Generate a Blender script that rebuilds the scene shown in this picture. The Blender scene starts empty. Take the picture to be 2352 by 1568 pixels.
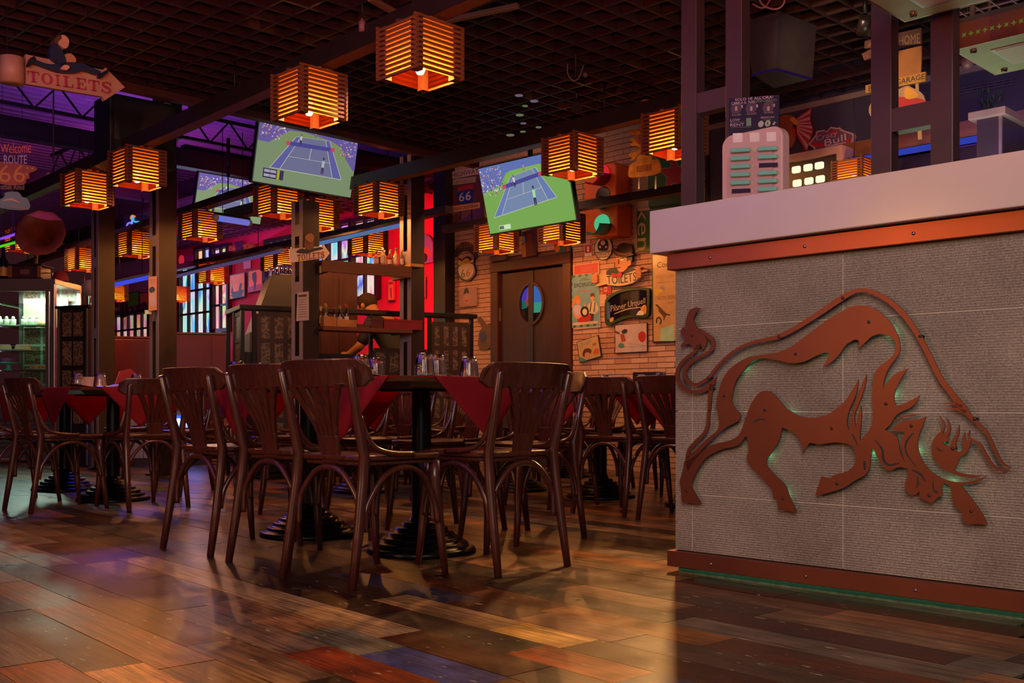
import bpy, math, random
from mathutils import Vector, Matrix
random.seed(7)
SC = bpy.context.scene
COL = SC.collection
PI = math.pi
R = math.radians
# ------------------------------------------------------------------ camera
H, HOR, F, CX = 0.64, 930.0, 2400.0, 1176.0     # eye height, horizon row, focal length in px of a 2352 px wide frame
cd = bpy.data.cameras.new('camera'); cam = bpy.data.objects.new('camera', cd); COL.objects.link(cam)
cam.location = (0, 0, H); cam.rotation_euler = (PI / 2, 0, 0)
cd.sensor_width = 36; cd.lens = 36 * F / 2352; cd.shift_y = (HOR - 784) / 2352
cd.clip_start = 0.05; cd.clip_end = 200
SC.camera = cam
# ------------------------------------------------------------------ exposure
vs = SC.view_settings
vs.view_transform = 'Standard'; vs.look = 'None'; vs.gamma = 1; vs.exposure = 0.0; vs.use_curve_mapping = False
SC.cycles.use_denoising = True
SC.cycles.max_bounces = 8; SC.cycles.sample_clamp_indirect = 4.0
# ------------------------------------------------------------------ world: the dim reddish glow that fills the room
W = bpy.data.worlds.new('world'); SC.world = W; W.use_nodes = True
W.node_tree.nodes['Background'].inputs[0].default_value = (0.32, 0.085, 0.10, 1)
W.node_tree.nodes['Background'].inputs[1].default_value = 0.085

def lamp(name, kind, loc, energy, color, size=0.1, target=None, spot=None, size_y=None, blend=0.5):
    l = bpy.data.lights.new(name, kind); l.energy = energy; l.color = color
    if kind == 'AREA':
        l.size = size
        if size_y: l.shape = 'RECTANGLE'; l.size_y = size_y
    else: l.shadow_soft_size = size
    if kind == 'SPOT': l.spot_size = R(spot); l.spot_blend = blend
    o = bpy.data.objects.new(name, l); COL.objects.link(o); o.location = loc
    if target is not None:
        o.rotation_euler = (Vector(target) - Vector(loc)).to_track_quat('-Z', 'Y').to_euler()
    return o
# large lights
lamp('front_fill', 'AREA', (-0.5, -2.7, 3.0), 165, (1.0, 0.84, 0.72), 3.0, (0.6, 3.6, 0.5), size_y=2.0)  # unseen fill behind the camera, added to brighten floor and counter
lamp('counter_fill', 'AREA', (0.5, 0.9, 2.9), 24, (1.0, 0.70, 0.60), 0.8, (1.4, 3.4, 0.8))  # unseen fill added to warm and brighten the counter front
lamp('lantern_row_outside_frame', 'AREA', (-3.7, 1.4, 1.45), 46, (1.0, 0.42, 0.12), 0.22, (1.3, 3.3, 0.9), size_y=1.1)
lamp('room_spot_warm', 'SPOT', (1.05, 6.45, 2.56), 400, (1.0, 0.50, 0.16), 0.05, (0.30, 3.1, 0.0), 38)
lamp('purple_uplight_left', 'AREA', (-5.6, 10.0, 3.3), 42, (0.42, 0.08, 0.85), 3.0, (-5.4, 10.6, 5.0), size_y=5)
lamp('purple_uplight_far', 'AREA', (-4.6, 15.5, 3.7), 62, (0.45, 0.06, 0.85), 3.0, (-4.6, 15.8, 5.0), size_y=6)
lamp('red_wall_wash', 'AREA', (-1.55, 13.0, 2.6), 90, (1.0, 0.04, 0.06), 0.7, (-1.9, 15.2, 1.7), size_y=0.7)
for _p, _e in (((-0.75, 6.1, 2.6), 60), ((-3.0, 8.6, 2.6), 50), ((0.9, 8.4, 2.6), 55)):
    lamp('table_highlight', 'SPOT', _p, _e, (1.0, 0.64, 0.40), 0.04, (_p[0], _p[1], 0), 110, blend=0.7)  # unseen spots added for glints on glasses, rails and seats
lamp('picture_fill', 'SPOT', (-3.3, 12.8, 2.9), 130, (1.0, 0.55, 0.18), 0.1, (-4.1, 16.9, 2.5), 34)  # no fixture there; added so the magenta-lit pictures turn orange
lamp('sign_fill', 'SPOT', (1.35, 5.0, 2.75), 60, (1.0, 0.62, 0.34), 0.05, (2.15, 6.5, 2.35), 50, blend=0.8)  # unseen fill added to brighten the garage sign
lamp('bar_side_fill', 'AREA', (3.3, 3.0, 1.9), 4.5, (1.0, 0.62, 0.75), 0.8, (1.2, 4.7, 2.0))  # unseen fill added for the right faces of the bar posts
lamp('light_box_fill', 'AREA', (2.3, 5.3, 1.45), 7, (0.85, 1.0, 0.6), 0.8, (2.2, 5.3, 3.0))  # unseen upward fill added for the undersides of the light boxes
for _x, _tx, _e in ((-0.2, -3.2, 430), (0.1, 0.2, 380), (0.3, 3.0, 230)):
    lamp('ceiling_fill', 'SPOT', (_x, 0.6, 1.42), _e, (1.0, 0.20, 0.17), 0.25, (_tx, 6.6, 3.75), 44, blend=1.0)  # unseen red fill added to lift the dark ceiling
lamp('magenta_wall_wash', 'AREA', (-5.0, 14.6, 3.3), 75, (0.8, 0.06, 0.45), 3.0, (-4.9, 18.2, 2.2), size_y=1.0)
lamp('blue_cloth_fill', 'AREA', (-3.0, 3.2, 2.7), 17, (0.34, 0.14, 1.0), 2.0, (-1.2, 5.2, 0.7))  # unseen blue light placed to tint the near cloths purple
lamp('blue_floor_wash', 'SPOT', (-3.6, 9.2, 1.6), 70, (0.10, 0.06, 1.0), 0.2, (-2.6, 8.0, 0.0), 70)
lamp('blue_wall_wash', 'AREA', (2.6, 6.2, 2.5), 2.2, (0.40, 0.22, 1.0), 1.2, (3.2, 7.4, 1.9), size_y=0.4)
lamp('brick_wall_wash', 'AREA', (-0.15, 9.6, 2.75), 9, (1.0, 0.45, 0.22), 0.5, (0.05, 11.0, 1.4), size_y=1.6)

# ------------------------------------------------------------------ colour and materials
def lin(c):
    if isinstance(c, str):
        c = tuple(int(c[i:i + 2], 16) for i in (0, 2, 4))
    return tuple(((v / 255) / 12.92 if v / 255 <= 0.04045 else ((v / 255 + 0.055) / 1.055) ** 2.4) for v in c)
_mc = {}
def nodes_of(m):
    m.use_nodes = True
    return m.node_tree, m.node_tree.nodes['Principled BSDF']
def M(hexc, rough=0.5, metal=0.0, var=0.12, scale=9.0, bump=0.0, coat=0.0, name=None, stretch=None):
    key = (hexc, rough, metal, var, scale, bump, coat, stretch)
    if key in _mc: return _mc[key]
    m = bpy.data.materials.new(name or 'paint_' + str(hexc)); nt, p = nodes_of(m)
    c = lin(hexc)
    tc = nt.nodes.new('ShaderNodeTexCoord'); nz = nt.nodes.new('ShaderNodeTexNoise')
    nz.inputs['Scale'].default_value = scale; nz.inputs['Detail'].default_value = 4
    if stretch:
        mp = nt.nodes.new('ShaderNodeMapping'); mp.inputs['Scale'].default_value = stretch
        nt.links.new(tc.outputs['Object'], mp.inputs[0]); nt.links.new(mp.outputs[0], nz.inputs['Vector'])
    else: nt.links.new(tc.outputs['Object'], nz.inputs['Vector'])
    rp = nt.nodes.new('ShaderNodeValToRGB')
    rp.color_ramp.elements[0].position = 0.3; rp.color_ramp.elements[1].position = 0.7
    rp.color_ramp.elements[0].color = tuple(v * (1 - var) for v in c) + (1,)
    rp.color_ramp.elements[1].color = tuple(min(1, v * (1 + var)) for v in c) + (1,)
    nt.links.new(nz.outputs['Fac'], rp.inputs[0]); nt.links.new(rp.outputs[0], p.inputs['Base Color'])
    p.inputs['Roughness'].default_value = rough; p.inputs['Metallic'].default_value = metal
    if coat: p.inputs['Coat Weight'].default_value = coat; p.inputs['Coat Roughness'].default_value = 0.12
    if bump:
        b = nt.nodes.new('ShaderNodeBump'); b.inputs['Strength'].default_value = bump; b.inputs['Distance'].default_value = 0.01
        nt.links.new(nz.outputs['Fac'], b.inputs['Height']); nt.links.new(b.outputs[0], p.inputs['Normal'])
    _mc[key] = m; return m
def E(hexc, strength, name=None):
    key = ('E', hexc, strength)
    if key in _mc: return _mc[key]
    m = bpy.data.materials.new(name or 'glow_' + str(hexc)); m.use_nodes = True; nt = m.node_tree
    nt.nodes.remove(nt.nodes['Principled BSDF'])
    e = nt.nodes.new('ShaderNodeEmission'); e.inputs[0].default_value = lin(hexc) + (1,); e.inputs[1].default_value = strength
    nt.links.new(e.outputs[0], nt.nodes['Material Output'].inputs[0]); _mc[key] = m; return m
def ramp(nt, pts, fac, const=False):
    rp = nt.nodes.new('ShaderNodeValToRGB'); el = rp.color_ramp.elements
    if const: rp.color_ramp.interpolation = 'CONSTANT'
    while len(el) < len(pts): el.new(0.5)
    for e, (p, c) in zip(el, pts): e.position = p; e.color = lin(c) + (1,)
    nt.links.new(fac, rp.inputs[0]); return rp.outputs[0]
def glass(name, color=(1, 1, 1), rough=0.03, ior=1.45):
    m = bpy.data.materials.new(name); nt, p = nodes_of(m)
    p.inputs['Base Color'].default_value = color + (1,); p.inputs['Roughness'].default_value = rough
    p.inputs['Transmission Weight'].default_value = 1; p.inputs['IOR'].default_value = ior
    return m
def thin_glass(name, tint=(0.9, 0.95, 0.95), refl=0.08):
    m = bpy.data.materials.new(name); m.use_nodes = True; nt = m.node_tree
    nt.nodes.remove(nt.nodes['Principled BSDF'])
    a = nt.nodes.new('ShaderNodeBsdfTransparent'); a.inputs[0].default_value = tint + (1,)
    g = nt.nodes.new('ShaderNodeBsdfGlossy'); g.inputs['Roughness'].default_value = 0.03
    mx = nt.nodes.new('ShaderNodeMixShader'); mx.inputs[0].default_value = refl
    nt.links.new(a.outputs[0], mx.inputs[1]); nt.links.new(g.outputs[0], mx.inputs[2])
    nt.links.new(mx.outputs[0], nt.nodes['Material Output'].inputs[0]); return m

# ------------------------------------------------------------------ mesh builder
class MB:
    def __init__(s): s.v = []; s.f = []; s.sm = []
    def add(s, vs, fs, smooth=False, mat=None):
        n = len(s.v)
        s.v += [tuple(mat @ Vector(p)) for p in vs] if mat else [tuple(p) for p in vs]
        s.f += [tuple(i + n for i in f) for f in fs]; s.sm += [smooth] * len(fs); return s
    def bx(s, x0, x1, y0, y1, z0, z1, mat=None):
        vs = [(x0, y0, z0), (x1, y0, z0), (x1, y1, z0), (x0, y1, z0), (x0, y0, z1), (x1, y0, z1), (x1, y1, z1), (x0, y1, z1)]
        return s.add(vs, [(0, 3, 2, 1), (4, 5, 6, 7), (0, 1, 5, 4), (1, 2, 6, 5), (2, 3, 7, 6), (3, 0, 4, 7)], False, mat)
    def bar(s, p0, p1, w, h, up=(0, 0, 1)):
        p0, p1 = Vector(p0), Vector(p1); d = (p1 - p0).normalized(); u = Vector(up)
        if abs(d.dot(u)) > 0.98: u = Vector((1, 0, 0))
        a = d.cross(u).normalized() * (w / 2); b = a.cross(d).normalized() * (h / 2)
        vs = [p + sa * a + sb * b for p in (p0, p1) for sa, sb in ((-1, -1), (1, -1), (1, 1), (-1, 1))]
        return s.add(vs, [(0, 1, 2, 3), (7, 6, 5, 4), (0, 4, 5, 1), (1, 5, 6, 2), (2, 6, 7, 3), (3, 7, 4, 0)])
    def tube(s, pts, r, n=8, caps=True, flat=1.0):
        pts = [Vector(p) for p in pts]; k = len(pts)
        rs = r if isinstance(r, (list, tuple)) else [r] * k
        ref = None; vs = []
        for i, p in enumerate(pts):
            d = (pts[min(i + 1, k - 1)] - pts[max(i - 1, 0)]).normalized()
            if ref is None: ref = Vector((0, 0, 1)) if abs(d.z) < 0.9 else Vector((1, 0, 0))
            a = d.cross(ref).normalized(); b = a.cross(d).normalized(); ref = b
            vs += [p + rs[i] * (math.cos(2 * PI * j / n) * a + flat * math.sin(2 * PI * j / n) * b) for j in range(n)]
        fs = [(i * n + j, i * n + (j + 1) % n, (i + 1) * n + (j + 1) % n, (i + 1) * n + j) for i in range(k - 1) for j in range(n)]
        s.add(vs, fs, True)
        if caps:
            m = len(s.v) - k * n
            s.f += [tuple(m + j for j in range(n))[::-1], tuple(m + (k - 1) * n + j for j in range(n))]; s.sm += [False, False]
        return s
    def lathe(s, prof, n=24, c=(0, 0, 0), rib=0.0, ribs=0, mat=None, smooth=True):
        vs = []
        for (r, z) in prof:
            for j in range(n):
                t = 2 * PI * j / n; rr = r * (1 + rib * math.cos(ribs * t)) if ribs else r
                vs.append((c[0] + rr * math.cos(t), c[1] + rr * math.sin(t), c[2] + z))
        fs = [(i * n + j, i * n + (j + 1) % n, (i + 1) * n + (j + 1) % n, (i + 1) * n + j) for i in range(len(prof) - 1) for j in range(n)]
        return s.add(vs, fs, smooth, mat)
    def prism(s, poly, y0, y1):
        """outline in the local x-z plane, from y0 (front) to y1 (back)"""
        a = sum(poly[i][0] * poly[(i + 1) % len(poly)][1] - poly[(i + 1) % len(poly)][0] * poly[i][1] for i in range(len(poly)))
        if a < 0: poly = poly[::-1]
        n = len(poly)
        vs = [(x, y0, z) for x, z in poly] + [(x, y1, z) for x, z in poly]
        fs = [tuple(range(n)), tuple(range(2 * n - 1, n - 1, -1))] + [(i, i + n, (i + 1) % n + n, (i + 1) % n) for i in range(n)]
        return s.add(vs, fs)
    def slab(s, poly, z0, z1):
        """outline in the x-y plane, from z0 to z1"""
        a = sum(poly[i][0] * poly[(i + 1) % len(poly)][1] - poly[(i + 1) % len(poly)][0] * poly[i][1] for i in range(len(poly)))
        if a < 0: poly = poly[::-1]
        n = len(poly)
        vs = [(x, y, z0) for x, y in poly] + [(x, y, z1) for x, y in poly]
        fs = [tuple(range(n))[::-1], tuple(range(n, 2 * n))] + [(i, (i + 1) % n, (i + 1) % n + n, i + n) for i in range(n)]
        return s.add(vs, fs)
    def ball(s, c, r, n=12, sz=1.0, mat=None):
        prof = [(max(1e-4, r * math.sin(PI * i / (n // 2 + 2))), -r * sz * math.cos(PI * i / (n // 2 + 2))) for i in range(n // 2 + 3)]
        return s.lathe(prof, n, c, mat=mat)
    def mesh(s, name, mat):
        me = bpy.data.meshes.new(name); me.from_pydata(s.v, [], s.f)
        for p, k in zip(me.polygons, s.sm): p.use_smooth = k
        if mat: me.materials.append(mat)
        me.update(); return me
    def build(s, name, mat, parent=None, bevel=0, loc=None):
        o = bpy.data.objects.new(name, s.mesh(name, mat)); COL.objects.link(o)
        if parent: o.parent = parent
        if loc: o.location = loc
        if bevel:
            b = o.modifiers.new('bevel', 'BEVEL'); b.width = bevel; b.segments = 2; b.limit_method = 'ANGLE'
        return o
def tag(o, label, cat, group=None):
    o['label'] = label; o['category'] = cat
    if group: o['group'] = group
    return o
def thing(name, label, cat, loc=(0, 0, 0), rz=0, group=None, rx=0):
    o = bpy.data.objects.new(name, None); COL.objects.link(o); o.empty_display_size = 0.1
    o.location = loc; o.rotation_euler = (rx, 0, rz)
    return tag(o, label, cat, group)
def struct(o): o['kind'] = 'structure'; return o
def frame(name, loc=(0, 0, 0), rz=0):
    o = bpy.data.objects.new(name, None); COL.objects.link(o); o.location = loc; o.rotation_euler = (0, 0, rz); return struct(o)
def dup(o, parent=None):
    c = o.copy(); COL.objects.link(c); c.parent = parent
    for ch in list(o.children): dup(ch, c)
    return c
def inst(me, name, parent, loc, rz=0, scale=None, color=None, rot=None):
    o = bpy.data.objects.new(name, me); COL.objects.link(o); o.parent = parent; o.location = loc
    o.rotation_euler = rot if rot else (0, 0, rz)
    if scale: o.scale = scale
    if color: o.color = color
    return o
def at(px, py, Y): return Vector(((px - CX) / F * Y, Y, H + (HOR - py) / F * Y))
def on_u(px, c):          # point of the vertical plane X+Y=c (runs left-away) seen in column px
    Y = c / (1 + (px - CX) / F); return ((px - CX) / F * Y, Y)
def on_v(px, c):          # point of the vertical plane Y-X=c (runs right-away)
    Y = c / (1 - (px - CX) / F); return ((px - CX) / F * Y, Y)
def zat(py, Y): return H + (HOR - py) / F * Y

# ------------------------------------------------------------------ curves, letters
def catmull(pts, n=4, closed=True):
    """pts (x, y) smooth or (x, y, 1) corner"""
    k = len(pts); out = []
    rng = range(k) if closed else range(k - 1)
    for i in rng:
        p1, p2 = pts[i], pts[(i + 1) % k]
        p0 = pts[i - 1] if (closed or i > 0) else p1
        p3 = pts[(i + 2) % k] if (closed or i + 2 < k) else p2
        if len(p1) > 2: p0 = p1
        if len(p2) > 2: p3 = p2
        for j in range(n):
            t = j / n
            out.append(tuple(0.5 * (2 * p1[a] + (p2[a] - p0[a]) * t + (2 * p0[a] - 5 * p1[a] + 4 * p2[a] - p3[a]) * t * t
                                    + (3 * p1[a] - p0[a] - 3 * p2[a] + p3[a]) * t ** 3) for a in (0, 1)))
    if not closed: out.append(tuple(pts[-1][:2]))
    return out
def ribbon(pts, n=4):
    """pts (x, y, width) along a centre line -> list of quads (convex pieces)"""
    cen = catmull([p[:2] for p in pts], n, False)
    ws = []
    for i in range(len(pts) - 1):
        for j in range(n): ws.append(pts[i][2] + (pts[i + 1][2] - pts[i][2]) * j / n)
    ws.append(pts[-1][2])
    L, Rr = [], []
    for i, p in enumerate(cen):
        q0, q1 = cen[max(0, i - 1)], cen[min(len(cen) - 1, i + 1)]
        dx, dy = q1[0] - q0[0], q1[1] - q0[1]; l = math.hypot(dx, dy) or 1
        L.append((p[0] - dy / l * ws[i] / 2, p[1] + dx / l * ws[i] / 2)); Rr.append((p[0] + dy / l * ws[i] / 2, p[1] - dx / l * ws[i] / 2))
    return L, Rr
def disc(cx, cy, rx, ry=None, n=20, a0=0, a1=2 * PI):
    ry = ry or rx
    full = abs(a1 - a0 - 2 * PI) < 1e-6
    return [(cx + rx * math.cos(a0 + (a1 - a0) * i / (n if full else n - 1)), cy + ry * math.sin(a0 + (a1 - a0) * i / (n if full else n - 1))) for i in range(n)]
def rrect(x0, z0, x1, z1, r, n=4):
    out = []
    for cx, cz, a in ((x1 - r, z1 - r, 0), (x0 + r, z1 - r, PI / 2), (x0 + r, z0 + r, PI), (x1 - r, z0 + r, 1.5 * PI)):
        out += [(cx + r * math.cos(a + PI / 2 * i / n), cz + r * math.sin(a + PI / 2 * i / n)) for i in range(n + 1)]
    return out
_tc = {}
def letters(txt):
    """triangles of a line of text, scaled into the unit square"""
    if txt in _tc: return _tc[txt]
    cu = bpy.data.curves.new('lettering', 'FONT'); cu.body = txt; cu.resolution_u = 2
    o = bpy.data.objects.new('lettering', cu); me = o.to_mesh()
    vs = [tuple(v.co[:2]) for v in me.vertices]; fs = [tuple(p.vertices) for p in me.polygons]
    o.to_mesh_clear(); bpy.data.objects.remove(o); bpy.data.curves.remove(cu)
    x0, x1 = min(v[0] for v in vs), max(v[0] for v in vs); y0, y1 = min(v[1] for v in vs), max(v[1] for v in vs)
    _tc[txt] = ([((x - x0) / (x1 - x0), (y - y0) / (y1 - y0)) for x, y in vs], fs); return _tc[txt]
def serif(ch):
    """slab-serif capitals as convex polygons in the unit square"""
    r = lambda x0, y0, x1, y1: [(x0, y0), (x1, y0), (x1, y1), (x0, y1)]
    if ch == 'T': return [r(.38, 0, .62, 1), r(0, .86, 1, 1), r(0, .66, .1, .9), r(.9, .66, 1, .9), r(.24, 0, .76, .1)]
    if ch == 'I': return [r(.35, 0, .65, 1), r(.1, 0, .9, .1), r(.1, .9, .9, 1)]
    if ch == 'L': return [r(.18, 0, .42, 1), r(.02, 0, .95, .1), r(.02, .9, .6, 1), r(.83, 0, .95, .36)]
    if ch == 'E': return [r(.15, 0, .38, 1), r(.0, 0, .95, .1), r(0, .9, .92, 1), r(.84, 0, .95, .32), r(.8, .7, .92, 1), r(.3, .46, .66, .55), r(.6, .38, .68, .64)]
    if ch == 'O':
        o, i = disc(.5, .5, .5, .5, 20), disc(.5, .5, .26, .42, 20)
        return [[o[k], o[(k + 1) % 20], i[(k + 1) % 20], i[k]] for k in range(20)]
    if ch == 'S':
        L, Q = ribbon([(.86, .76, .1), (.7, .92, .12), (.45, .95, .13), (.2, .84, .2), (.22, .64, .22), (.5, .52, .24), (.8, .38, .22), (.82, .17, .2), (.55, .05, .13), (.3, .07, .12), (.1, .26, .1)], 3)
        return [[L[k], L[k + 1], Q[k + 1], Q[k]] for k in range(len(L) - 1)] + [r(.84, .68, .93, .98), r(.05, .02, .14, .32)]
    return [r(0, 0, 1, 1)]

class Flat:
    """a flat thing on an upright plane; outlines are given as the photo's pixels and turned into metres on that plane"""
    def __init__(s, name, label, cat, px, py, c, dirn='u', group=None, off=0.0, parent=None):
        s.a = -PI / 4 if dirn == 'u' else (PI / 4 if dirn == 'v' else dirn)
        if isinstance(c, tuple): x, y = c
        else: x, y = on_u(px, c) if dirn == 'u' else on_v(px, c)
        s.x = Vector((math.cos(s.a), math.sin(s.a), 0)); s.n = Vector((math.sin(s.a), -math.cos(s.a), 0))
        s.o = Vector((x, y, zat(py, y))) + s.n * off
        s.root = thing(name, label, cat, s.o, s.a, group) if label else None
    def L(s, px, py):
        k = (px - CX) / F; d = Vector((k, 1, (HOR - py) / F)); cpt = Vector((0, 0, H))
        t = (s.o - cpt).dot(s.n) / d.dot(s.n); p = cpt + d * t - s.o
        return (p.dot(s.x), p.z)
    def pl(s, pts): return [s.L(*p[:2]) for p in pts]
    def poly(s, part, pts, mat, depth=0.01, lift=0.0, local=False, bevel=0):
        """one prism; lift = how far its back sits in front of the plane"""
        b = MB(); b.prism(pts if local else s.pl(pts), -(lift + depth), -lift)
        return b.build(part, mat, s.root, bevel)
    def polys(s, part, lst, mat, depth=0.002, lift=0.0, local=False):
        b = MB()
        for pts in lst: b.prism(pts if local else s.pl(pts), -(lift + depth), -lift)
        return b.build(part, mat, s.root)
    def quad_map(s, q):
        """q: four pixels lower-left, lower-right, upper-right, upper-left -> function of the unit square"""
        a, b, c, d = s.pl(q)
        return lambda u, v: tuple((1 - u) * (1 - v) * a[i] + u * (1 - v) * b[i] + u * v * c[i] + (1 - u) * v * d[i] for i in (0, 1))
    def text(s, part, txt, q, mat, lift=0.012, arch=0.0, depth=0.001):
        f = s.quad_map(q); vs, fs = letters(txt); b = MB()
        P = [f(u, v + arch * (1 - (2 * u - 1) ** 2)) for u, v in vs]; n = len(P)
        b.add([(x, -lift - depth, z) for x, z in P], fs)
        return b.build(part, mat, s.root)
    def slabtext(s, part, txt, q, mat, lift=0.012, gap=0.16, widths=None, depth=0.002):
        f = s.quad_map(q); b = MB(); ws = [(0.55 if ch == 'I' else 1.0) for ch in txt]
        tot = sum(ws) + gap * (len(txt) - 1); x = 0
        for ch, w in zip(txt, ws):
            for pg in serif(ch): b.prism([f((x + u * w) / tot, v) for u, v in pg], -(lift + depth), -lift)
            x += w + gap
        return b.build(part, mat, s.root)
    def ribs(s, part, lst, mat, depth=0.004, lift=0.0, n=4):
        b = MB()
        for pts in lst:
            Lf, Rt = ribbon(pts, n)
            Lf, Rt = s.pl(Lf), s.pl(Rt)
            for i in range(len(Lf) - 1): b.prism([Lf[i], Lf[i + 1], Rt[i + 1], Rt[i]], -(lift + depth), -lift)
        return b.build(part, mat, s.root)
# ================================================================== floor
FA = R(41)
fl = frame('floor', (0, 0, 0), FA)
def to_floor(px, py):
    Y = H * F / (py - HOR); X = (px - CX) / F * Y
    return (X * math.cos(FA) + Y * math.sin(FA), -X * math.sin(FA) + Y * math.cos(FA))   # across, along
def plank_material(attr):
    m = bpy.data.materials.new('worn_wood_plank'); nt, p = nodes_of(m); N = nt.nodes.new; Lk = nt.links.new
    tc = N('ShaderNodeTexCoord'); oi = N('ShaderNodeObjectInfo')
    geo = N('ShaderNodeNewGeometry')
    mp = N('ShaderNodeMapping'); mp.inputs['Rotation'].default_value = (0, 0, -FA); mp.inputs['Scale'].default_value = (1, 1, 1)
    Lk(geo.outputs['Position'], mp.inputs[0])
    st = N('ShaderNodeMapping'); st.inputs['Scale'].default_value = (80, 2.4, 1); Lk(mp.outputs[0], st.inputs[0])
    gr = N('ShaderNodeTexNoise'); gr.inputs['Scale'].default_value = 1; gr.inputs['Detail'].default_value = 8; gr.inputs['Roughness'].default_value = 0.65; gr.inputs['Distortion'].default_value = 1.2; Lk(st.outputs[0], gr.inputs['Vector'])
    bl = N('ShaderNodeTexNoise'); bl.inputs['Scale'].default_value = 5.5; bl.inputs['Detail'].default_value = 5; Lk(mp.outputs[0], bl.inputs['Vector'])
    s2 = N('ShaderNodeMapping'); s2.inputs['Scale'].default_value = (60, 14, 1); Lk(mp.outputs[0], s2.inputs[0])
    fk = N('ShaderNodeTexNoise'); fk.inputs['Scale'].default_value = 1; fk.inputs['Detail'].default_value = 3; Lk(s2.outputs[0], fk.inputs['Vector'])
    if attr:
        a = N('ShaderNodeVertexColor'); a.layer_name = 'plank'; base = a.outputs[0]
    else: base = oi.outputs['Color']
    def mixc(fac, a, b, mode='MIX'):
        x = N('ShaderNodeMix'); x.data_type = 'RGBA'; x.blend_type = mode
        if isinstance(fac, float): x.inputs[0].default_value = fac
        else: Lk(fac, x.inputs[0])
        for s_, v in ((x.inputs[6], a), (x.inputs[7], b)):
            if isinstance(v, tuple): s_.default_value = v
            else: Lk(v, s_)
        return x.outputs[2]
    g1 = ramp(nt, [(0.40, '4a403a'), (0.56, 'ffffff')], gr.outputs['Fac'])
    b1 = ramp(nt, [(0.3, '756a60'), (0.7, 'ffffff')], bl.outputs['Fac'])
    c = mixc(0.72, base, g1, 'MULTIPLY'); c = mixc(0.8, c, b1, 'MULTIPLY')
    f1 = ramp(nt, [(0.67, '000000'), (0.71, 'ffffff')], fk.outputs['Fac'])
    c = mixc(f1, c, (0.36, 0.27, 0.17, 1))
    Lk(c, p.inputs['Base Color'])
    rr = N('ShaderNodeMapRange'); rr.inputs[3].default_value = 0.20; rr.inputs[4].default_value = 0.44; Lk(bl.outputs['Fac'], rr.inputs[0])
    Lk(rr.outputs[0], p.inputs['Roughness'])
    bp = N('ShaderNodeBump'); bp.inputs['Strength'].default_value = 0.25; bp.inputs['Distance'].default_value = 0.003; Lk(gr.outputs['Fac'], bp.inputs['Height']); Lk(bp.outputs[0], p.inputs['Normal'])
    p.inputs['Specular IOR Level'].default_value = 0.5
    return m
WP = plank_material(False); WPA = plank_material(True)
sub = MB(); sub.bx(-16, 24, -6, 26, -0.1, -0.009); sub.build('subfloor', M('1a120e', 0.9), fl)
PW, PH = 0.148, 1.013 - 0.148 * 7
c6 = lambda x, y: to_floor(x / 1.96, 1150 + y / 1.96)
c7 = lambda x, y: to_floor(1152 + x / 1.96, 1150 + y / 1.96)
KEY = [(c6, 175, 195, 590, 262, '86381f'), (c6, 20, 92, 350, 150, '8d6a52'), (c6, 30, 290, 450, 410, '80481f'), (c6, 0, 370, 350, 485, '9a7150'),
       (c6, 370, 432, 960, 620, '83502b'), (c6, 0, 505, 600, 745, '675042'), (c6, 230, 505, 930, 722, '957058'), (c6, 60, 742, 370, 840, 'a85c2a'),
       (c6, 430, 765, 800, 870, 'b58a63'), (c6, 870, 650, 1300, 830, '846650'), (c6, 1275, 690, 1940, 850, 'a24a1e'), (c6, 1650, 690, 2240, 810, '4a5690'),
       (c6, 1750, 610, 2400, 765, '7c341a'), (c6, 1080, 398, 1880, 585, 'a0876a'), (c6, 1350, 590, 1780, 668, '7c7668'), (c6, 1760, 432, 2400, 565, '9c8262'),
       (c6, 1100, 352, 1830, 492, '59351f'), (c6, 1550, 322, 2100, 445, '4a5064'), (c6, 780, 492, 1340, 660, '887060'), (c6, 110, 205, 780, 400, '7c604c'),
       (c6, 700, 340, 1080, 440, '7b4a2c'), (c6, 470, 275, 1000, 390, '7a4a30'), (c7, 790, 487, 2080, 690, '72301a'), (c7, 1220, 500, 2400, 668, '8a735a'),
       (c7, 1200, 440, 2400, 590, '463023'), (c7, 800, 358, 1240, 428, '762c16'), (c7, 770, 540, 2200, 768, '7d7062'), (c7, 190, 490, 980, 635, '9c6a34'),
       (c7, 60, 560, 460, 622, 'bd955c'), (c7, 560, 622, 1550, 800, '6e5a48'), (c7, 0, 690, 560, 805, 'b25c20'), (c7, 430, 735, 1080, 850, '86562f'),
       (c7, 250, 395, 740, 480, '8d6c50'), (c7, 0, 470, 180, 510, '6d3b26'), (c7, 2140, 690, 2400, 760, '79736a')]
rows = {}
for f_, x0, y0, x1, y1, col in KEY:
    a, b = f_(x0, y0), f_(x1, y1); w = (a[0] + b[0]) / 2; k = math.floor((w - PH) / PW)
    lo, hi = sorted((a[1], b[1])); lst = rows.setdefault(k, [])
    if all(hi <= q[0] + 0.05 or lo >= q[1] - 0.05 for q in lst): lst.append((lo, hi, col))
PALETTE = ['7c604c', '86481f', '675042', '957058', '4f3626', '9a7f60', '6e3a20', '7d7062', '4d5262', '8a6a48', 'a06a38', '5d4636', '8b7660']
rnd = random.Random(41); planks = []
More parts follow.
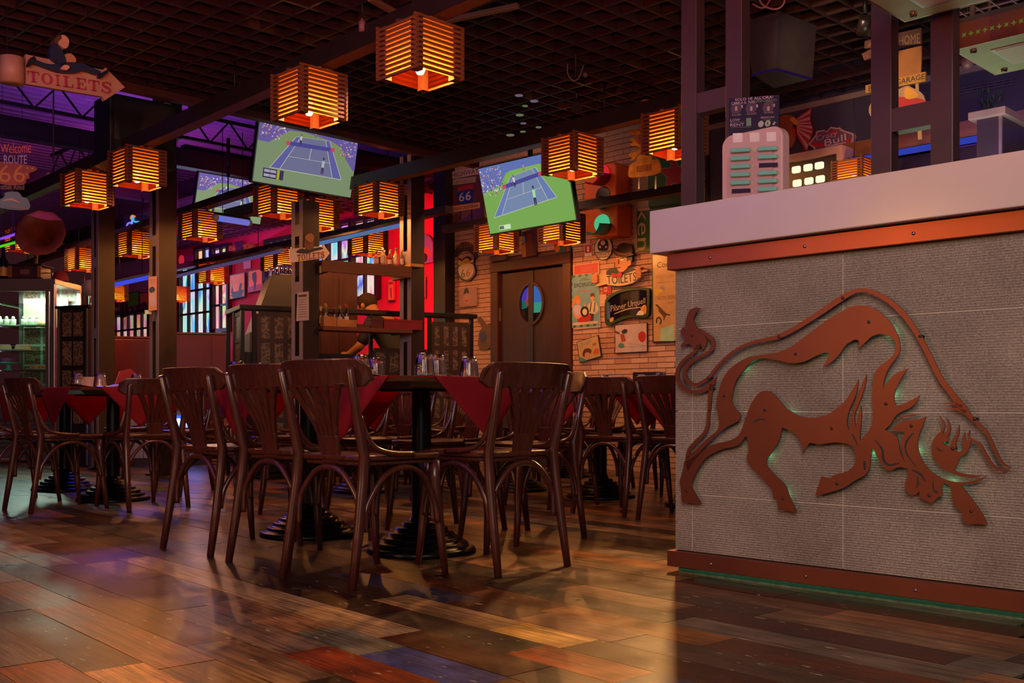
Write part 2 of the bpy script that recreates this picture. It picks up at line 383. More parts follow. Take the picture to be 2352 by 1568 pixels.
for k in range(-60, 110):
    keys = sorted(rows.get(k, [])); segs = []
    def fill(lo, hi):
        n = max(1, round((hi - lo) / 1.05))
        for i in range(n): segs.append((lo + (hi - lo) * i / n, lo + (hi - lo) * (i + 1) / n, rnd.choice(PALETTE)))
    cur = -1.0 - rnd.random()
    for lo, hi, col in keys:
        if lo - cur > 0.12: fill(cur, lo)
        segs.append((cur if abs(lo - cur) <= 0.12 else lo, hi, col)); cur = hi
    while cur < 17:
        l = rnd.uniform(0.95, 1.2); segs.append((cur, cur + l, rnd.choice(PALETTE))); cur += l
    for lo, hi, col in segs:
        w = PH + PW * (k + 0.5); l = (lo + hi) / 2
        X = w * math.cos(FA) - l * math.sin(FA); Y = w * math.sin(FA) + l * math.cos(FA)
        if Y < 1.9 or Y > 15 or abs(X / Y) > 0.56 + 0.3 / Y: continue
        planks.append((Y, w, lo, hi, col))
planks.sort()
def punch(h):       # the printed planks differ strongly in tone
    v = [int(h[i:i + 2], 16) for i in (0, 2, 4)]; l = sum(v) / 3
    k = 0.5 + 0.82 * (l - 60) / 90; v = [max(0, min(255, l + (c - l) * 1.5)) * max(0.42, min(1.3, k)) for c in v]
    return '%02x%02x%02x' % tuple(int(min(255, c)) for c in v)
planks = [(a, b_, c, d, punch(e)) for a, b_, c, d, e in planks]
pm = MB(); pm.bx(-0.5, 0.5, -0.5, 0.5, -0.008, 0.0); pme = pm.mesh('plank', WP)
far = MB(); fcol = []
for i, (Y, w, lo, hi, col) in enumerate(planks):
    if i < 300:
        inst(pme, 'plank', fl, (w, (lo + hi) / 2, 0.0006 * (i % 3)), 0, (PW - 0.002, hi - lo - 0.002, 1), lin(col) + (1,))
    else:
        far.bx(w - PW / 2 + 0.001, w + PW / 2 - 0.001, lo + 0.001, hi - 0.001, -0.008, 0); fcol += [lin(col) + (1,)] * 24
fo = far.build('far_planks', WPA, fl); fo['kind'] = 'stuff'
ca = fo.data.color_attributes.new('plank', 'FLOAT_COLOR', 'CORNER')
ca.data.foreach_set('color', [v for c in fcol for v in c])

# ================================================================== egg-crate ceiling, roof
SL = M('331c1b', 0.55, var=0.2)
CZ = 2.85
ce = frame('ceiling', (0, 0, 0), -PI / 4)       # local x = s = (X-Y)/sqrt2, local y = t = (X+Y)/sqrt2
def crate(s0, s1, t0, t1, pitch):
    w = 0.014
    k = 0; s = s0
    while s <= s1 + 1e-6:
        b = MB(); b.bx(s - w / 2, s + w / 2, t0, t1, CZ, CZ + 0.085); b.build('slat', SL, ce); s += pitch
    t = t0
    while t <= t1 + 1e-6:
        b = MB(); b.bx(s0, s1, t - w / 2, t + w / 2, CZ + 0.002, CZ + 0.083); b.build('slat', SL, ce); t += pitch
crate(-6.9, -1.0, 2.0, 6.44, 0.165)
crate(-4.72, -1.0, 6.605, 6.88, 0.165)
CZ = 3.45
crate(-20.0, -10.3, 7.6, 9.1, 0.2)
CZ = 2.85
DK = M('140c0d', 0.9)
b = MB(); b.bx(-6.9, -1.0, 2.0, 6.5, 3.25, 3.3); b.bx(-4.8, -1.0, 6.5, 7.0, 3.25, 3.3); b.bx(-20, -10.3, 7.6, 9.15, 3.7, 3.75); b.build('upper_deck', DK, ce)
b = MB(); b.bx(-7.0, -6.92, 2.0, 6.5, 2.80, 2.95); b.build('edge_trim', M('4a2620', 0.5), ce)
# pale tiles added above some cells, painting in light leaks
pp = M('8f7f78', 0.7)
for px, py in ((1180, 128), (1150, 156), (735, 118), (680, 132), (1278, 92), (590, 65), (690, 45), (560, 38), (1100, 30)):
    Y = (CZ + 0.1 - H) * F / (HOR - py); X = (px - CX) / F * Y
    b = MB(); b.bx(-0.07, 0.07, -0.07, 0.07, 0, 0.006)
    b.build('light_leak_patch', pp, ce, loc=((X - Y) / 2 ** .5, (X + Y) / 2 ** .5, CZ + 0.088))
# high roof with corrugation
rf = frame('roof_deck', (0, 0, 4.7), PI / 4)     # local x along v
b = MB(); prof = []
for i in range(0, 120):
    y = 2 + i * 0.2
    prof += [(y, 0), (y + 0.08, 0), (y + 0.1, 0.06), (y + 0.18, 0.06)]
n = len(prof)
b.add([(-8, y, z) for y, z in prof] + [(14, y, z) for y, z in prof], [(i, i + 1, n + i + 1, n + i) for i in range(n - 1)])
b.build('corrugated_sheet', M('8f86a0', 0.6), rf)
BK = M('141013', 0.5); BK2 = M('0c0a0c', 0.6)
def truss(name, label, p0, p1, h=0.3, r=0.018, nd=14):
    p0, p1 = Vector(p0), Vector(p1); t = thing(name, label, 'truss', p0); d = p1 - p0; up = Vector((0, 0, h))
    for o_, nm in ((Vector(), 'bottom_chord'), (up, 'top_chord')):
        MB().bar(o_, d + o_, 2 * r, 2 * r).build(nm, BK2, t)
    b = MB()
    for i in range(nd):
        a, c = d * (i / nd), d * ((i + 1) / nd)
        b.bar(a + (up if i % 2 else Vector()), c + (Vector() if i % 2 else up), r, r)
    o = b.build('lattice', BK2, t); return t
a0 = at(-40, 225, 11.0); a1 = at(260, 268, 11.0 + 2.2)
truss('roof_truss', 'thin black lattice truss below the large toilets arrow sign', a0, (a0.x + 2.6, a0.y + 2.6, a0.z))
a0 = at(470, 262, 12.2)
truss('roof_truss', 'black lattice truss crossing the purple roof left of the large television', (a0.x - 3.2, a0.y + 3.2, a0.z), (a0.x + 0.3, a0.y - 0.3, a0.z), 0.28, 0.02, 16)
for lab, (x, y), Y, ln in (('deep black roof beam above the welcome sign', (-60, 276), 11.6, 3.0), ('black roof beam behind the far left column', (-60, 385), 14.5, 4.6), ('black purlin under the purple roof right of the square column', (420, 352), 13.5, 2.2)):
    a0 = at(x, y, Y); t = thing('roof_beam', lab, 'beam', a0)
    MB().bar((0, 0, 0), (ln, ln, 0), 0.12, 0.22).build('girder', BK2, t)
    MB().bar((0, 0, -0.115), (ln, ln, -0.115), 0.16, 0.02).build('flange', BK, t)

# ================================================================== brick wall with the double door   (plane X+Y=11.2)
BW = 11.2
wb = frame('wall_back', (BW / 2, BW / 2, 0), -PI / 4)
def su(px, c): X, Y = on_u(px, c); return (X - Y) / 2 ** .5
S0, S1 = su(1028, BW), su(1620, BW)
D0, D1 = su(1132, BW), su(1316, BW); DT = 2.185
MORT = M('6a4a3c', 0.9)
b = MB(); b.bx(S0, D0, 0.012, 0.2, 0, 3.7); b.bx(D1, S1, 0.012, 0.2, 0, 3.7); b.bx(D0, D1, 0.012, 0.2, DT, 3.7); b.build('mortar_bed', MORT, wb)
BR = [M(c, 0.85, bump=0.25, scale=30) for c in ('c79a80', 'bd8e74', 'cfa48c', 'b88870')]
bl, bh, j = 0.205, 0.052, 0.006
cells = []
for r_ in range(0, 71):
    z = r_ * bh; x = S0 - (0.1 if r_ % 2 else 0)
    while x < S1:
        x0, x1 = max(x, S0), min(x + bl, S1)
        for a, c in (((x0, min(x1, D0)), (max(x0, D1), x1)) if z < DT else ((x0, x1),)):
            pass
        segs = [(x0, x1)]
        if z < DT: segs = [(x0, min(x1, D0)), (max(x0, D1), x1)]
        for a, c in segs:
            if c - a > 0.02: cells.append((a, c, z))
        x += bl
vis = lambda q: 0.95 < q[2] < 2.9
order = sorted(cells, key=lambda q: (not vis(q), -q[0]))
bm_ = [ (lambda q: q)(MB().bx(-0.5, 0.5, -0.5, 0.5, -0.5, 0.5).mesh('brick', m)) for m in BR]
rest = MB()
for i, (a, c, z) in enumerate(order):
    pr = rnd.uniform(0.0, 0.006)
    if i < 290: inst(bm_[rnd.randrange(4)], 'brick', wb, ((a + c) / 2, 0.006 - pr / 2, z + bh / 2), 0, (c - a - j, 0.014 + pr, bh - j))
    else: rest.bx(a + j / 2, c - j / 2, -pr, 0.012, z + j / 2, z + bh - j / 2)
o = rest.build('brick_courses', BR[0], wb); o['kind'] = 'stuff'
# door
dr = frame('door_1', (BW / 2, BW / 2, 0), -PI / 4)
DW = M('38191a', 0.5, var=0.25, scale=3, stretch=(8, 8, 0.8)); DF = M('481d15', 0.5, var=0.2, scale=4)
fw = 0.11
b = MB(); b.bx(D0, D0 + fw, -0.04, 0.12, 0, DT); b.bx(D1 - fw, D1, -0.04, 0.12, 0, DT); b.bx(D0, D1, -0.045, 0.12, DT - fw, DT); b.build('door_frame', DF, dr, 0.008)
mid = (D0 + D1) / 2; zc = zat(697, 11.0); rr = 0.165
for nm, x0, x1 in (('leaf', D0 + fw + 0.012, mid - 0.004), ('leaf', mid + 0.004, D1 - fw - 0.012)):
    side = -1 if x1 < mid else 1
    ex = mid
    arc = [(ex + side * rr * math.cos(t), zc + rr * 1.22 * math.sin(t)) for t in [PI / 2 - PI * i / 16 for i in range(17)]]
    inner = x1 if side < 0 else x0; outer = x0 if side < 0 else x1
    arc = [(max(min(p[0], max(x0, x1)), min(x0, x1)), p[1]) for p in arc]
    poly = [(inner, 0.01), (outer, 0.01), (outer, DT - fw - 0.02), (inner, DT - fw - 0.02)] + arc
    lf = MB().prism(poly, 0.0, 0.045).build(nm, DW, dr)
    ring = [(mid + side * (rr + 0.03) * math.cos(t), zc + (rr * 1.22 + 0.03) * math.sin(t)) for t in [PI / 2 - PI * i / 16 for i in range(17)]]
    rp = MB()
    for i in range(16): rp.prism([arc[i], arc[i + 1], ring[i + 1], ring[i]], -0.018, 0.0)
    rp.build('porthole_ring', M('3a1c18', 0.35), lf)
    gp = MB().prism([(mid + side * 0.004, zc + rr * 1.2)] + [(mid + side * rr * 0.99 * math.cos(t), zc + rr * 1.2 * math.sin(t)) for t in [PI / 2 - PI * i / 16 for i in range(17)]], 0.02, 0.026)
    gp.build('porthole_pane', M('20242c', 0.05, 0.3, var=0.05), lf)
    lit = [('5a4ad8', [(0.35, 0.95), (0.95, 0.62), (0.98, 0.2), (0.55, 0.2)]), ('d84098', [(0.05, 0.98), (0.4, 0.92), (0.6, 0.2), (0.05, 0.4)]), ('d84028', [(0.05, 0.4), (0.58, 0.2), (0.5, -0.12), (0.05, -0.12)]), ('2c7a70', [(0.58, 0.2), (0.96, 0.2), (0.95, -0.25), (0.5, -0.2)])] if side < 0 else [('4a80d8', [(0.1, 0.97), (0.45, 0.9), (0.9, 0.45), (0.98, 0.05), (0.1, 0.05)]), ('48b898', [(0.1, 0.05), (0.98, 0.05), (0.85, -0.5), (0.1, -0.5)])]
    for c_, pts_ in lit: MB().prism([(mid + side * rr * u * 0.97, zc + rr * 1.18 * v) for u, v in pts_], 0.012, 0.0195).build('reflection_pane', E(c_, 0.55), lf)
    for z in (1.62, 0.78): MB().bx((x0 - 0.01 if side < 0 else x1), (x0 if side < 0 else x1 + 0.01), -0.012, 0.0, z - 0.07, z + 0.07).build('hinge', M('b09a90', 0.4, 0.8), lf)
MB().bx(mid - 0.035, mid + 0.035, -0.012, -0.001, 0.01, DT - fw - 0.02).build('meeting_strip', M('2c211c', 0.35), dr)
# coloured reflections in the portholes are painted as the glowing panes above
# pillar and return wall at the left end of the bricks
pl_ = frame('trim_1', (*on_u(1021, 11.1), 0), -PI / 4)
MB().bx(-0.10, 0.10, -0.08, 0.1, 0, 4.0).build('corner_post', M('1c1014', 0.4), pl_)
# ================================================================== red wall with stained glass  (plane X+Y=13)
RWc = 13.0
wl = frame('wall_left', (RWc / 2, RWc / 2, 0), -PI / 4)
b = MB(); b.bx(su(235, RWc), su(1024, RWc), 0.02, 0.2, 0, 4.7); b.build('plaster', M('a8263c', 0.8, var=0.1, scale=2), wl)
b = MB(); b.bx(su(235, RWc), su(395, RWc), 0.0, 0.02, 0, 4.7); b.build('grey_plaster', M('8a7a84', 0.85, var=0.1, scale=2), wl)
b = MB(); b.bx(su(395, RWc), su(1024, RWc), -0.02, 0.02, 3.55, 4.7); b.build('upper_band', M('5a4870', 0.8), wl)
# far dark wall on the left, blue-grey wall behind the bar
w3 = frame('wall_far', (-14, 14, 0), PI / 4)
MB().bx(-8, 3.6, 0, 0.2, 0, 4.7).build('plaster', M('1a1218', 0.9), w3)
wr = frame('wall_right', (9.76 / 2, 9.76 / 2, 0), -PI / 4)
MB().bx(-4.72, 1.5, 0, 0.2, 0, 3.3).build('plaster', M('3b3444', 0.85, var=0.08, scale=3), wr)
MB().bx(-4.72, 1.5, -0.03, 0.0, 2.79, 2.83).build('cornice', M('8a7468', 0.5), wr)
MB().bx(-4.74, -4.70, 0.0, 1.1, 0, 3.3).build('return', M('2a2028', 0.8), wr)
# ================================================================== bar counter with the bull
CC = 4.64                                            # tiled face: X+Y=CC
XL = su(1551, CC); XR = XL + 2.6                     # along the face, local x; local y = depth
ct = thing('bar_counter', 'white topped bar counter clad in ribbed grey tiles with copper bands', 'counter', (CC / 2, CC / 2, 0), -PI / 4)
COP = M('9a5236', 0.36, 0.75, var=0.08, scale=5)
COP2 = M('6e3c2e', 0.40, 0.6, var=0.08, scale=5)
WHT = M('c9b2b2', 0.22, var=0.02, coat=0.2)
def tile_mat():
    m = bpy.data.materials.new('ribbed_stone_tile'); nt, p = nodes_of(m); N = nt.nodes.new; Lk = nt.links.new
    geo = N('ShaderNodeNewGeometry'); n1 = N('ShaderNodeTexNoise'); n1.inputs['Scale'].default_value = 3.2; n1.inputs['Detail'].default_value = 6
    Lk(geo.outputs['Position'], n1.inputs['Vector'])
    n2 = N('ShaderNodeTexNoise'); n2.inputs['Scale'].default_value = 170; n2.inputs['Detail'].default_value = 2; Lk(geo.outputs['Position'], n2.inputs['Vector'])
    c = ramp(nt, [(0.3, '87796f'), (0.7, 'a89a8e')], n1.outputs['Fac'])
    c2 = ramp(nt, [(0.3, 'a09890'), (0.7, 'ffffff')], n2.outputs['Fac'])
    mx = N('ShaderNodeMix'); mx.data_type = 'RGBA'; mx.blend_type = 'MULTIPLY'; mx.inputs[0].default_value = 0.7
    Lk(c, mx.inputs[6]); Lk(c2, mx.inputs[7]); Lk(mx.outputs[2], p.inputs['Base Color'])
    sx = N('ShaderNodeSeparateXYZ'); Lk(geo.outputs['Position'], sx.inputs[0])
    ml = N('ShaderNodeMath'); ml.operation = 'MULTIPLY'; ml.inputs[1].default_value = 2 * PI / 0.0085; Lk(sx.outputs[2], ml.inputs[0])
    sn = N('ShaderNodeMath'); sn.operation = 'SINE'; Lk(ml.outputs[0], sn.inputs[0])
    ad = N('ShaderNodeMath'); ad.operation = 'ADD'; Lk(sn.outputs[0], ad.inputs[0])
    m2 = N('ShaderNodeMath'); m2.operation = 'MULTIPLY'; m2.inputs[1].default_value = 2.2; Lk(n2.outputs['Fac'], m2.inputs[0]); Lk(m2.outputs[0], ad.inputs[1])
    bp = N('ShaderNodeBump'); bp.inputs['Strength'].default_value = 0.5; bp.inputs['Distance'].default_value = 0.0016
    Lk(ad.outputs[0], bp.inputs['Height']); Lk(bp.outputs[0], p.inputs['Normal']); p.inputs['Roughness'].default_value = 0.75
    return m
TM = tile_mat()
MB().bx(XL + 0.012, XR, 0.014, 0.54, 0.0, 1.2).build('carcass', M('b5aaa2', 0.8), ct)
v0, v1 = su(1590, CC), su(1936, CC)
xs = [XL, v0, v1, v1 + 0.615, v1 + 1.23, XR]; zs = [0.086, 0.302, 0.617, 0.932, 1.156]
MB().bx(XL + 0.013, XR, 0.0012, 0.014, 0.09, 1.15).build('grout', M('c8bcb2', 0.8), ct)
for i in range(len(xs) - 1):
    for k in range(4):
        MB().bx(xs[i] + 0.0015, xs[i + 1] - 0.0015, 0, 0.014, zs[k] + 0.0015, zs[k + 1] - 0.0015).build('tile', TM, ct)
MB().bx(XL + 0.001, XL + 0.012, 0.0145, 0.54, 0.086, 1.156).build('end_panel', TM, ct)
MB().bx(XL - 0.075, XR, -0.064, 0.56, 1.222, 1.386).build('countertop', WHT, ct, 0.004)
bt = MB(); bt.bx(XL - 0.02, XR, -0.026, 0.55, 1.157, 1.219); bt = bt.build('upper_band', COP, ct, 0.002)
bb = MB(); bb.bx(XL - 0.02, XR, -0.026, 0.55, 0.024, 0.084); bb = bb.build('lower_band', COP2, ct, 0.002)
SCW = M('9a8a84', 0.3, 0.9)
def screw(parent, x, z, y, r=0.006): MB().lathe([(0.0001, -0.004), (r * 0.6, -0.004), (r, -0.0015), (r, 0)], 10, mat=Matrix.Translation((x, y, z)) @ Matrix.Rotation(-PI / 2, 4, 'X')).build('screw', SCW, parent)
for px in (1631, 1848, 2098, 2400):
    screw(bt, su(px, CC - 0.037), 1.186, -0.026)
for px in (1633, 1851, 2103, 2420): screw(bb, su(px, CC - 0.037), 0.052, -0.026)
MB().bx(XL + 0.02, XR, -0.004, 0.012, 0.0, 0.03).build('plinth_strip', M('66826f', 0.5, var=0.4, scale=40), ct)
MB().bx(XL + 0.03, XR, -0.022, -0.014, 0.013, 0.019).build('led_strip', E('58a880', 0.10), ct)
lamp('plinth_glow', 'AREA', (CC / 2 + 0.707 * (XL + 1.2) - 0.01, CC / 2 - 0.707 * (XL + 1.2) - 0.01, 0.022), 0.05, (0.3, 1.0, 0.5), 2.2, (CC / 2 + 0.707 * (XL + 1.2), CC / 2 - 0.707 * (XL + 1.2), -1), size_y=0.01)

bull = Flat('bull_emblem', 'charging copper bull cut from metal plate on the tiled counter', 'emblem', 1950, 900, CC, 'u', off=0.001)
sc = 400 / 2091.0
gA = lambda p: (1550 + p[0] * sc, 640 + p[1] * sc) + tuple(p[2:])
gB = lambda p: (1950 + p[0] * sc, 640 + p[1] * sc) + tuple(p[2:])
gC = lambda p: (1550 + p[0] * sc, 920 + p[1] * sc) + tuple(p[2:])
gD = lambda p: (1950 + p[0] * sc, 920 + p[1] * sc) + tuple(p[2:])
def G(*runs):
    out = []
    for g, pts in runs:
        for p in pts: out.append(g(p))
    return out
LIFT, TH = 0.02, 0.005
P1 = G((gA, [(545, 1500), (560, 1400), (600, 1250), (680, 1110), (800, 1010), (950, 935), (1100, 915), (1300, 880), (1450, 810), (1600, 700), (1750, 590), (1900, 480), (2060, 390)]),
       (gB, [(90, 335), (200, 325), (320, 350), (440, 430), (540, 530), (610, 650), (650, 780), (650, 880), (600, 960), (540, 1040), (490, 1130), (460, 1230), (455, 1318, 1), (500, 1240), (590, 1150), (680, 1105), (755, 1080, 1), (690, 1160), (630, 1270), (590, 1370), (583, 1450), (605, 1525, 1), (700, 1500), (800, 1450), (890, 1400, 1)]),
       (gD, [(850, 16), (770, 85), (680, 125), (620, 165), (575, 220), (540, 280), (470, 345, 1), (560, 390), (615, 430), (640, 520), (655, 620), (692, 700, 1), (740, 800), (640, 792), (560, 826), (510, 830), (450, 790), (405, 720), (365, 640), (340, 590), (315, 568, 1), (300, 700), (288, 800), (230, 890), (120, 950), (0, 1030)]),
       (gC, [(2000, 1065), (1850, 1110), (1730, 1132, 1), (1802, 903, 1), (1900, 922), (1960, 885)]),
       (gD, [(0, 850), (60, 815), (110, 760), (124, 680), (110, 600), (70, 535), (0, 508, 1), (100, 470), (180, 472, 1), (290, 340), (322, 250), (328, 100)]),
       (gB, [(320, 1400), (332, 1200), (370, 1100), (450, 1020), (540, 955), (596, 880), (606, 800), (580, 740), (520, 692), (430, 666), (330, 690), (260, 745), (158, 842, 1), (165, 765), (125, 732), (50, 765)]),
       (gA, [(2091, 805), (2000, 930), (1910, 1010), (1818, 1067, 1), (1880, 955), (1888, 900), (1860, 885), (1750, 922), (1600, 995), (1450, 1015), (1300, 985), (1150, 960), (1050, 967), (950, 1010), (860, 1115), (780, 1220), (742, 1350), (730, 1470), (775, 1560)]),
       (gC, [(790, 110), (830, 165), (815, 235), (700, 298), (580, 380), (450, 505), (350, 610), (270, 710), (220, 800), (185, 890, 1), (150, 800), (178, 690), (290, 590), (400, 485), (500, 400), (558, 345), (580, 260), (560, 150), (540, 50)]))
P2 = G((gC, [(130, 1216, 1), (118, 1050), (104, 970), (122, 900), (150, 800), (178, 720, 1), (215, 800), (185, 892, 1), (240, 770), (330, 660), (430, 560), (530, 515), (620, 495), (720, 470), (800, 420), (850, 340), (900, 190), (950, 60)]),
       (gA, [(980, 1470), (1050, 1375), (1130, 1342), (1210, 1370), (1290, 1450), (1380, 1550)]),
       (gC, [(1420, 115), (1550, 185), (1700, 202), (1850, 175), (1980, 95)]),
       (gB, [(0, 1460), (60, 1370), (110, 1290), (155, 1215, 1), (142, 1320), (110, 1430), (60, 1540)]),
       (gD, [(28, 180), (18, 270), (38, 350, 1), (60, 230)]), (gB, [(100, 1540), (140, 1420), (190, 1290), (252, 1150, 1), (240, 1260), (200, 1400), (150, 1520)]),
       (gD, [(115, 150), (110, 230), (126, 325, 1), (150, 200), (186, 68, 1), (196, 180), (178, 330), (172, 470, 1), (170, 560), (110, 590), (70, 535), (0, 508)]),
       (gC, [(1950, 500), (1800, 520), (1720, 512), (1665, 500, 1), (1578, 622, 1), (1570, 540), (1530, 440), (1450, 370), (1332, 318, 1), (1300, 460), (1230, 590), (1145, 715), (1170, 800), (1270, 910), (1370, 1010), (1425, 1150), (1512, 1332, 1), (1288, 1305, 1), (1270, 1192, 1), (1232, 1168), (1205, 1060), (1120, 955), (1010, 840), (930, 750), (908, 680), (930, 590), (920, 480), (897, 420, 1), (840, 500), (760, 548), (640, 570), (520, 620), (420, 685), (345, 780), (290, 880), (258, 960), (250, 1030), (300, 1120), (368, 1237, 1)]))
P3 = G((gD, [(970, 188, 1), (860, 225), (700, 238), (620, 288), (535, 332, 1), (620, 362), (710, 376), (685, 430), (666, 490), (672, 570), (690, 640), (702, 705, 1), (742, 800), (752, 880), (712, 1000), (722, 1070), (770, 1115), (840, 1122), (888, 1080, 1), (890, 1150), (960, 1190), (1040, 1216), (1100, 1160), (1162, 1130), (1150, 1060), (1165, 1010), (1200, 985), (1250, 1030), (1280, 1150), (1310, 1250), (1388, 1330), (1400, 1430), (1442, 1470, 1), (1702, 1480, 1), (1640, 1350), (1510, 1165), (1388, 1010, 1), (1480, 995), (1590, 965), (1695, 893, 1), (1600, 932), (1480, 965), (1340, 972), (1200, 945), (1080, 885), (970, 785), (895, 660), (866, 520), (884, 400), (930, 280)]))
P4 = G((gD, [(1692, 888, 1), (1550, 892), (1400, 868), (1298, 832, 1), (1340, 760), (1372, 680), (1450, 620), (1490, 540), (1505, 480, 1), (1440, 468), (1424, 378, 1), (1398, 470), (1410, 560), (1370, 610), (1322, 590), (1325, 500), (1362, 380), (1358, 285, 1), (1330, 390), (1280, 460), (1250, 540), (1205, 535), (1164, 490, 1), (1215, 488), (1248, 460, 1), (1225, 430), (1258, 350), (1248, 270), (1198, 205, 1), (1232, 290), (1226, 350), (1162, 402, 1), (1190, 310), (1172, 240), (1114, 175, 1), (1160, 270), (1152, 350), (1090, 410), (1042, 490), (1030, 580), (1058, 690), (1140, 795), (1250, 858), (1400, 908), (1550, 915)]))
TUFT = G((gA, [(352, 360, 1), (300, 350), (230, 378), (190, 460), (168, 560), (165, 640, 1), (148, 585, 1), (115, 625), (128, 680), (180, 715, 1), (150, 760), (120, 800), (122, 828, 1), (200, 785), (260, 820), (300, 850), (335, 830), (345, 772, 1), (385, 860, 1), (425, 790), (412, 700), (345, 650), (308, 590), (285, 530), (268, 480), (300, 410)]))
for nm, P, k in (('body_plate', P1, 0), ('belly_plate', P2, 0.0003), ('head_plate', P3, 0.0006), ('forelock_plate', P4, 0.0), ('tail_tuft', TUFT, 0.0)):
    bull.poly(nm, catmull(P, 4), COP2, TH, LIFT + k)
def rb(part, g_runs, mat=COP2, depth=TH, lift=LIFT):
    L = []
    for runs in g_runs:
        r_ = []
        for g, pts in runs:
            for p in pts: q = g(p[:2]); r_.append((q[0], q[1], p[2] * sc))
        L.append(r_)
    return bull.ribs(part, L, mat, depth, lift)
BACK = [(gA, [(300, 590, 14), (420, 670, 38), (500, 745, 46), (500, 830, 42), (420, 900, 32), (290, 965, 38), (200, 1040, 45), (165, 1120, 46), (180, 1200, 50), (240, 1260, 45), (310, 1272, 38), (390, 1232, 40), (460, 1180, 40), (560, 1050, 35), (700, 915, 35), (850, 820, 38), (1000, 765, 42), (1150, 732, 45), (1280, 700, 50), (1450, 620, 55), (1650, 500, 60), (1850, 370, 65), (2030, 248, 66)]),
        (gB, [(60, 178, 56), (150, 148, 46), (260, 148, 46), (380, 190, 52), (520, 272, 60), (650, 385, 65), (760, 515, 65), (860, 665, 62), (960, 850, 65), (1060, 1050, 65), (1150, 1220, 65), (1260, 1365, 68), (1390, 1530, 86)]),
        (gD, [(1440, 125, 74), (1500, 195, 48), (1580, 270, 40), (1680, 372, 42), (1750, 500, 38), (1820, 650, 35), (1890, 755, 30), (1980, 802, 6)])]
rb('back_outline', [BACK])
rb('horn_outline', [[(gD, [(1975, 803, 8), (1880, 832, 28), (1790, 800, 34), (1720, 720, 34), (1670, 630, 32), (1610, 530, 34), (1540, 482, 28), (1485, 445, 24), (1474, 400, 20), (1490, 350, 4)])]])
rb('upper_spike', [[(gD, [(1165, 45, 3), (1260, 30, 20), (1400, 70, 44)])]])
rb('lower_spike', [[(gD, [(1190, 105, 3), (1300, 96, 24), (1450, 135, 44)])]])
rb('tail_outline', [[(gA, [(330, 800, 40), (290, 870, 36), (200, 940, 36), (130, 1010, 40), (85, 1090, 45), (75, 1180, 45), (110, 1270, 45), (190, 1340, 45), (290, 1360, 40), (400, 1330, 55), (480, 1270, 60), (548, 1178, 4)])],
                    [(gA, [(485, 1270, 40), (470, 1380, 48), (458, 1568, 36)]), (gC, [(455, 120, 36), (446, 200, 36), (440, 300, 45), (390, 400, 40), (300, 490, 44), (220, 585, 44), (192, 690, 36)])]])
rb('ear_line', [[(gD, [(575, 262, 3), (680, 195, 18), (800, 175, 20), (905, 162, 3)])]])
SLOT_SHADE = M('2c2a2a', 0.8)  # dark strips laid on the plates paint the shade inside the slots
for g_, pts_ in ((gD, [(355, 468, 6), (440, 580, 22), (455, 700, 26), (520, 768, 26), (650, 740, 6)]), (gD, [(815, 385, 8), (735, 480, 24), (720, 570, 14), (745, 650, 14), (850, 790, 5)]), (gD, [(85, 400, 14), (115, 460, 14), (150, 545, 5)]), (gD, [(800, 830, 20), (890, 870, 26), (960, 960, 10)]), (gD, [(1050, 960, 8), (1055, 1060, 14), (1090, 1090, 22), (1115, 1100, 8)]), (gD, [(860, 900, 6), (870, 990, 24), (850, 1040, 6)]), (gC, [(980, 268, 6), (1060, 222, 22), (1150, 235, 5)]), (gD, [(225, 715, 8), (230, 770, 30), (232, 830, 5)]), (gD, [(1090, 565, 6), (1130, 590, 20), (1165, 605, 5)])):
    rb('slot_shade_strip', [[(g_, pts_)]], SLOT_SHADE, 0.0006, LIFT + TH + 0.0008)
for g, pts in ((gA, [(255, 685), (1495, 905), (640, 1405), (450, 1195), (1295, 698), (2060, 238), (480, 1320)]), (gB, [(280, 525), (485, 1500), (895, 695)]), (gC, [(1125, 110), (1925, 330), (195, 1075), (1340, 1165), (1990, 990)]), (gD, [(790, 300), (1005, 1130), (1505, 1320), (1545, 220), (1285, 572)])):
    for p in pts:
        x, z = bull.L(*g(p)); MB().lathe([(0.0001, -0.003), (0.004, -0.003), (0.0055, -0.001), (0.0055, LIFT + 0.004)], 10, mat=Matrix.Translation((x, -LIFT - TH, z)) @ Matrix.Rotation(-PI / 2, 4, 'X')).build('standoff_screw', M('4c3a38', 0.35, 0.7), bull.root)
# green light strips hidden behind the plates
LED = E('40d080', 0.25)
rb('led_strip', [[(gA, [(700, 1200, 24), (1000, 960, 20), (1500, 900, 24), (1900, 700, 24), (2080, 560, 24)])], [(gB, [(200, 480, 24), (500, 640, 24), (600, 820, 12)])],
                 [(gC, [(1050, 200, 24), (1400, 280, 24), (1900, 350, 24)])], [(gC, [(1080, 400, 24), (1020, 700, 24), (1200, 950, 24), (1380, 1200, 24)])],
                 [(gB, [(480, 1200, 20), (420, 1500, 24)]), (gD, [(420, 200, 24), (300, 560, 24), (200, 760, 24)])], [(gD, [(800, 560, 20), (950, 850, 24), (1200, 1000, 20), (1420, 1180, 24), (1540, 1400, 24)])], [(gD, [(1150, 480, 16), (1200, 720, 20)])]], LED, 0.002, 0.003)

for g_, p_ in ((gA, (850, 1050)), (gA, (1850, 800)), (gB, (520, 640)), (gC, (1380, 180)), (gC, (1130, 640)), (gC, (1330, 1120)), (gB, (520, 1380)), (gD, (300, 620)), (gD, (820, 600)), (gD, (1250, 1000)), (gD, (1500, 1330)), (gD, (1200, 680))):
    q_ = g_(p_); x_, z_ = bull.L(*q_); l = lamp('plate_glow', 'POINT', (0, 0, 0), 0.022, (0.25, 1.0, 0.5), 0.004); l.parent = bull.root; l.location = (x_, -0.0125, z_)
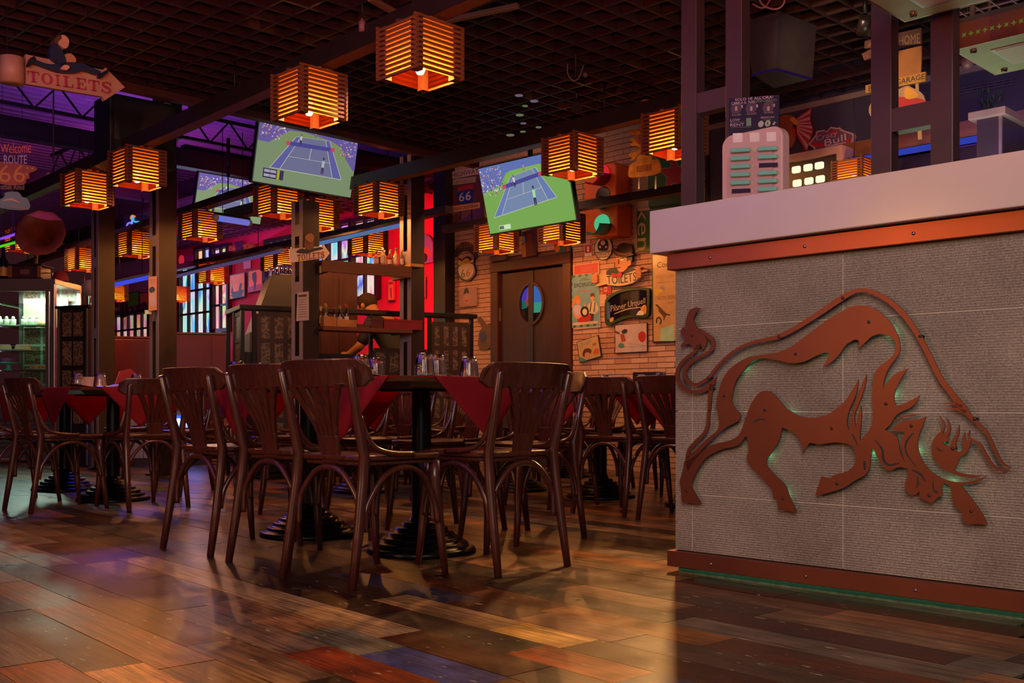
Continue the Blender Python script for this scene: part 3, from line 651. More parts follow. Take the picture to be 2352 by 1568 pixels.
# ================================================================== chairs
def wood_chair():
    m = bpy.data.materials.new('dark_varnished_wood'); nt, p = nodes_of(m); N = nt.nodes.new; Lk = nt.links.new
    tc = N('ShaderNodeTexCoord'); mp = N('ShaderNodeMapping'); mp.inputs['Scale'].default_value = (60, 60, 7); Lk(tc.outputs['Object'], mp.inputs[0])
    nz = N('ShaderNodeTexNoise'); nz.inputs['Scale'].default_value = 1; nz.inputs['Detail'].default_value = 4; Lk(mp.outputs[0], nz.inputs['Vector'])
    Lk(ramp(nt, [(0.3, '3a1812'), (0.7, '52231a')], nz.outputs['Fac']), p.inputs['Base Color'])
    p.inputs['Roughness'].default_value = 0.33; p.inputs['Coat Weight'].default_value = 0.35; p.inputs['Coat Roughness'].default_value = 0.15
    return m
CW = wood_chair(); BRASS = M('b08a60', 0.3, 0.9)
def back_y(z): return -0.195 - max(0, z - 0.45) * 0.24
def make_chair():
    t = thing('dining_chair', 'x', 'chair')
    seat = [(x, y) for x, y in catmull([(-0.175, -0.185), (0, -0.205), (0.175, -0.185), (0.2, 0.0), (0.195, 0.16), (0.13, 0.2), (0, 0.208), (-0.13, 0.2), (-0.195, 0.16), (-0.2, 0)], 4)]
    b = MB(); b.slab(seat, 0.442, 0.462); b.slab([(x * 0.94, y * 0.94) for x, y in seat], 0.425, 0.442); b.build('seat', CW, t, 0.006)
    for s in (-1, 1):
        MB().tube([(s * 0.192, -0.262, 0), (s * 0.188, -0.232, 0.18), (s * 0.182, -0.205, 0.36), (s * 0.180, -0.196, 0.46), (s * 0.183, back_y(0.6), 0.6), (s * 0.190, back_y(0.76), 0.76), (s * 0.190, back_y(0.772), 0.772)],
                  [0.0145, 0.018, 0.020, 0.020, 0.018, 0.016, 0.009], 10).build('rear_leg', CW, t)
        MB().tube([(s * 0.170, 0.165, 0.43), (s * 0.172, 0.168, 0.36), (s * 0.182, 0.186, 0.16), (s * 0.190, 0.205, 0)], [0.021, 0.021, 0.017, 0.0125], 10).build('front_leg', CW, t)
        MB().tube(catm3([(s * 0.183, back_y(0.60) + 0.012, 0.60), (s * 0.188, back_y(0.54) + 0.02, 0.54), (s * 0.196, -0.16, 0.49), (s * 0.204, -0.09, 0.468), (s * 0.205, 0.02, 0.462)]), 0.0105, 8).build('seat_bracket', CW, t)
        MB().tube(catm3([(s * 0.188, -0.21, 0.2), (s * 0.190, -0.19, 0.29), (s * 0.190, -0.11, 0.385), (s * 0.188, -0.01, 0.415), (s * 0.186, 0.08, 0.385), (s * 0.187, 0.145, 0.29), (s * 0.19, 0.165, 0.2)]), 0.011, 8).build('side_arch', CW, t)
    for y, nm, w in ((-0.205, 'rear_arch', 0.172), (0.172, 'front_arch', 0.158)):
        MB().tube(catm3([(-w, y, 0.2), (-w + 0.012, y, 0.3), (-0.08, y, 0.395), (0, y, 0.416), (0.08, y, 0.395), (w - 0.012, y, 0.3), (w, y, 0.2)]), 0.011, 8).build(nm, CW, t)
    # curved top rail with rounded ends
    b = MB(); vs = []; fs = []; n = 16
    for i in range(n + 1):
        u = -1 + 2 * i / n; x = 0.238 * u; y0 = back_y(0.74) + 0.054 - 0.072 * (1 - u * u)
        rz_ = 0.05 * (1 - max(0, (abs(u) - 0.82) / 0.18) ** 2.2 * 0.55)
        for dz, dy in ((-rz_, 0.006), (rz_, -0.02)):
            for th in (-0.010, 0.010): vs.append((x, y0 + dy + th, 0.752 + dz))
    for i in range(n):
        a = i * 4
        fs += [(a, a + 4, a + 6, a + 2), (a + 1, a + 3, a + 7, a + 5), (a, a + 1, a + 5, a + 4), (a + 2, a + 6, a + 7, a + 3)]
    fs += [(0, 2, 3, 1), (n * 4, n * 4 + 1, n * 4 + 3, n * 4 + 2)]
    b.add(vs, fs, False); b.build('top_rail', CW, t, 0.005)
    yb = lambda z: back_y(z) + 0.006
    sp = MB()
    pts = [(-0.046, 0.43), (0.046, 0.43), (0.054, 0.53), (-0.054, 0.53)]
    sp.add([(x, yb(z) + d, z) for d in (-0.008, 0.008) for x, z in pts], [(0, 1, 2, 3), (7, 6, 5, 4), (0, 4, 5, 1), (1, 5, 6, 2), (2, 6, 7, 3), (3, 7, 4, 0)])
    sp.build('splat_base', CW, t, 0.003)
    for k in range(5):
        u = (k - 2) / 2; x0, x1 = u * 0.043, u * 0.128; w0, w1 = 0.0085, 0.0185
        sb = MB(); row = []
        for i in range(6):
            q = i / 5; z = 0.528 + q * 0.185; x = x0 + (x1 - x0) * (q ** 1.35); w = w0 + (w1 - w0) * q
            yy = yb(z) - 0.03 * (q ** 1.5) * (1 - (x / 0.22) ** 2)
            row += [(x - w, yy - 0.006, z), (x + w, yy - 0.006, z), (x + w, yy + 0.006, z), (x - w, yy + 0.006, z)]
        sb.add(row, [(i * 4 + j, i * 4 + (j + 1) % 4, i * 4 + 4 + (j + 1) % 4, i * 4 + 4 + j) for i in range(5) for j in range(4)] + [(3, 2, 1, 0), (20, 21, 22, 23)])
        sb.build('back_slat', CW, t)
    for s in (-1, 1): MB().ball((s * 0.03, yb(0.45) - 0.009, 0.45), 0.0055, 8).build('brass_screw', BRASS, t)
    return t
def catm3(pts, n=4):
    xy = catmull([(p[0], p[1]) for p in pts], n, False); z = catmull([(p[2], 0) for p in pts], n, False)
    return [(a[0], a[1], b[0]) for a, b in zip(xy, z)]
ch0 = make_chair(); used = [0]
def chair(x, y, deg, label, group=None):
    o = ch0 if not used[0] else dup(ch0); used[0] = 1
    o.location = (x, y, 0); o.rotation_euler = (0, 0, R(deg)); o['label'] = label
    if group: o['group'] = group
    return o
K = 'bentwood chair with fanned slat back '
GC = 'bentwood chairs around the red tables'
chair(-0.53, 3.93, -40, 'dark bentwood chair in front, seat turned right, rear leg nearest the camera', GC)
chair(-0.10, 4.20, 45, 'dark bentwood chair beside the bull counter, its fanned back facing the camera', GC)
chair(-0.84, 4.34, -41, 'dark bentwood chair standing directly left of the foremost chair', GC)
chair(-1.24, 4.73, -42, 'dark bentwood chair with blue gleam on its seat, third from the front chair', GC)
chair(-2.35, 6.60, 45, 'reddish bentwood chair backed to the camera at the left red table', GC)
chair(-2.79, 6.46, -43, 'bentwood chair at the left frame edge in front of the glass cake fridge', GC)
chair(-3.30, 6.96, -43, 'bentwood chair cut by the left frame edge beneath the cake fridge', GC)
chair(0.03, 5.02, 135, 'bentwood chair across the near table, half hidden by the chair beside the counter', GC)
chair(-0.36, 5.35, 133, 'bentwood chair behind the near table pedestal, its seat gleaming', GC)
chair(-0.74, 5.72, 137, 'bentwood chair on the far side of the second table, seat shining orange', GC)
chair(-1.20, 6.14, 135, 'bentwood chair behind the second pedestal table seen between two chair backs', GC)
chair(0.68, 6.25, -44, 'reddish bentwood chair whose back shows whole left of the counter corner', GC)
chair(1.02, 5.87, -44, 'reddish bentwood chair cut off by the tiled counter corner', GC)
chair(0.27, 6.70, -44, 'reddish bentwood chair peeking out right behind the chair beside the counter', GC)
chair(1.06, 7.66, 136, 'bentwood chair facing the camera behind the right rear table', GC)
chair(0.62, 8.06, 134, 'bentwood chair facing the camera left of the right rear table pedestal', GC)
chair(0.18, 8.48, 135, 'bentwood chair facing the camera in front of the brown double door', GC)
chair(-2.30, 7.55, 135, 'bentwood chair on the far side of the left table, slats lit from behind', GC)
chair(-3.00, 8.35, 135, 'bentwood chair facing the camera in front of the glass cake fridge', GC)
chair(-0.62, 7.30, -45, 'bentwood chair at the middle rear table with its back to the camera', GC)
chair(-0.58, 8.40, 135, 'bentwood chair facing the camera below the kitchen shelf', GC)
chair(-1.15, 8.60, 120, 'bentwood chair beside the kitchen counter in front of the lattice panels', GC)
chair(-1.62, 7.36, -50, 'bentwood chair by the middle rear table seen beneath the second table', GC)

# ================================================================== tables, cloths, glasses
IRON = M('131214', 0.3, 0.6, var=0.1); TOPW = M('4a2a1c', 0.28, var=0.3, scale=6, stretch=(3, 40, 40), coat=0.3)
TZ, TH2 = 0.752, 0.38
def make_table():
    t = thing('pedestal_table', 'x', 'table')
    b = MB(); h = TH2
    b.add([(sx * h, sy * h, TZ) for sx, sy in ((-1, -1), (1, -1), (1, 1), (-1, 1))] + [(sx * h, sy * h, TZ - 0.018) for sx, sy in ((-1, -1), (1, -1), (1, 1), (-1, 1))] + [(sx * (h - 0.045), sy * (h - 0.045), TZ - 0.042) for sx, sy in ((-1, -1), (1, -1), (1, 1), (-1, 1))],
          [(0, 1, 2, 3), (11, 10, 9, 8)] + [(i, i + 4, (i + 1) % 4 + 4, (i + 1) % 4) for i in range(4)] + [(i + 4, i + 8, (i + 1) % 4 + 8, (i + 1) % 4 + 4) for i in range(4)])
    b.build('tabletop', TOPW, t)
    prof = [(0.0001, 0)]; r = 0.238; z = 0
    prof += [(r, 0), (r, 0.012)]
    for k in range(6):
        prof += [(r - 0.004, z + 0.020), (r - 0.012, z + 0.026), (r - 0.026, z + 0.026), (r - 0.030, z + 0.0245)]
        r -= 0.030; z += 0.0215
    prof += [(0.052, z + 0.01), (0.046, z + 0.03), (0.0001, z + 0.03)]
    MB().lathe(prof, 40).build('stepped_base', IRON, t)
    MB().lathe([(0.042, 0.12), (0.042, TZ - 0.045)], 24).build('column', IRON, t)
    b = MB(); b.bx(-0.25, 0.25, -0.03, 0.03, TZ - 0.052, TZ - 0.043); b.bx(-0.03, 0.03, -0.25, 0.25, TZ - 0.0515, TZ - 0.0435); b.build('top_bracket', IRON, t)
    return t
def cloth_mat():
    m = bpy.data.materials.new('red_paper_cloth'); nt, p = nodes_of(m); N = nt.nodes.new; Lk = nt.links.new
    p.inputs['Base Color'].default_value = lin('a51c2c') + (1,); p.inputs['Roughness'].default_value = 0.85
    tr = N('ShaderNodeBsdfTranslucent'); tr.inputs[0].default_value = lin('e8203c') + (1,)
    mx = N('ShaderNodeMixShader'); mx.inputs[0].default_value = 0.55; Lk(p.outputs[0], mx.inputs[1]); Lk(tr.outputs[0], mx.inputs[2])
    Lk(mx.outputs[0], nt.nodes['Material Output'].inputs[0]); return m
CL = cloth_mat()
def cloth_mesh(seed):
    rr_ = random.Random(seed); D = 0.645; n = 40; b = MB(); h = TH2 + 0.006; ph = rr_.random() * 6
    def P(a, c):
        q = max(abs(a), abs(c))
        if q <= h: return (a, c, TZ + 0.003)
        e = q - h; wob = 0.018 * math.sin(5 * (a if abs(c) > abs(a) else c) + ph) * (e / 0.25)
        tilt = 0.10 * e
        if abs(a) > abs(c): return (math.copysign(h + 0.004 + tilt + wob, a), c, TZ + 0.003 - e)
        return (a, math.copysign(h + 0.004 + tilt + wob, c), TZ + 0.003 - e)
    vs = []
    for i in range(n + 1):
        for k in range(n + 1):
            u, v = (-1 + 2 * i / n), (-1 + 2 * k / n)
            vs.append(P((u + v) / 2 * D, (u - v) / 2 * D))
    b.add(vs, [(i * (n + 1) + k, (i + 1) * (n + 1) + k, (i + 1) * (n + 1) + k + 1, i * (n + 1) + k + 1) for i in range(n) for k in range(n)], True)
    return b.mesh('tablecloth', CL)
cms = [cloth_mesh(s) for s in range(3)]
tb0 = make_table(); tu = [0]
TABS = []
def table(x, y, deg, lab):
    o = tb0 if not tu[0] else dup(tb0); tu[0] += 1
    o.location = (x, y, 0); o.rotation_euler = (0, 0, R(deg)); o['label'] = 'dark square table on a stepped black iron pedestal, ' + lab; o['group'] = 'pedestal tables in the dining room'
    c = bpy.data.objects.new('tablecloth', cms[tu[0] % 3]); COL.objects.link(c); c.location = (x, y, 0); c.rotation_euler = (0, 0, R(deg))
    sd = c.modifiers.new('thickness', 'SOLIDIFY'); sd.thickness = 0.0015
    tag(c, 'red cloth laid cornerwise over the table, ' + lab, 'tablecloth', 'red cloths on the square tables'); TABS.append((x, y, deg, lab))
table(-0.396, 4.57, 45, 'nearest, bare corner facing the camera')
table(-1.004, 5.16, 45, 'second along the front row')
table(-2.69, 7.05, 45, 'at left before the cake fridge')
table(-3.37, 7.88, 45, 'far left behind another table')
table(0.616, 7.25, 45, 'right, left of the counter corner')
table(1.21, 6.66, 45, 'hidden beside the tiled counter')
table(0.03, 7.84, 45, 'rear middle below the double door')
table(0.50, 9.40, 45, 'last one before the brick wall')
table(-1.10, 7.75, 45, 'in front of the kitchen counter')
GL = glass('ribbed_glass', (1, 1, 1), 0.02, 1.48)
def tumbler_mesh():
    b = MB(); n = 72
    o = [(0.0001, 0.094), (0.024, 0.094), (0.029, 0.090), (0.034, 0.070), (0.0385, 0.040), (0.041, 0.012), (0.0415, 0.0)]
    i_ = [(0.0390, 0.0), (0.0385, 0.012), (0.036, 0.040), (0.0315, 0.068), (0.027, 0.082), (0.0001, 0.082)]
    b.lathe(o, n, rib=0.035, ribs=24); b.lathe(i_, n)
    m = len(b.v)
    k0 = (len(o) - 1) * n; k1 = len(o) * n
    b.f += [(k0 + j, k1 + j, k1 + (j + 1) % n, k0 + (j + 1) % n) for j in range(n)]; b.sm += [False] * n
    return b.mesh('tumbler', GL)
tum = tumbler_mesh()
gl_n = 0
def tumbler(px, pyb, Y, lab):
    p = at(px, pyb, Y); o = bpy.data.objects.new('drinking_glass', tum); COL.objects.link(o)
    o.location = (p.x, p.y, TZ + 0.0065); o.rotation_euler = (0, 0, px)
    tag(o, 'upturned ribbed drinking glass, ' + lab, 'glass', 'upturned tumblers on the tables')
for px, Y, lab in ((975, 4.28, 'foremost in the middle of the near table'), (1003, 4.42, 'just right of the foremost glass on the near table'), (828, 4.45, 'behind the front chair rail on the near table'), (864, 4.72, 'left rear of the near table beside the curled mat'), (1078, 4.62, 'above the left end of the chair rail by the counter'),
                   (592, 5.25, 'second table, above the third chair'), (650, 5.45, 'second table, rear middle'), (706, 5.12, 'second table, above the middle chair rail'), (545, 5.02, 'second table, left of the leftmost glass pair'),
                   (230, 6.92, 'left table beside the folded card, right one'), (178, 7.05, 'left table beside the folded card, left one'), (313, 7.15, 'left table above the reddish chair rail'),
                   (1305, 7.05, 'right table left corner'), (1388, 7.35, 'right table above the reddish chair rail'), (1518, 6.75, 'table at the counter corner'), (1262, 7.62, 'rear middle table above the rail end'), (880, 7.6, 'rear table below the kitchen shelf'), (1330, 9.35, 'last table before the bricks')):
    tumbler(px, 0, Y, lab)
MATM = M('8a7a4c', 0.6, var=0.1)
for i, (x, y, rz, lab) in enumerate(((-0.50, 4.42, 20, 'near table, curling under the foremost glass'), (-0.22, 4.72, 35, 'near table, behind the foremost glasses'), (-1.0, 5.0, 45, 'second table'), (-2.78, 6.98, 45, 'left table'), (0.55, 7.15, 45, 'right table'))):
    b = MB(); n = 12
    vs = [(-0.17 + 0.34 * a / n, -0.11 + 0.22 * k, 0.002 + 0.022 * (abs(-1 + 2 * a / n)) ** 2.5) for a in range(n + 1) for k in (0, 1)]
    b.add(vs, [(2 * a, 2 * a + 2, 2 * a + 3, 2 * a + 1) for a in range(n)], True)
    o = b.build('placemat', MATM, None, loc=(x, y, TZ + 0.0045)); o.rotation_euler = (0, 0, R(rz)); sd = o.modifiers.new('thickness', 'SOLIDIFY'); sd.thickness = 0.0015; sd.offset = 1
    tag(o, 'tan paper placemat with curled ends, ' + lab, 'placemat', 'paper placemats')
# table odds and ends
def card(px, Y, w, h, col, lab, rz, nm='menu_card', cat='card'):
    p = at(px, 0, Y); t = thing(nm, lab, cat, (p.x, p.y, TZ + 0.0055), R(rz))
    MB().add([(-w, -0.035, 0), (w, -0.035, 0), (w, 0, h), (-w, 0, h), (-w, -0.033, 0), (w, -0.033, 0), (w, 0, h - 0.004), (-w, 0, h - 0.004)], [(0, 1, 2, 3), (7, 6, 5, 4), (0, 4, 5, 1), (1, 5, 6, 2), (3, 7, 4, 0)]).build('front_leaf', M(col, 0.6), t)
    MB().add([(-w, 0.035, 0), (w, 0.035, 0), (w, 0, h), (-w, 0, h), (-w, 0.033, 0), (w, 0.033, 0), (w, 0, h - 0.004), (-w, 0, h - 0.004)], [(3, 2, 1, 0), (4, 5, 6, 7), (1, 5, 4, 0), (2, 6, 5, 1), (0, 4, 7, 3)]).build('back_leaf', M(col, 0.6), t)
    return t
card(203, 7.12, 0.075, 0.075, 'c89a88', 'pinkish folded card standing between the two left table glasses', 20)
card(1285, 7.3, 0.07, 0.08, '7a4630', 'brown folded menu card beside the right table corner glass', 40)
t = thing('condiment_box', 'little red and yellow boxes of sachets on the rear table', 'box', (*at(948, 0, 7.45).xy, TZ + 0.0055), R(20))
MB().bx(-0.1, 0.0, -0.03, 0.03, 0, 0.06).build('red_box', M('b01820', 0.5), t); MB().bx(0.002, 0.1, -0.03, 0.03, 0, 0.055).build('yellow_box', M('b8823c', 0.5), t)
MB().bx(-0.07, -0.03, -0.0315, -0.03, 0.015, 0.045).build('white_label', M('d8c8b8', 0.6), t)
t = thing('napkin_holder', 'black box holder with pale label on the table at the counter corner', 'holder', (*at(1490, 0, 6.9).xy, TZ + 0.0055), R(-35))
b = MB(); b.bx(-0.1, 0.1, -0.035, 0.035, 0, 0.012); b.bx(-0.1, 0.1, -0.035, -0.029, 0.012, 0.1); b.bx(-0.1, 0.1, 0.029, 0.035, 0.012, 0.1); b.build('holder_body', M('16121a', 0.4), t)
MB().bx(-0.06, -0.01, -0.0365, -0.035, 0.03, 0.085).build('label_plate', M('a08a80', 0.5), t)
# ================================================================== beams and slatted lamps
BEAM = M('2a1a18', 0.45, var=0.15); BEAM_LIT = M('6a3a22', 0.5, var=0.15)  # second brown is lighter to paint orange light on the beam undersides
LZ = 2.42
ROWS = {
 'first': [(965, 125), (710, 225), (315, 388), (200, 437)],
 'second': [(1550, 308), (1315, 360), (870, 460), (725, 493)],
 'third': [(1290, 525), (1140, 548)],
 'fourth': [(845, 558), (640, 597), (487, 628)],
 'fifth': [(640, 462), (460, 520), (310, 562), (190, 597)],
}
def lamp_pos(px, py, z=LZ):
    Y = (z - H) * F / (HOR - py); return Vector(((px - CX) / F * Y, Y, z))
LWOOD = M('7c3e18', 0.6, var=0.25, scale=14); LDARK = M('4a2412', 0.6, var=0.2)
BULB = E('ffb060', 22.0, 'bulb_glow')
S2 = 0.15
sl_m = MB().bx(-S2 - 0.012, S2 + 0.012, -0.006, 0.006, -0.0065, 0.0065).mesh('slat', LWOOD)
po_m = MB().bx(-0.021, 0.021, -0.021, 0.021, -0.135, 0.135).mesh('corner_post', LDARK)
def bulb_mesh():
    return MB().lathe([(0.0001, -0.10), (0.016, -0.095), (0.026, -0.075), (0.028, -0.058), (0.020, -0.03), (0.014, -0.01), (0.013, 0.0)], 14).mesh('bulb', BULB)
bu_m = bulb_mesh()
so_m = MB().lathe([(0.0001, 0.0), (0.018, 0.0), (0.02, 0.05), (0.012, 0.07), (0.004, 0.075), (0.004, 0.14)], 12).mesh('socket', M('1a1412', 0.4))
def liner_mat():
    m = bpy.data.materials.new('amber_liner'); m.use_nodes = True; nt = m.node_tree; nt.nodes.remove(nt.nodes['Principled BSDF']); N = nt.nodes.new
    a = N('ShaderNodeBsdfTransparent'); t_ = N('ShaderNodeBsdfTranslucent'); t_.inputs[0].default_value = lin('e09848') + (1,)
    mx = N('ShaderNodeMixShader'); mx.inputs[0].default_value = 0.72; nt.links.new(a.outputs[0], mx.inputs[1]); nt.links.new(t_.outputs[0], mx.inputs[2]); nt.links.new(mx.outputs[0], nt.nodes['Material Output'].inputs[0]); return m
_b = MB(); _q = S2 - 0.0505
for _s in (-1, 1):
    _b.bx(-_q, _q, _s * (S2 - 0.012) - 0.001, _s * (S2 - 0.012) + 0.001, -0.125, 0.128); _b.bx(_s * (S2 - 0.012) - 0.001, _s * (S2 - 0.012) + 0.001, -_q, _q, -0.125, 0.128)
li_m = _b.mesh('liner', liner_mat())
nl = 0
def lantern(pos, lab, near, energy=5.0, a=-45, s=1.0, hang=0.0):
    t = thing('slatted_lantern', lab, 'lamp', pos, R(a), 'square slatted lanterns'); t.scale = (s, s, s)
    N = 11
    if near:
        for k in range(N):
            z = -0.128 + k * 0.0245
            for rz, dx, dy, dz in ((0, 0, -S2, 0), (0, 0, S2, 0), (PI / 2, -S2, 0, 0.0122), (PI / 2, S2, 0, 0.0122)):
                inst(sl_m, 'slat', t, (dx, dy, z + dz), rz)
    else:
        b = MB()
        for k in range(N):
            z = -0.128 + k * 0.0245
            for y in (-S2, S2): b.bx(-S2 - 0.012, S2 + 0.012, y - 0.006, y + 0.006, z - 0.0065, z + 0.0065)
            for x in (-S2, S2): b.bx(x - 0.006, x + 0.006, -S2 - 0.012, S2 + 0.012, z + 0.0057, z + 0.0187)
        o = b.build('slat_stack', LWOOD, t); o['kind'] = 'stuff'
    for sx in (-1, 1):
        for sy in (-1, 1): inst(po_m, 'corner_post', t, (sx * (S2 - 0.027), sy * (S2 - 0.027), 0))
    b = MB(); b.bx(-S2, S2, -0.014, 0.014, 0.131, 0.143); b.bx(-0.014, 0.014, -S2, S2, 0.1315, 0.1425); b.build('top_cross', LDARK, t)
    inst(li_m, 'liner', t, (0, 0, 0)); inst(so_m, 'socket', t, (0, 0, 0.0)); inst(bu_m, 'bulb', t, (0, 0, -0.005))
    if hang: MB().tube([(0, 0, 0.14), (0, 0, 0.14 + hang)], 0.004, 6).build('cord', M('1a1412', 0.5), t)
    l = lamp('bulb_light', 'POINT', (0, 0, 0), energy, (1.0, 0.36, 0.08), 0.015); l.parent = t; l.location = (0, 0, -0.122)
    return t
WHERE = {'first': ['first beam, nearest the camera and topmost in view', 'first beam, above the large television', 'first beam, left of the square column', 'first beam, leftmost beside the small speaker'],
         'second': ['second beam, half hidden by the counter post', 'second beam, overlapping the right television', 'second beam, left of the kitchen column top', 'second beam, over the small toilets arrow sign'],
         'third': ['third beam, right of the pair above the double door', 'third beam, left of the pair above the double door'],
         'fourth': ['rear beam, in front of the red wall above the bottles', 'rear beam, above the oven hood', 'rear beam, in front of the tall stained window'],
         'fifth': ['fifth beam, squeezed between the two left televisions', 'fifth beam, under the left television', 'fifth beam, between the two left columns', 'fifth beam, left of the far column']}
for rn, lst in ROWS.items():
    zl = 2.28 if rn == 'third' else LZ
    ps = [lamp_pos(*q, zl) for q in lst]
    for q, p, lab in zip(lst, ps, WHERE[rn]):
        lantern(p, 'glowing slatted lantern on the ' + lab, rn in ('first', 'second', 'third') or lst.index(q) == 0, {'first': 20, 'second': 20, 'third': 16}.get(rn, 15))
    a, b_ = ps[0], ps[-1]; d = (b_ - a).normalized()
    e0, e1 = {'first': (2.4, 4.0), 'second': (0.3, 1.6), 'third': (2.2, 0.75), 'fourth': (1.4, 5.0), 'fifth': (0.25, 3.0)}[rn]
    p0, p1 = a - d * e0, b_ + d * e1
    t = thing('ceiling_beam', 'long dark box beam carrying the %s row of slatted lanterns' % rn, 'beam', (p0.x, p0.y, zl + 0.143))
    dd = p1 - p0; dd.z = 0
    hgt = 0.11 if rn in ('first', 'second') else 0.07
    MB().bar((0, 0, hgt / 2), dd + Vector((0, 0, hgt / 2)), 0.10, hgt).build('beam_body', BEAM, t)
    MB().bar((0, 0, 0.002), dd + Vector((0, 0, 0.002)), 0.085, 0.006).build('lit_underside', BEAM_LIT, t)
    nb = 0 if rn in ('third', 'fourth') else 4
    for k in range(nb):
        q = dd * ((k + 0.6) / nb)
        MB().tube([q + Vector((0, 0, hgt)), q + Vector((0, 0, CZ + 0.05 - zl - 0.143))], 0.006, 6).build('hanger_rod', BK, t)
# extra lamps
lantern(at(45, 553, 12.9), 'glowing square slatted wooden lantern behind the gramophone horn', False, 10)
lantern(at(262, 671, 13.0), 'small glowing slatted lantern hanging on a cord right of the far column', False, 7, s=0.8, hang=3.25)
lantern(at(408, 676, 15.0), 'small glowing lantern at the right edge of the square column', False, 7, s=0.8, hang=2.93)
lantern(at(1962, 402, 6.6), 'slatted lantern peeking over the counter edge between the bar posts', True, 8, s=0.66, hang=0.6)
# ================================================================== ladder columns
EDGE = M('8a7a84', .5, var=.08); COLM = M('2e1a14', 0.5, var=0.12); COLD = M('2c1a1c', 0.5, var=0.12)  # cool light on the board edges is painted as pale strips
def column(px, Y, lab, w, z1, rungs, mat, a=-45, board=0.05, dep=None):
    x = (px - CX) / F * Y
    t = thing('ladder_column', 'dark column of two boards joined by rungs, ' + lab, 'column', (x, Y, 0), R(a), 'ladder columns')
    h = w / 2; dep = dep or w
    for s in (-1, 1): MB().bx(min(s * h, s * (h - board)), max(s * h, s * (h - board)), -dep / 2, dep / 2, 0.012, z1).build('upright', mat, t, 0.003)
    for z in rungs: MB().bx(-h + board, h - board, -dep / 2 + 0.004, dep / 2 - 0.004, z - 0.05, z + 0.05).build('rung', mat, t)
    for s in (-1, 1): MB().bx(min(s * h, s * (h - board)), max(s * h, s * (h - board)), -dep / 2 - 0.003, -dep / 2, 0.02, z1).build('lit_edge', EDGE, t)
    for z in rungs: MB().bx(-h + board, h - board, -dep / 2 - 0.002, -dep / 2 + 0.004, z - 0.05, z + 0.05).build('lit_edge', EDGE, t)
    MB().bx(-h - 0.03, h + 0.03, -dep / 2 - 0.03, dep / 2 + 0.03, 0, 0.012).build('foot_plate', BK, t)
    return t
column(375, 9.55, 'second from the left frame edge, square to the room', 0.175, 3.0, (0.5, 1.45, 2.13, 2.7), COLM)
column(237, 10.4, 'far left next to the lattice cabinet', 0.165, 3.0, (0.6, 1.35, 2.05, 2.75), COLM)
column(702, 8.80, 'carrying the little toilets arrow and the menu sheet', 0.165, 2.35, (0.4, 1.0, 1.62, 2.1), COLD)
column(947, 9.32, 'at the right end of the kitchen shelves', 0.155, 2.85, (0.4, 1.25, 1.95, 2.55), COLD)
PST = M('3a2226', 0.45, var=0.1)
for px, lab, rg in ((1642, 'rising behind the counter left of the power bank station', (1.99, 2.75)), (2100, 'rising behind the counter at the right of the road signs', (1.74, 2.37))):
    c_ = 5.55; x, y = on_u(px, c_)
    t = thing('ladder_column', 'dark post pair joined by rungs, ' + lab, 'column', (x, y, 0), -PI / 4, 'ladder columns')
    for s in (-1, 1): MB().bx(s * 0.118 - 0.042, s * 0.118 + 0.042, -0.033, 0.033, 0, CZ + 0.1).build('upright', PST, t, 0.003)
    for z in rg: MB().bx(-0.076, 0.076, -0.03, 0.03, z - 0.045, z + 0.045).build('rung', PST, t)
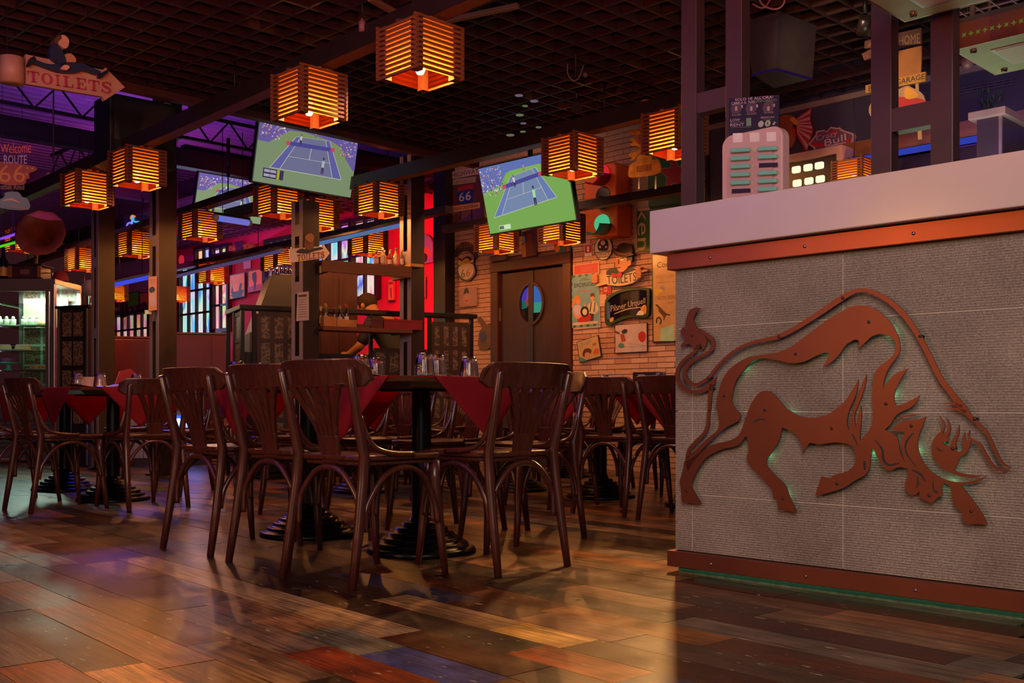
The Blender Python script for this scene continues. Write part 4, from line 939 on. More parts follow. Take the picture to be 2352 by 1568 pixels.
# ================================================================== televisions
def tv(lab, o, yaw, tilt, w, scene, gain):
    h = w * 9 / 16
    t = thing('television', lab, 'television', o, yaw, 'televisions showing tennis'); t.rotation_euler = (tilt, 0, yaw)
    MB().bx(-w / 2 - 0.012, w / 2 + 0.012, 0.004, 0.05, -h / 2 - 0.016, h / 2 + 0.012).build('casing', M('101012', 0.35), t, 0.004)
    def e(c, k=1.0): return E(c, gain * k)
    def poly(nm, lst, mat, lift):
        b = MB()
        for pts in lst: b.prism([((u - 0.5) * w, (v - 0.5) * h) for u, v in pts], -lift - 0.0004, -lift + 0.0004)
        return b.build(nm, mat, t)
    def strip(a, b_, wd): return ribbon_quads([(a[0], a[1], wd), (b_[0], b_[1], wd)])
    poly('screen', [[(0, 0), (1, 0), (1, 1), (0, 1)]], e('7d8f6c' if scene == 'a' else '78a552'), -0.002)
    rr_ = random.Random(5 if scene == 'a' else 9)
    if scene == 'a':
        poly('stadium_wall', [[(0, .60), (0.10, .60), (0.27, .80), (0.80, .74), (0.98, .42), (1, .42), (1, 1), (0, 1)]], e('6a5aa0'), 0.001)
        poly('apron', [[(0.24, .76), (0.29, .83), (0.45, .85), (0.72, .80), (0.83, .74), (0.90, .55), (0.2, .56)]], e('7d9060'), 0.002)
        cr = [(0.02, .66, .27, .93), (0.82, .62, .99, .97), (.3, .92, .8, .985)]
        ct_ = [(.14, .24), (.36, .76), (.70, .80), (.87, .25)]
    else:
        poly('stadium_wall', [[(0, .62), (0.22, .68), (0.32, .86), (0.78, .86), (1, .70), (1, 1), (0, 1)]], e('6070b0'), 0.001)
        poly('apron', [[(0.26, .72), (0.36, .87), (0.7, .88), (0.9, .74)]], e('7dac58'), 0.002)
        cr = [(0.01, .55, .26, .97)]
        ct_ = [(.09, .23), (.36, .78), (.66, .84), (.84, .36)]
    dots = {}
    for x0, y0, x1, y1 in cr:
        for _ in range(int(900 * (x1 - x0) * (y1 - y0)) + 25):
            x, y = rr_.uniform(x0, x1), rr_.uniform(y0, y1); d = rr_.uniform(.006, .013)
            dots.setdefault(rr_.choice(['b8a0a0', 'c89080', 'e0d0d0', '705070', 'a06060', '9a90b8']), []).append([(x - d * .6, y - d), (x + d * .6, y - d), (x + d * .6, y + d), (x - d * .6, y + d)])
    for c, l in dots.items(): poly('crowd', l, e(c), 0.003)['kind'] = 'stuff'
    A, B, C, D = ct_[0], ct_[1], ct_[2], ct_[3]
    lp = lambda p, q, s: (p[0] + (q[0] - p[0]) * s, p[1] + (q[1] - p[1]) * s)
    poly('court', [[A, D, C, B]], e('6f6f92' if scene == 'a' else '7486a8'), 0.003)
    i0, i1, i2, i3 = lp(A, D, .13), lp(B, C, .13), lp(B, C, .87), lp(A, D, .87)
    poly('tramlines', [[A, i0, i1, B], [i3, D, C, i2]], e('6060a0' if scene == 'a' else '667ab0'), 0.0035)
    nl_, nr_ = lp(A, B, .72), lp(D, C, .72); h1 = (0, .035)
    lines = []
    for p, q, k in ((A, D, .010), (B, C, .004), (A, B, .006), (D, C, .006), (i0, i1, .006), (i3, i2, .006), (lp(i0, i1, .40), lp(i3, i2, .40), .006), (lp(lp(i0, i1, .4), lp(i3, i2, .4), .5), lp(lp(i0, i1, .74), lp(i3, i2, .74), .5), .006)):
        dx, dy = q[0] - p[0], q[1] - p[1]; L_ = math.hypot(dx, dy); nx, ny = -dy / L_ * k / 2, dx / L_ * k / 2
        lines.append([(p[0] - nx, p[1] - ny), (q[0] - nx, q[1] - ny), (q[0] + nx, q[1] + ny), (p[0] + nx, p[1] + ny)])
    o_ = poly('court_lines', lines, e('b8b8b0'), 0.0042)
    poly('net', [[nl_, nr_, (nr_[0], nr_[1] + .06), (nl_[0], nl_[1] + .06)]], e('4c4890'), 0.0045)
    for q in (nl_, nr_): poly('net_sign', [[(q[0] - .03, q[1] + .0), (q[0] + .01, q[1]), (q[0] + .01, q[1] + .06), (q[0] - .03, q[1] + .06)]], e('c04868'), 0.005)
    def player(x, y, s, shirt, leg):
        poly('player', [[(x - .012 * s, y + .10 * s), (x + .012 * s, y + .10 * s), (x + .014 * s, y + .20 * s), (x - .014 * s, y + .20 * s)]], e(shirt), 0.006)
        poly('player_legs', [[(x - .012 * s, y), (x - .003 * s, y), (x, y + .10 * s), (x - .012 * s, y + .10 * s)], [(x + .004 * s, y), (x + .013 * s, y), (x + .012 * s, y + .10 * s), (x, y + .10 * s)]], e(leg), 0.006)
        poly('player_head', [disc(x, y + .235 * s, .008 * s, .022 * s, 8)], e('3a2c4c'), 0.006)
    if scene == 'a':
        player(.66, .28, 1.0, 'a8b8b0', '46304c'); player(.41, .66, .6, 'c8c0b0', '2c2838'); player(.55, .80, .45, 'c89898', '805070')
        poly('score_panel', [[(.08, .08), (.28, .08), (.28, .22), (.08, .22)]], e('3a3458'), 0.005)
        poly('score_rows', [[(.09, .10), (.145, .10), (.145, .14), (.09, .14)], [(.15, .10), (.205, .10), (.205, .14), (.15, .14)], [(.09, .165), (.145, .165), (.145, .205), (.09, .205)], [(.15, .165), (.205, .165), (.205, .205), (.15, .205)]], e('a8a0b0'), 0.006)
        poly('score_marker', [[(.215, .08), (.24, .08), (.24, .22), (.215, .22)]], e('a8a820'), 0.006)
    else:
        player(.60, .30, 1.15, 'a0d8a0', '383048'); player(.40, .62, .7, 'd8c8c0', '383048'); player(.53, .82, .5, 'd08090', '906080')
        poly('score_panel', [[(.13, .03), (.27, .03), (.27, .10), (.13, .10)]], e('c8e0b8'), 0.005)
        poly('score_rows', [[(.135, .04), (.19, .04), (.19, .09), (.135, .09)]], e('607050'), 0.006)
    MB().bx(-0.08, 0.08, 0.05, 0.09, -0.08, 0.08).build('wall_bracket', BK, t)
    MB().tube([(0, 0.07, 0.05), (0, 0.07 + math.sin(tilt) * 0.6, 0.05 + math.cos(tilt) * 0.6)], 0.02, 8).build('ceiling_pole', BK, t)
    l = lamp('screen_light', 'AREA', (0, 0, 0), 3.0 * w * w, (0.6, 0.7, 0.9) if scene == 'a' else (0.6, 0.9, 0.5), w, size_y=h); l.parent = t; l.location = (0, -0.02, 0); l.rotation_euler = (PI / 2, 0, 0)
    return t
def ribbon_quads(p): return p
tv('large television on a pole, tilted down, showing a green and blue tennis court', at(707, 360, 8.95), R(45), R(13), 0.99, 'a', 0.92)
tv('smaller television behind the lantern beam, showing pale tennis, left of the large one', at(530, 457, 11.3), R(45), R(16), 0.80, 'a', 1.1)
tv('television tilted the other way above the double door, showing bright green tennis', at(1207, 444, 8.55), R(-45), R(14), 0.98, 'b', 1.0)
# ================================================================== signs on the brick wall
CRM = M('d8bc98', 0.5); CRM2 = M('e0cdb0', 0.5); BLK = M('17131a', 0.45); RED = M('b3202a', 0.45); WHI = M('e6dcd2', 0.5); GRN = M('1f6a2c', 0.45); BLU = M('2a3a90', 0.45); YEL = M('d69a34', 0.5); SKIN = M('d0906a', 0.6)
ORG = M('c8602a', 0.5); GRY = M('8c7c80', 0.5); BRN = M('5a3420', 0.5); LBL = M('6f9fb0', 0.5); TEAL = M('4a8a78', 0.5); PNK = M('d06a78', 0.5); NAVY = M('20243c', 0.45); GOLD = M('b8863c', 0.4, 0.4)
def S(name, label, px, py, off=0.012, c=BW, dirn='u', cat='sign', group=None): return Flat(name, label, cat, px, py, c, dirn, group, off)
def R4(x0, y0, x1, y1, sl=0.0): return [(x0, y0), (x1, y0 + sl), (x1, y1 + sl), (x0, y1)]
def Q(x0, y0, x1, y1, sl=0.0): return [(x0, y1), (x1, y1 + sl), (x1, y0 + sl), (x0, y0)]      # lower-left .. upper-left for texts
k3 = lambda x, y: (1000 + x / 3.1367, 350 + y / 3.1367)          # pixels of the 1000,350 crop
k6 = lambda x, y: (1020 + x / 4.2375, 370 + y / 4.2375)
k5 = lambda x, y: (1280 + x / 4.9, 520 + y / 4.9)
k7 = lambda x, y: (1340 + x / 4.611, 220 + y / 4.611)
def m(k, *pts): return [tuple(k(*p[:2])) + tuple(p[2:]) for p in pts]
# highway / route panel
s = S('road_sign_panel', 'tall highway road sign panel high on the bricks left of the television', *k6(230, 380), off=0.015)
s.poly('backboard', m(k6, (72, 108), (372, 54), (398, 600), (70, 665)), M('6a3438', 0.5), 0.02)
s.poly('sky_stripe', m(k6, (100, 640), (395, 420), (396, 520), (200, 642)), M('6a3a78', 0.5), 0.002, 0.02)
s.poly('lower_field', m(k6, (80, 505), (360, 460), (280, 540), (90, 600)), M('8a5a50', 0.5), 0.0015, 0.02)
s.poly('highway_plate', m(k6, (75, 110), (368, 54), (366, 128), (76, 180)), M('d8b0a0', 0.5), 0.006, 0.02)
s.text('highway_lettering', 'HIGHWAY', m(k6, (92, 168), (354, 118), (354, 68), (92, 118)), BRN, 0.0275)
s.poly('arrow_tail', m(k6, (78, 250), (100, 188), (162, 160), (165, 180)), ORG, 0.003, 0.02)
s.poly('town_plate', m(k6, (105, 180), (325, 152), (318, 208), (98, 238)), M('b8a888', 0.5), 0.006, 0.02)
s.text('town_lettering', 'AMARILLO', m(k6, (130, 226), (300, 200), (300, 172), (130, 198)), ORG, 0.0275)
s.poly('shield_top', m(k6, (150, 262), (205, 240), (225, 232), (292, 228), (298, 270), (292, 278), (152, 300)), RED, 0.008, 0.02)
s.poly('shield_body', catmull(m(k6, (154, 300, ), (294, 276), (300, 350), (285, 402), (220, 415), (160, 402), (150, 350)), 3), BLU, 0.008, 0.02)
s.text('route_lettering', 'ROUTE', m(k6, (164, 290), (284, 270), (284, 244), (164, 262)), ORG, 0.0295)
s.text('number_lettering', '66', m(k6, (164, 400), (282, 378), (282, 294), (164, 314)), WHI, 0.0295)
s.poly('state_plate', m(k6, (74, 444), (360, 402), (362, 458), (74, 504)), M('eeb078', 0.5), 0.006, 0.02)
s.text('state_lettering', 'ILLINOIS-CALIFORNIA', m(k6, (86, 490), (350, 448), (350, 416), (86, 458)), BRN, 0.0275)
for x in (170, 278): s.poly('sign_post', m(k6, (x, 490 - (x - 170) * .15), (x + 10, 489 - (x - 170) * .15), (x + 10, 570), (x, 572)), BLK, 0.003, 0.02)
s.poly('bush_picture', catmull(m(k6, (95, 545), (130, 515), (165, 530), (175, 580), (120, 600)), 3), M('6a3a28', 0.6), 0.002, 0.02)
# welcome + road shield
s = S('welcome_sign', 'arched brass coloured welcome sign on the bricks above the road shield', *k6(215, 850))
arc = [k6(215 + 215 * math.cos(t) * .56, 960 - 175 * math.sin(t)) for t in [PI * .96 - PI * .92 * i / 14 for i in range(15)]]; arc2 = [k6(215 + 120 * math.cos(t) * .72, 958 - 85 * math.sin(t)) for t in [PI * .9 - PI * .8 * i / 14 for i in range(15)]]
s.poly('arched_plate', arc + arc2[::-1], M('4a3424', 0.5), 0.012)
s.text('welcome_lettering', 'WELCOME', m(k6, (112, 868), (318, 838), (318, 796), (112, 826)), GOLD, 0.013, 0.35, 0.004)
s = S('road_shield', 'black rimmed road shield sign hanging on the bricks left of the door', *k6(235, 1045))
SH = m(k6, (150, 945), (185, 962), (240, 925), (278, 958), (318, 935), (302, 990), (322, 1080), (290, 1140), (236, 1175), (180, 1152), (146, 1090), (160, 1010))
s.poly('rim_plate', catmull(SH, 3), BLK, 0.025)
s.poly('crown_field', catmull(m(k6, (160, 960), (190, 976), (240, 942), (272, 974), (300, 955), (290, 990), (166, 1012)), 3), YEL, 0.002, 0.025)
s.poly('shield_field', catmull(m(k6, (170, 1022), (290, 1002), (306, 1080), (280, 1128), (236, 1155), (188, 1135), (160, 1085)), 3), M('c8ac98', 0.5), 0.002, 0.025)
s.text('name_lettering', 'CLASSIC', m(k6, (178, 1006), (282, 988), (282, 962), (178, 980)), BRN, 0.028)
s.text('first_digit', '6', m(k6, (182, 1138), (222, 1132), (222, 1052), (182, 1060)), M('38425a', .5), 0.028)
s.text('second_digit', '6', m(k6, (232, 1130), (272, 1122), (272, 1044), (232, 1052)), M('a8553c', .5), 0.028)
# square cartoon plate, bottle board, small dark plaque
s = S('picture_plate', 'square pinkish metal picture plate on the bricks left of the door', *k6(235, 1325))
s.poly('plate', [s.L(*k6(*p)) for p in ((148, 1245), (325, 1222), (328, 1412), (155, 1430))], M('a87a70', 0.45), 0.02, local=True, bevel=0.01)
s.poly('face_print', catmull(m(k6, (200, 1310), (235, 1290), (270, 1305), (275, 1355), (240, 1400), (205, 1360)), 4), M('b88478', 0.5), 0.001, 0.02)
s.poly('hair_print', catmull(m(k6, (205, 1300), (215, 1250), (240, 1235), (255, 1290), (232, 1278)), 4), NAVY, 0.001, 0.021)
s.poly('smile_print', catmull(m(k6, (210, 1348), (235, 1372), (262, 1340), (240, 1358)), 3), RED, 0.001, 0.022)
s = S('bottle_board', 'flat bottle shaped board leaning on the bricks beside the kitchen counter end', *k3(358, 1300))
s.poly('board', catmull(m(k3, (308, 1200), (328, 1188), (372, 1240), (402, 1240), (405, 1400), (322, 1415), (320, 1300), (340, 1262)), 3), M('6a4c34', 0.6), 0.012)
s.poly('label_print', catmull(m(k3, (325, 1310), (360, 1290), (375, 1340), (340, 1375)), 3), M('3c3a58', 0.5), 0.001, 0.012)
s = S('wall_plaque', 'small dark plaque on the bricks above the door frame left corner', *k6(540, 920))
s.poly('plaque', m(k6, (455, 925), (618, 890), (622, 955), (455, 980)), M('5c4048', 0.5), 0.01); s.poly('plaque_edge', m(k6, (600, 893), (618, 890), (622, 955), (604, 958)), M('2a1c20', 0.5), 0.003, 0.01)
# dark picture above door and car plate
s = S('dark_poster', 'dark beer poster with a blue highlight above the double door', *k6(840, 790))
s.poly('sheet', m(k6, (765, 690), (908, 650), (910, 915), (768, 940)), M('4a2218', 0.35), 0.012)
s.poly('bottle_print', catmull(m(k6, (820, 720), (850, 712), (865, 800), (880, 900), (810, 912), (812, 800)), 3), M('6a2c1c', 0.4), 0.001, 0.012)
s.poly('glass_print', m(k6, (768, 820), (800, 790), (806, 930), (770, 936)), M('b8742c', 0.4), 0.001, 0.012)
s.poly('foam_print', catmull(m(k6, (770, 740), (790, 730), (795, 780), (772, 800)), 3), M('7890b8', 0.4), 0.001, 0.013)
s = S('wall_speaker', 'small black loudspeaker on the bricks under the right television', *k6(715, 700), off=0.0, cat='speaker')
s.poly('cabinet', m(k6, (678, 690), (755, 676), (756, 728), (680, 738)), BLK, 0.14)
for x in (700, 735): s.poly('cone', disc(*s.L(*k6(x, 707)), 0.035), M('2c2024', 0.6), 0.004, 0.14, local=True)
s = S('tin_picture', 'green and red tin picture above the right end of the door frame', *k6(1150, 840))
s.poly('plate', m(k6, (1078, 800), (1238, 776), (1236, 880), (1080, 905)), M('34504c', 0.5), 0.01)
s.poly('red_field', m(k6, (1110, 792), (1200, 778), (1195, 800), (1115, 815)), RED, 0.001, 0.01); s.poly('left_fruit', disc(*s.L(*k6(1108, 852)), .035), ORG, 0.001, 0.01, True); s.poly('right_print', m(k6, (1200, 838), (1222, 832), (1222, 875), (1202, 880)), RED, 0.001, 0.01)
# fire notice
s = S('fire_notice', 'small red and white fire hose notice on the bricks right of the door', *k5(348, 265), off=0.0125)
s.poly('plate', m(k5, (308, 205), (388, 198), (390, 330), (310, 338)), WHI, 0.003); s.poly('red_panel', m(k5, (312, 210), (385, 203), (386, 292), (314, 300)), RED, 0.001, 0.003)
s.poly('symbol', m(k5, (336, 225), (362, 222), (362, 282), (338, 284)), WHI, 0.001, 0.004)
# oval plate
s = S('oval_plate', 'white oval plate sign with a black engraving below the green traffic light', *k5(528, 245))
s.poly('rim', [k5(528 + 103 * math.cos(t), 245 - 8 * math.cos(t) + 136 * math.sin(t)) for t in [2 * PI * i / 32 for i in range(32)]], BLK, 0.012)
s.poly('face', [k5(528 + 96 * math.cos(t), 245 - 8 * math.cos(t) + 128 * math.sin(t)) for t in [2 * PI * i / 32 for i in range(32)]], CRM2, 0.001, 0.012)
s.poly('engraving_car', catmull(m(k5, (465, 205), (490, 160), (560, 150), (585, 195), (578, 260), (545, 275), (475, 270)), 3), BLK, 0.001, 0.013)
s.poly('engraving_shine', [k5(525 + 26 * math.cos(t), 185 + 30 * math.sin(t)) for t in [2 * PI * i / 14 for i in range(14)]], CRM2, 0.001, 0.014)
s.polys('headlamps', [[k5(x + 12 * math.cos(t), 232 + 14 * math.sin(t)) for t in [2 * PI * i / 10 for i in range(10)]] for x in (492, 560)], CRM2, 0.001, 0.014)
s.polys('banner_lines', [m(k5, (430, 292), (625, 272), (625, 280), (430, 300)), m(k5, (450, 350), (608, 332), (606, 340), (452, 358))], BLK, 0.001, 0.013)
s.text('top_lettering', 'RIDER', m(k5, (490, 160), (575, 150), (575, 125), (490, 135)), BLK, 0.0135); s.text('banner_lettering', 'SERVICE', m(k5, (455, 345), (600, 325), (600, 285), (455, 305)), BLK, 0.0135)
# red shop plate, beer poster
s = S('red_plate', 'dark red enamel plate with white script right of the double door', *k5(330, 465))
s.poly('plate', m(k5, (182, 440), (475, 398), (478, 525), (188, 545)), M('d8a090', 0.5), 0.01); s.poly('red_field', m(k5, (196, 446), (465, 408), (466, 518), (200, 540)), RED, 0.001, 0.01)
s.text('script_top', 'Ristorante', m(k5, (275, 480), (385, 466), (385, 446), (275, 458)), PNK, 0.0115); s.text('script_low', 'Pizzeria', m(k5, (285, 510), (395, 496), (395, 476), (285, 490)), PNK, 0.0115)
s = S('beer_poster', 'large pale blue beer poster with a couple in costume right of the door', *k5(320, 850), off=0.014)
s.poly('sheet', m(k5, (150, 555), (470, 515), (490, 1135), (185, 1162)), M('c8a090', 0.5), 0.006)
s.poly('blue_field', m(k5, (160, 558), (468, 520), (482, 1120), (172, 1142)), LBL, 0.001, 0.006)
s.polys('green_garland', [m(k5, (x, y), (x + 42, y - 6), (x + 30, y + 26), (x + 8, y + 28)) for x, y in ((170, 552), (240, 543), (315, 534), (390, 524), (180, 1112), (255, 1106), (330, 1100), (405, 1092))] + [m(k5, (158, 560 + 70 * i), (174, 560 + 70 * i), (176, 600 + 70 * i), (162, 600 + 70 * i)) for i in range(8)], GRN, 0.001, 0.007)
s.text('brand_lettering', 'ERDINGER', m(k5, (198, 690), (448, 662), (448, 618), (198, 644)), BLK, 0.0078); s.text('pink_lettering', 'Oktoberfest', m(k5, (235, 748), (385, 730), (385, 698), (235, 714)), PNK, 0.0078)
s.polys('small_print', [m(k5, (280, 584), (340, 577), (340, 583), (280, 590)), m(k5, (250, 604), (370, 590), (370, 596), (250, 610))], M('3c5060', .5), 0.001, 0.007)
s.poly('woman_hair', catmull(m(k5, (165, 880), (200, 790), (240, 775), (270, 830), (262, 880), (210, 850), (180, 920)), 3), M('d0803c', .5), 0.001, 0.007)
s.poly('woman_face', [k5(238 + 22 * math.cos(t), 850 + 34 * math.sin(t)) for t in [2 * PI * i / 14 for i in range(14)]], SKIN, 0.001, 0.008)
s.poly('woman_dress', catmull(m(k5, (185, 910), (230, 885), (275, 905), (270, 1000), (200, 1005)), 3), M('c0b0c8', .5), 0.001, 0.0075); s.poly('woman_arm', catmull(m(k5, (190, 960), (220, 1010), (290, 960), (310, 880), (325, 880), (305, 980), (240, 1040), (190, 1010)), 3), SKIN, 0.001, 0.0085)
s.poly('man_head', [k5(400 + 22 * math.cos(t), 800 + 42 * math.sin(t)) for t in [2 * PI * i / 14 for i in range(14)]], SKIN, 0.001, 0.0075); s.poly('man_hair', catmull(m(k5, (378, 790), (385, 755), (420, 752), (428, 800), (415, 785)), 3), BRN, 0.001, 0.0085)
s.poly('man_shirt', catmull(m(k5, (350, 890), (395, 845), (440, 850), (470, 940), (420, 990), (365, 980)), 3), M('c8b8b0', .5), 0.001, 0.0075); s.polys('man_braces', [m(k5, (385, 850), (394, 850), (380, 960), (370, 960)), m(k5, (428, 850), (436, 850), (425, 960), (416, 960))], BLK, 0.001, 0.0085)
s.poly('man_trousers', m(k5, (370, 975), (420, 985), (410, 1060), (368, 1062)), M('3c2c28', .5), 0.001, 0.0078)
s.poly('red_apron', catmull(m(k5, (260, 990), (370, 985), (375, 1060), (240, 1075)), 3), RED, 0.001, 0.0082)
s.poly('round_label', [k5(315 + 48 * math.cos(t), 958 + 60 * math.sin(t)) for t in [2 * PI * i / 20 for i in range(20)]], BLK, 0.001, 0.009); s.poly('label_centre', [k5(318 + 26 * math.cos(t), 962 + 36 * math.sin(t)) for t in [2 * PI * i / 20 for i in range(20)]], CRM2, 0.001, 0.01)
s.poly('foot_band', m(k5, (178, 1086), (464, 1062), (465, 1092), (180, 1116)), M('d0b0a0', .5), 0.001, 0.0085)
# toilets sign with a bowler hatted man holding the banner: generic figure
s = S('toilets_sign', 'cut-out man in a bowler hat holding a toilets banner on the bricks', *k5(760, 500), off=0.02)
s.poly('jacket', catmull(m(k5, (575, 540), (590, 490), (690, 460), (840, 468), (905, 500), (860, 560), (700, 590)), 3), NAVY, 0.022)
s.poly('face', catmull(m(k5, (690, 340), (690, 420), (700, 490), (745, 520), (800, 480), (830, 420), (840, 330), (760, 310)), 3), SKIN, 0.03)
s.poly('ear', catmull(m(k5, (820, 395), (850, 380), (852, 430), (825, 445)), 3), SKIN, 0.034); s.poly('nose', catmull(m(k5, (690, 385), (712, 370), (716, 420), (684, 425)), 3), M('c07a58', .6), 0.012, 0.03)
s.polys('eyes', [catmull(m(k5, (693, 365), (712, 360), (712, 375), (694, 378)), 3), catmull(m(k5, (738, 372), (768, 368), (768, 384), (738, 388)), 3)], WHI, 0.003, 0.03); s.polys('brows', [m(k5, (690, 350), (714, 345), (714, 353), (690, 358)), m(k5, (735, 358), (772, 352), (772, 360), (735, 366))], BLK, 0.003, 0.031); s.poly('mouth', catmull(m(k5, (695, 462), (728, 458), (730, 470), (698, 474)), 3), M('8a3c34', .5), 0.003, 0.03)
s.poly('hair', catmull(m(k5, (800, 330), (860, 320), (866, 380), (840, 415), (815, 400)), 3), BLK, 0.032)
s.poly('hat_crown', catmull(m(k5, (705, 290), (712, 225), (760, 192), (830, 195), (872, 235), (872, 310), (790, 320)), 4), M('15131c', .25), 0.045); s.poly('hat_brim', catmull(m(k5, (665, 262), (690, 255), (720, 300), (800, 318), (885, 312), (884, 330), (790, 350), (700, 335)), 3), M('1c1a24', .3), 0.06)
s.poly('hat_band', catmull(m(k5, (706, 272), (720, 296), (800, 310), (872, 300), (872, 314), (800, 326), (716, 310)), 3), M('7a2420', .5), 0.062)
s.poly('banner_back', m(k5, (445, 545), (570, 530), (580, 650), (460, 680)), M('cfb084', .5), 0.03); s.poly('banner', catmull(m(k5, (575, 545, 1), (700, 560), (820, 530), (925, 490, 1), (942, 590, 1), (880, 640), (740, 672), (595, 662, 1)), 4), CRM, 0.045)
s.text('toilets_lettering', 'TOILETS', m(k5, (595, 655), (925, 612), (920, 515), (590, 560)), BLK, 0.0465, -0.10)
def fist(cx, cy, part='hand'):
    s.poly(part, [k5(cx + 36 * math.cos(t), cy + 58 * math.sin(t)) for t in [2 * PI * i / 14 for i in range(14)]], SKIN, 0.045)
    for i in range(4): s.poly('finger', catmull([k5(cx - 20, cy - 45 + 24 * i), k5(cx + 30, cy - 50 + 24 * i), k5(cx + 42, cy - 38 + 24 * i), k5(cx + 28, cy - 28 + 24 * i), k5(cx - 20, cy - 26 + 24 * i)], 2), M('c88460', .6), 0.012, 0.045)
fist(455, 590); fist(945, 535)
s.poly('pointing_finger', catmull(m(k5, (950, 500), (1040, 492), (1045, 508), (960, 525)), 3), SKIN, 0.05); s.poly('thumb', catmull(m(k5, (915, 470), (975, 458), (975, 472), (930, 490)), 3), SKIN, 0.05)
s.polys('bow_tie', [catmull(m(k5, (655, 530), (705, 545), (700, 570), (660, 575)), 3), catmull(m(k5, (705, 545), (760, 515), (765, 570), (710, 572)), 3)], RED, 0.012, 0.045)
# little flag plate + notice card
s = S('flag_plate', 'little red plate with a pale centre below the toilets banner', *k5(560, 715), off=0.0125); s.poly('plate', m(k5, (510, 670), (610, 660), (612, 755), (512, 760)), RED, 0.006); s.poly('centre', m(k5, (532, 685), (562, 682), (564, 728), (534, 730)), WHI, 0.001, 0.006); s.poly('leaf_print', disc(*s.L(*k5(548, 707)), .014), RED, 0.001, 0.007, True)
s = S('notice_card', 'small white notice card on the bricks beside the beer poster', *k5(515, 832), off=0.0125); s.poly('card', m(k5, (472, 770), (555, 762), (556, 895), (474, 902)), M('cfa894', .5), 0.004); s.polys('print_lines', [m(k5, (490, 870 + 10 * i), (540, 866 + 10 * i), (540, 869 + 10 * i), (490, 873 + 10 * i)) for i in range(2)], GRY, 0.001, 0.004)
# green framed beer mirror
s = S('beer_mirror', 'green framed curved beer mirror with silver lettering on the bricks', *k5(810, 900), off=0.014, cat='mirror')
OUT = m(k5, (560, 870), (580, 810), (660, 745), (800, 700), (940, 688), (1035, 692), (1062, 730), (1058, 960), (1040, 1015), (990, 1028), (860, 1025), (740, 1055), (640, 1105), (590, 1118), (560, 1060))
INN = m(k5, (586, 878), (600, 830), (670, 775), (800, 730), (940, 716), (1015, 720), (1032, 745), (1028, 950), (1010, 990), (960, 1000), (850, 998), (730, 1026), (640, 1074), (605, 1085), (588, 1045))
fo_, fi_ = s.pl(catmull(OUT, 3)), s.pl(catmull(INN, 3)); b = MB()
for i in range(len(fo_)): j2 = (i + 1) % len(fo_); b.prism([fo_[i], fo_[j2], fi_[j2], fi_[i]], -0.035, 0)
b.build('frame', M('1c4028', .3), s.root)
s.poly('mirror_pane', catmull(INN, 3), M('a8a8b0', 0.04, 1.0, var=0.02), 0.004, 0.008); s.text('beer_lettering', 'Pilsner Urquell', m(k5, (612, 985), (1000, 885), (1000, 800), (612, 890)), M('b8a8a0', 0.3, 0.5), 0.0125)
s.ribs('underline', [[(*k5(650, 985), 2), (*k5(800, 930), 2.4), (*k5(1000, 905), 1.5)]], M('b8a8a0', .3, .5), 0.001, 0.0125); s.poly('barrel_print', catmull(m(k5, (945, 925), (1000, 880), (1018, 970), (985, 985)), 3), YEL, 0.001, 0.0125); s.poly('horses_print', catmull(m(k5, (905, 985), (940, 945), (980, 965), (975, 1005), (910, 1005)), 3), WHI, 0.001, 0.0135); s.poly('corner_print', catmull(m(k5, (600, 1040), (640, 1020), (640, 1060), (606, 1075)), 3), YEL, 0.001, 0.0125)
# white tin plate with a balloon, tilted food plate
s = S('tin_plate', 'white tin plate with a red balloon shape on the bricks below the mirror', *k5(840, 1255))
s.poly('plate', [s.L(*k5(*p)) for p in ((655, 1108), (1022, 1080), (1026, 1412), (655, 1432))], M('2a2428', .5), 0.014, local=True, bevel=0.006); s.poly('white_field', m(k5, (664, 1114), (1014, 1088), (1018, 1404), (664, 1422)), M('c8b4b4', .25), 0.001, 0.014)
s.poly('balloon_print', catmull(m(k5, (965, 1180), (1005, 1205), (1005, 1265), (970, 1305), (930, 1270), (925, 1210)), 4), RED, 0.001, 0.015); s.poly('can_print', m(k5, (720, 1215), (760, 1205), (785, 1290), (735, 1300)), M('a83c30', .5), 0.001, 0.015); s.poly('swirl_print', catmull(m(k5, (735, 1180), (770, 1155), (800, 1165), (790, 1200), (750, 1205)), 3), NAVY, 0.001, 0.015); s.poly('foot_print', catmull(m(k5, (695, 1345), (720, 1310), (755, 1320), (765, 1355), (730, 1370)), 3), TEAL, 0.001, 0.015); s.polys('print_lines', [m(k5, (800, 1310), (1000, 1340), (1000, 1344), (800, 1314)), m(k5, (664, 1360), (1014, 1345), (1014, 1349), (664, 1364))], GRY, 0.001, 0.015); s.poly('top_left_print', catmull(m(k5, (664, 1175), (710, 1195), (708, 1215), (664, 1195)), 3), M('6a3028', .5), 0.001, 0.015)
s = S('tilted_plate', 'tilted square tin plate with a dark haired woman and food on the bricks', *k5(365, 1375))
s.poly('plate', m(k5, (228, 1302), (468, 1220), (508, 1462), (262, 1535)), M('2c2622', .5), 0.014); s.poly('field', m(k5, (236, 1306), (464, 1228), (500, 1458), (268, 1525)), M('c0a070', .5), 0.001, 0.014)
s.text('plate_lettering', 'Burger', m(k5, (285, 1352), (410, 1308), (402, 1262), (270, 1310)), LBL, 0.0155)
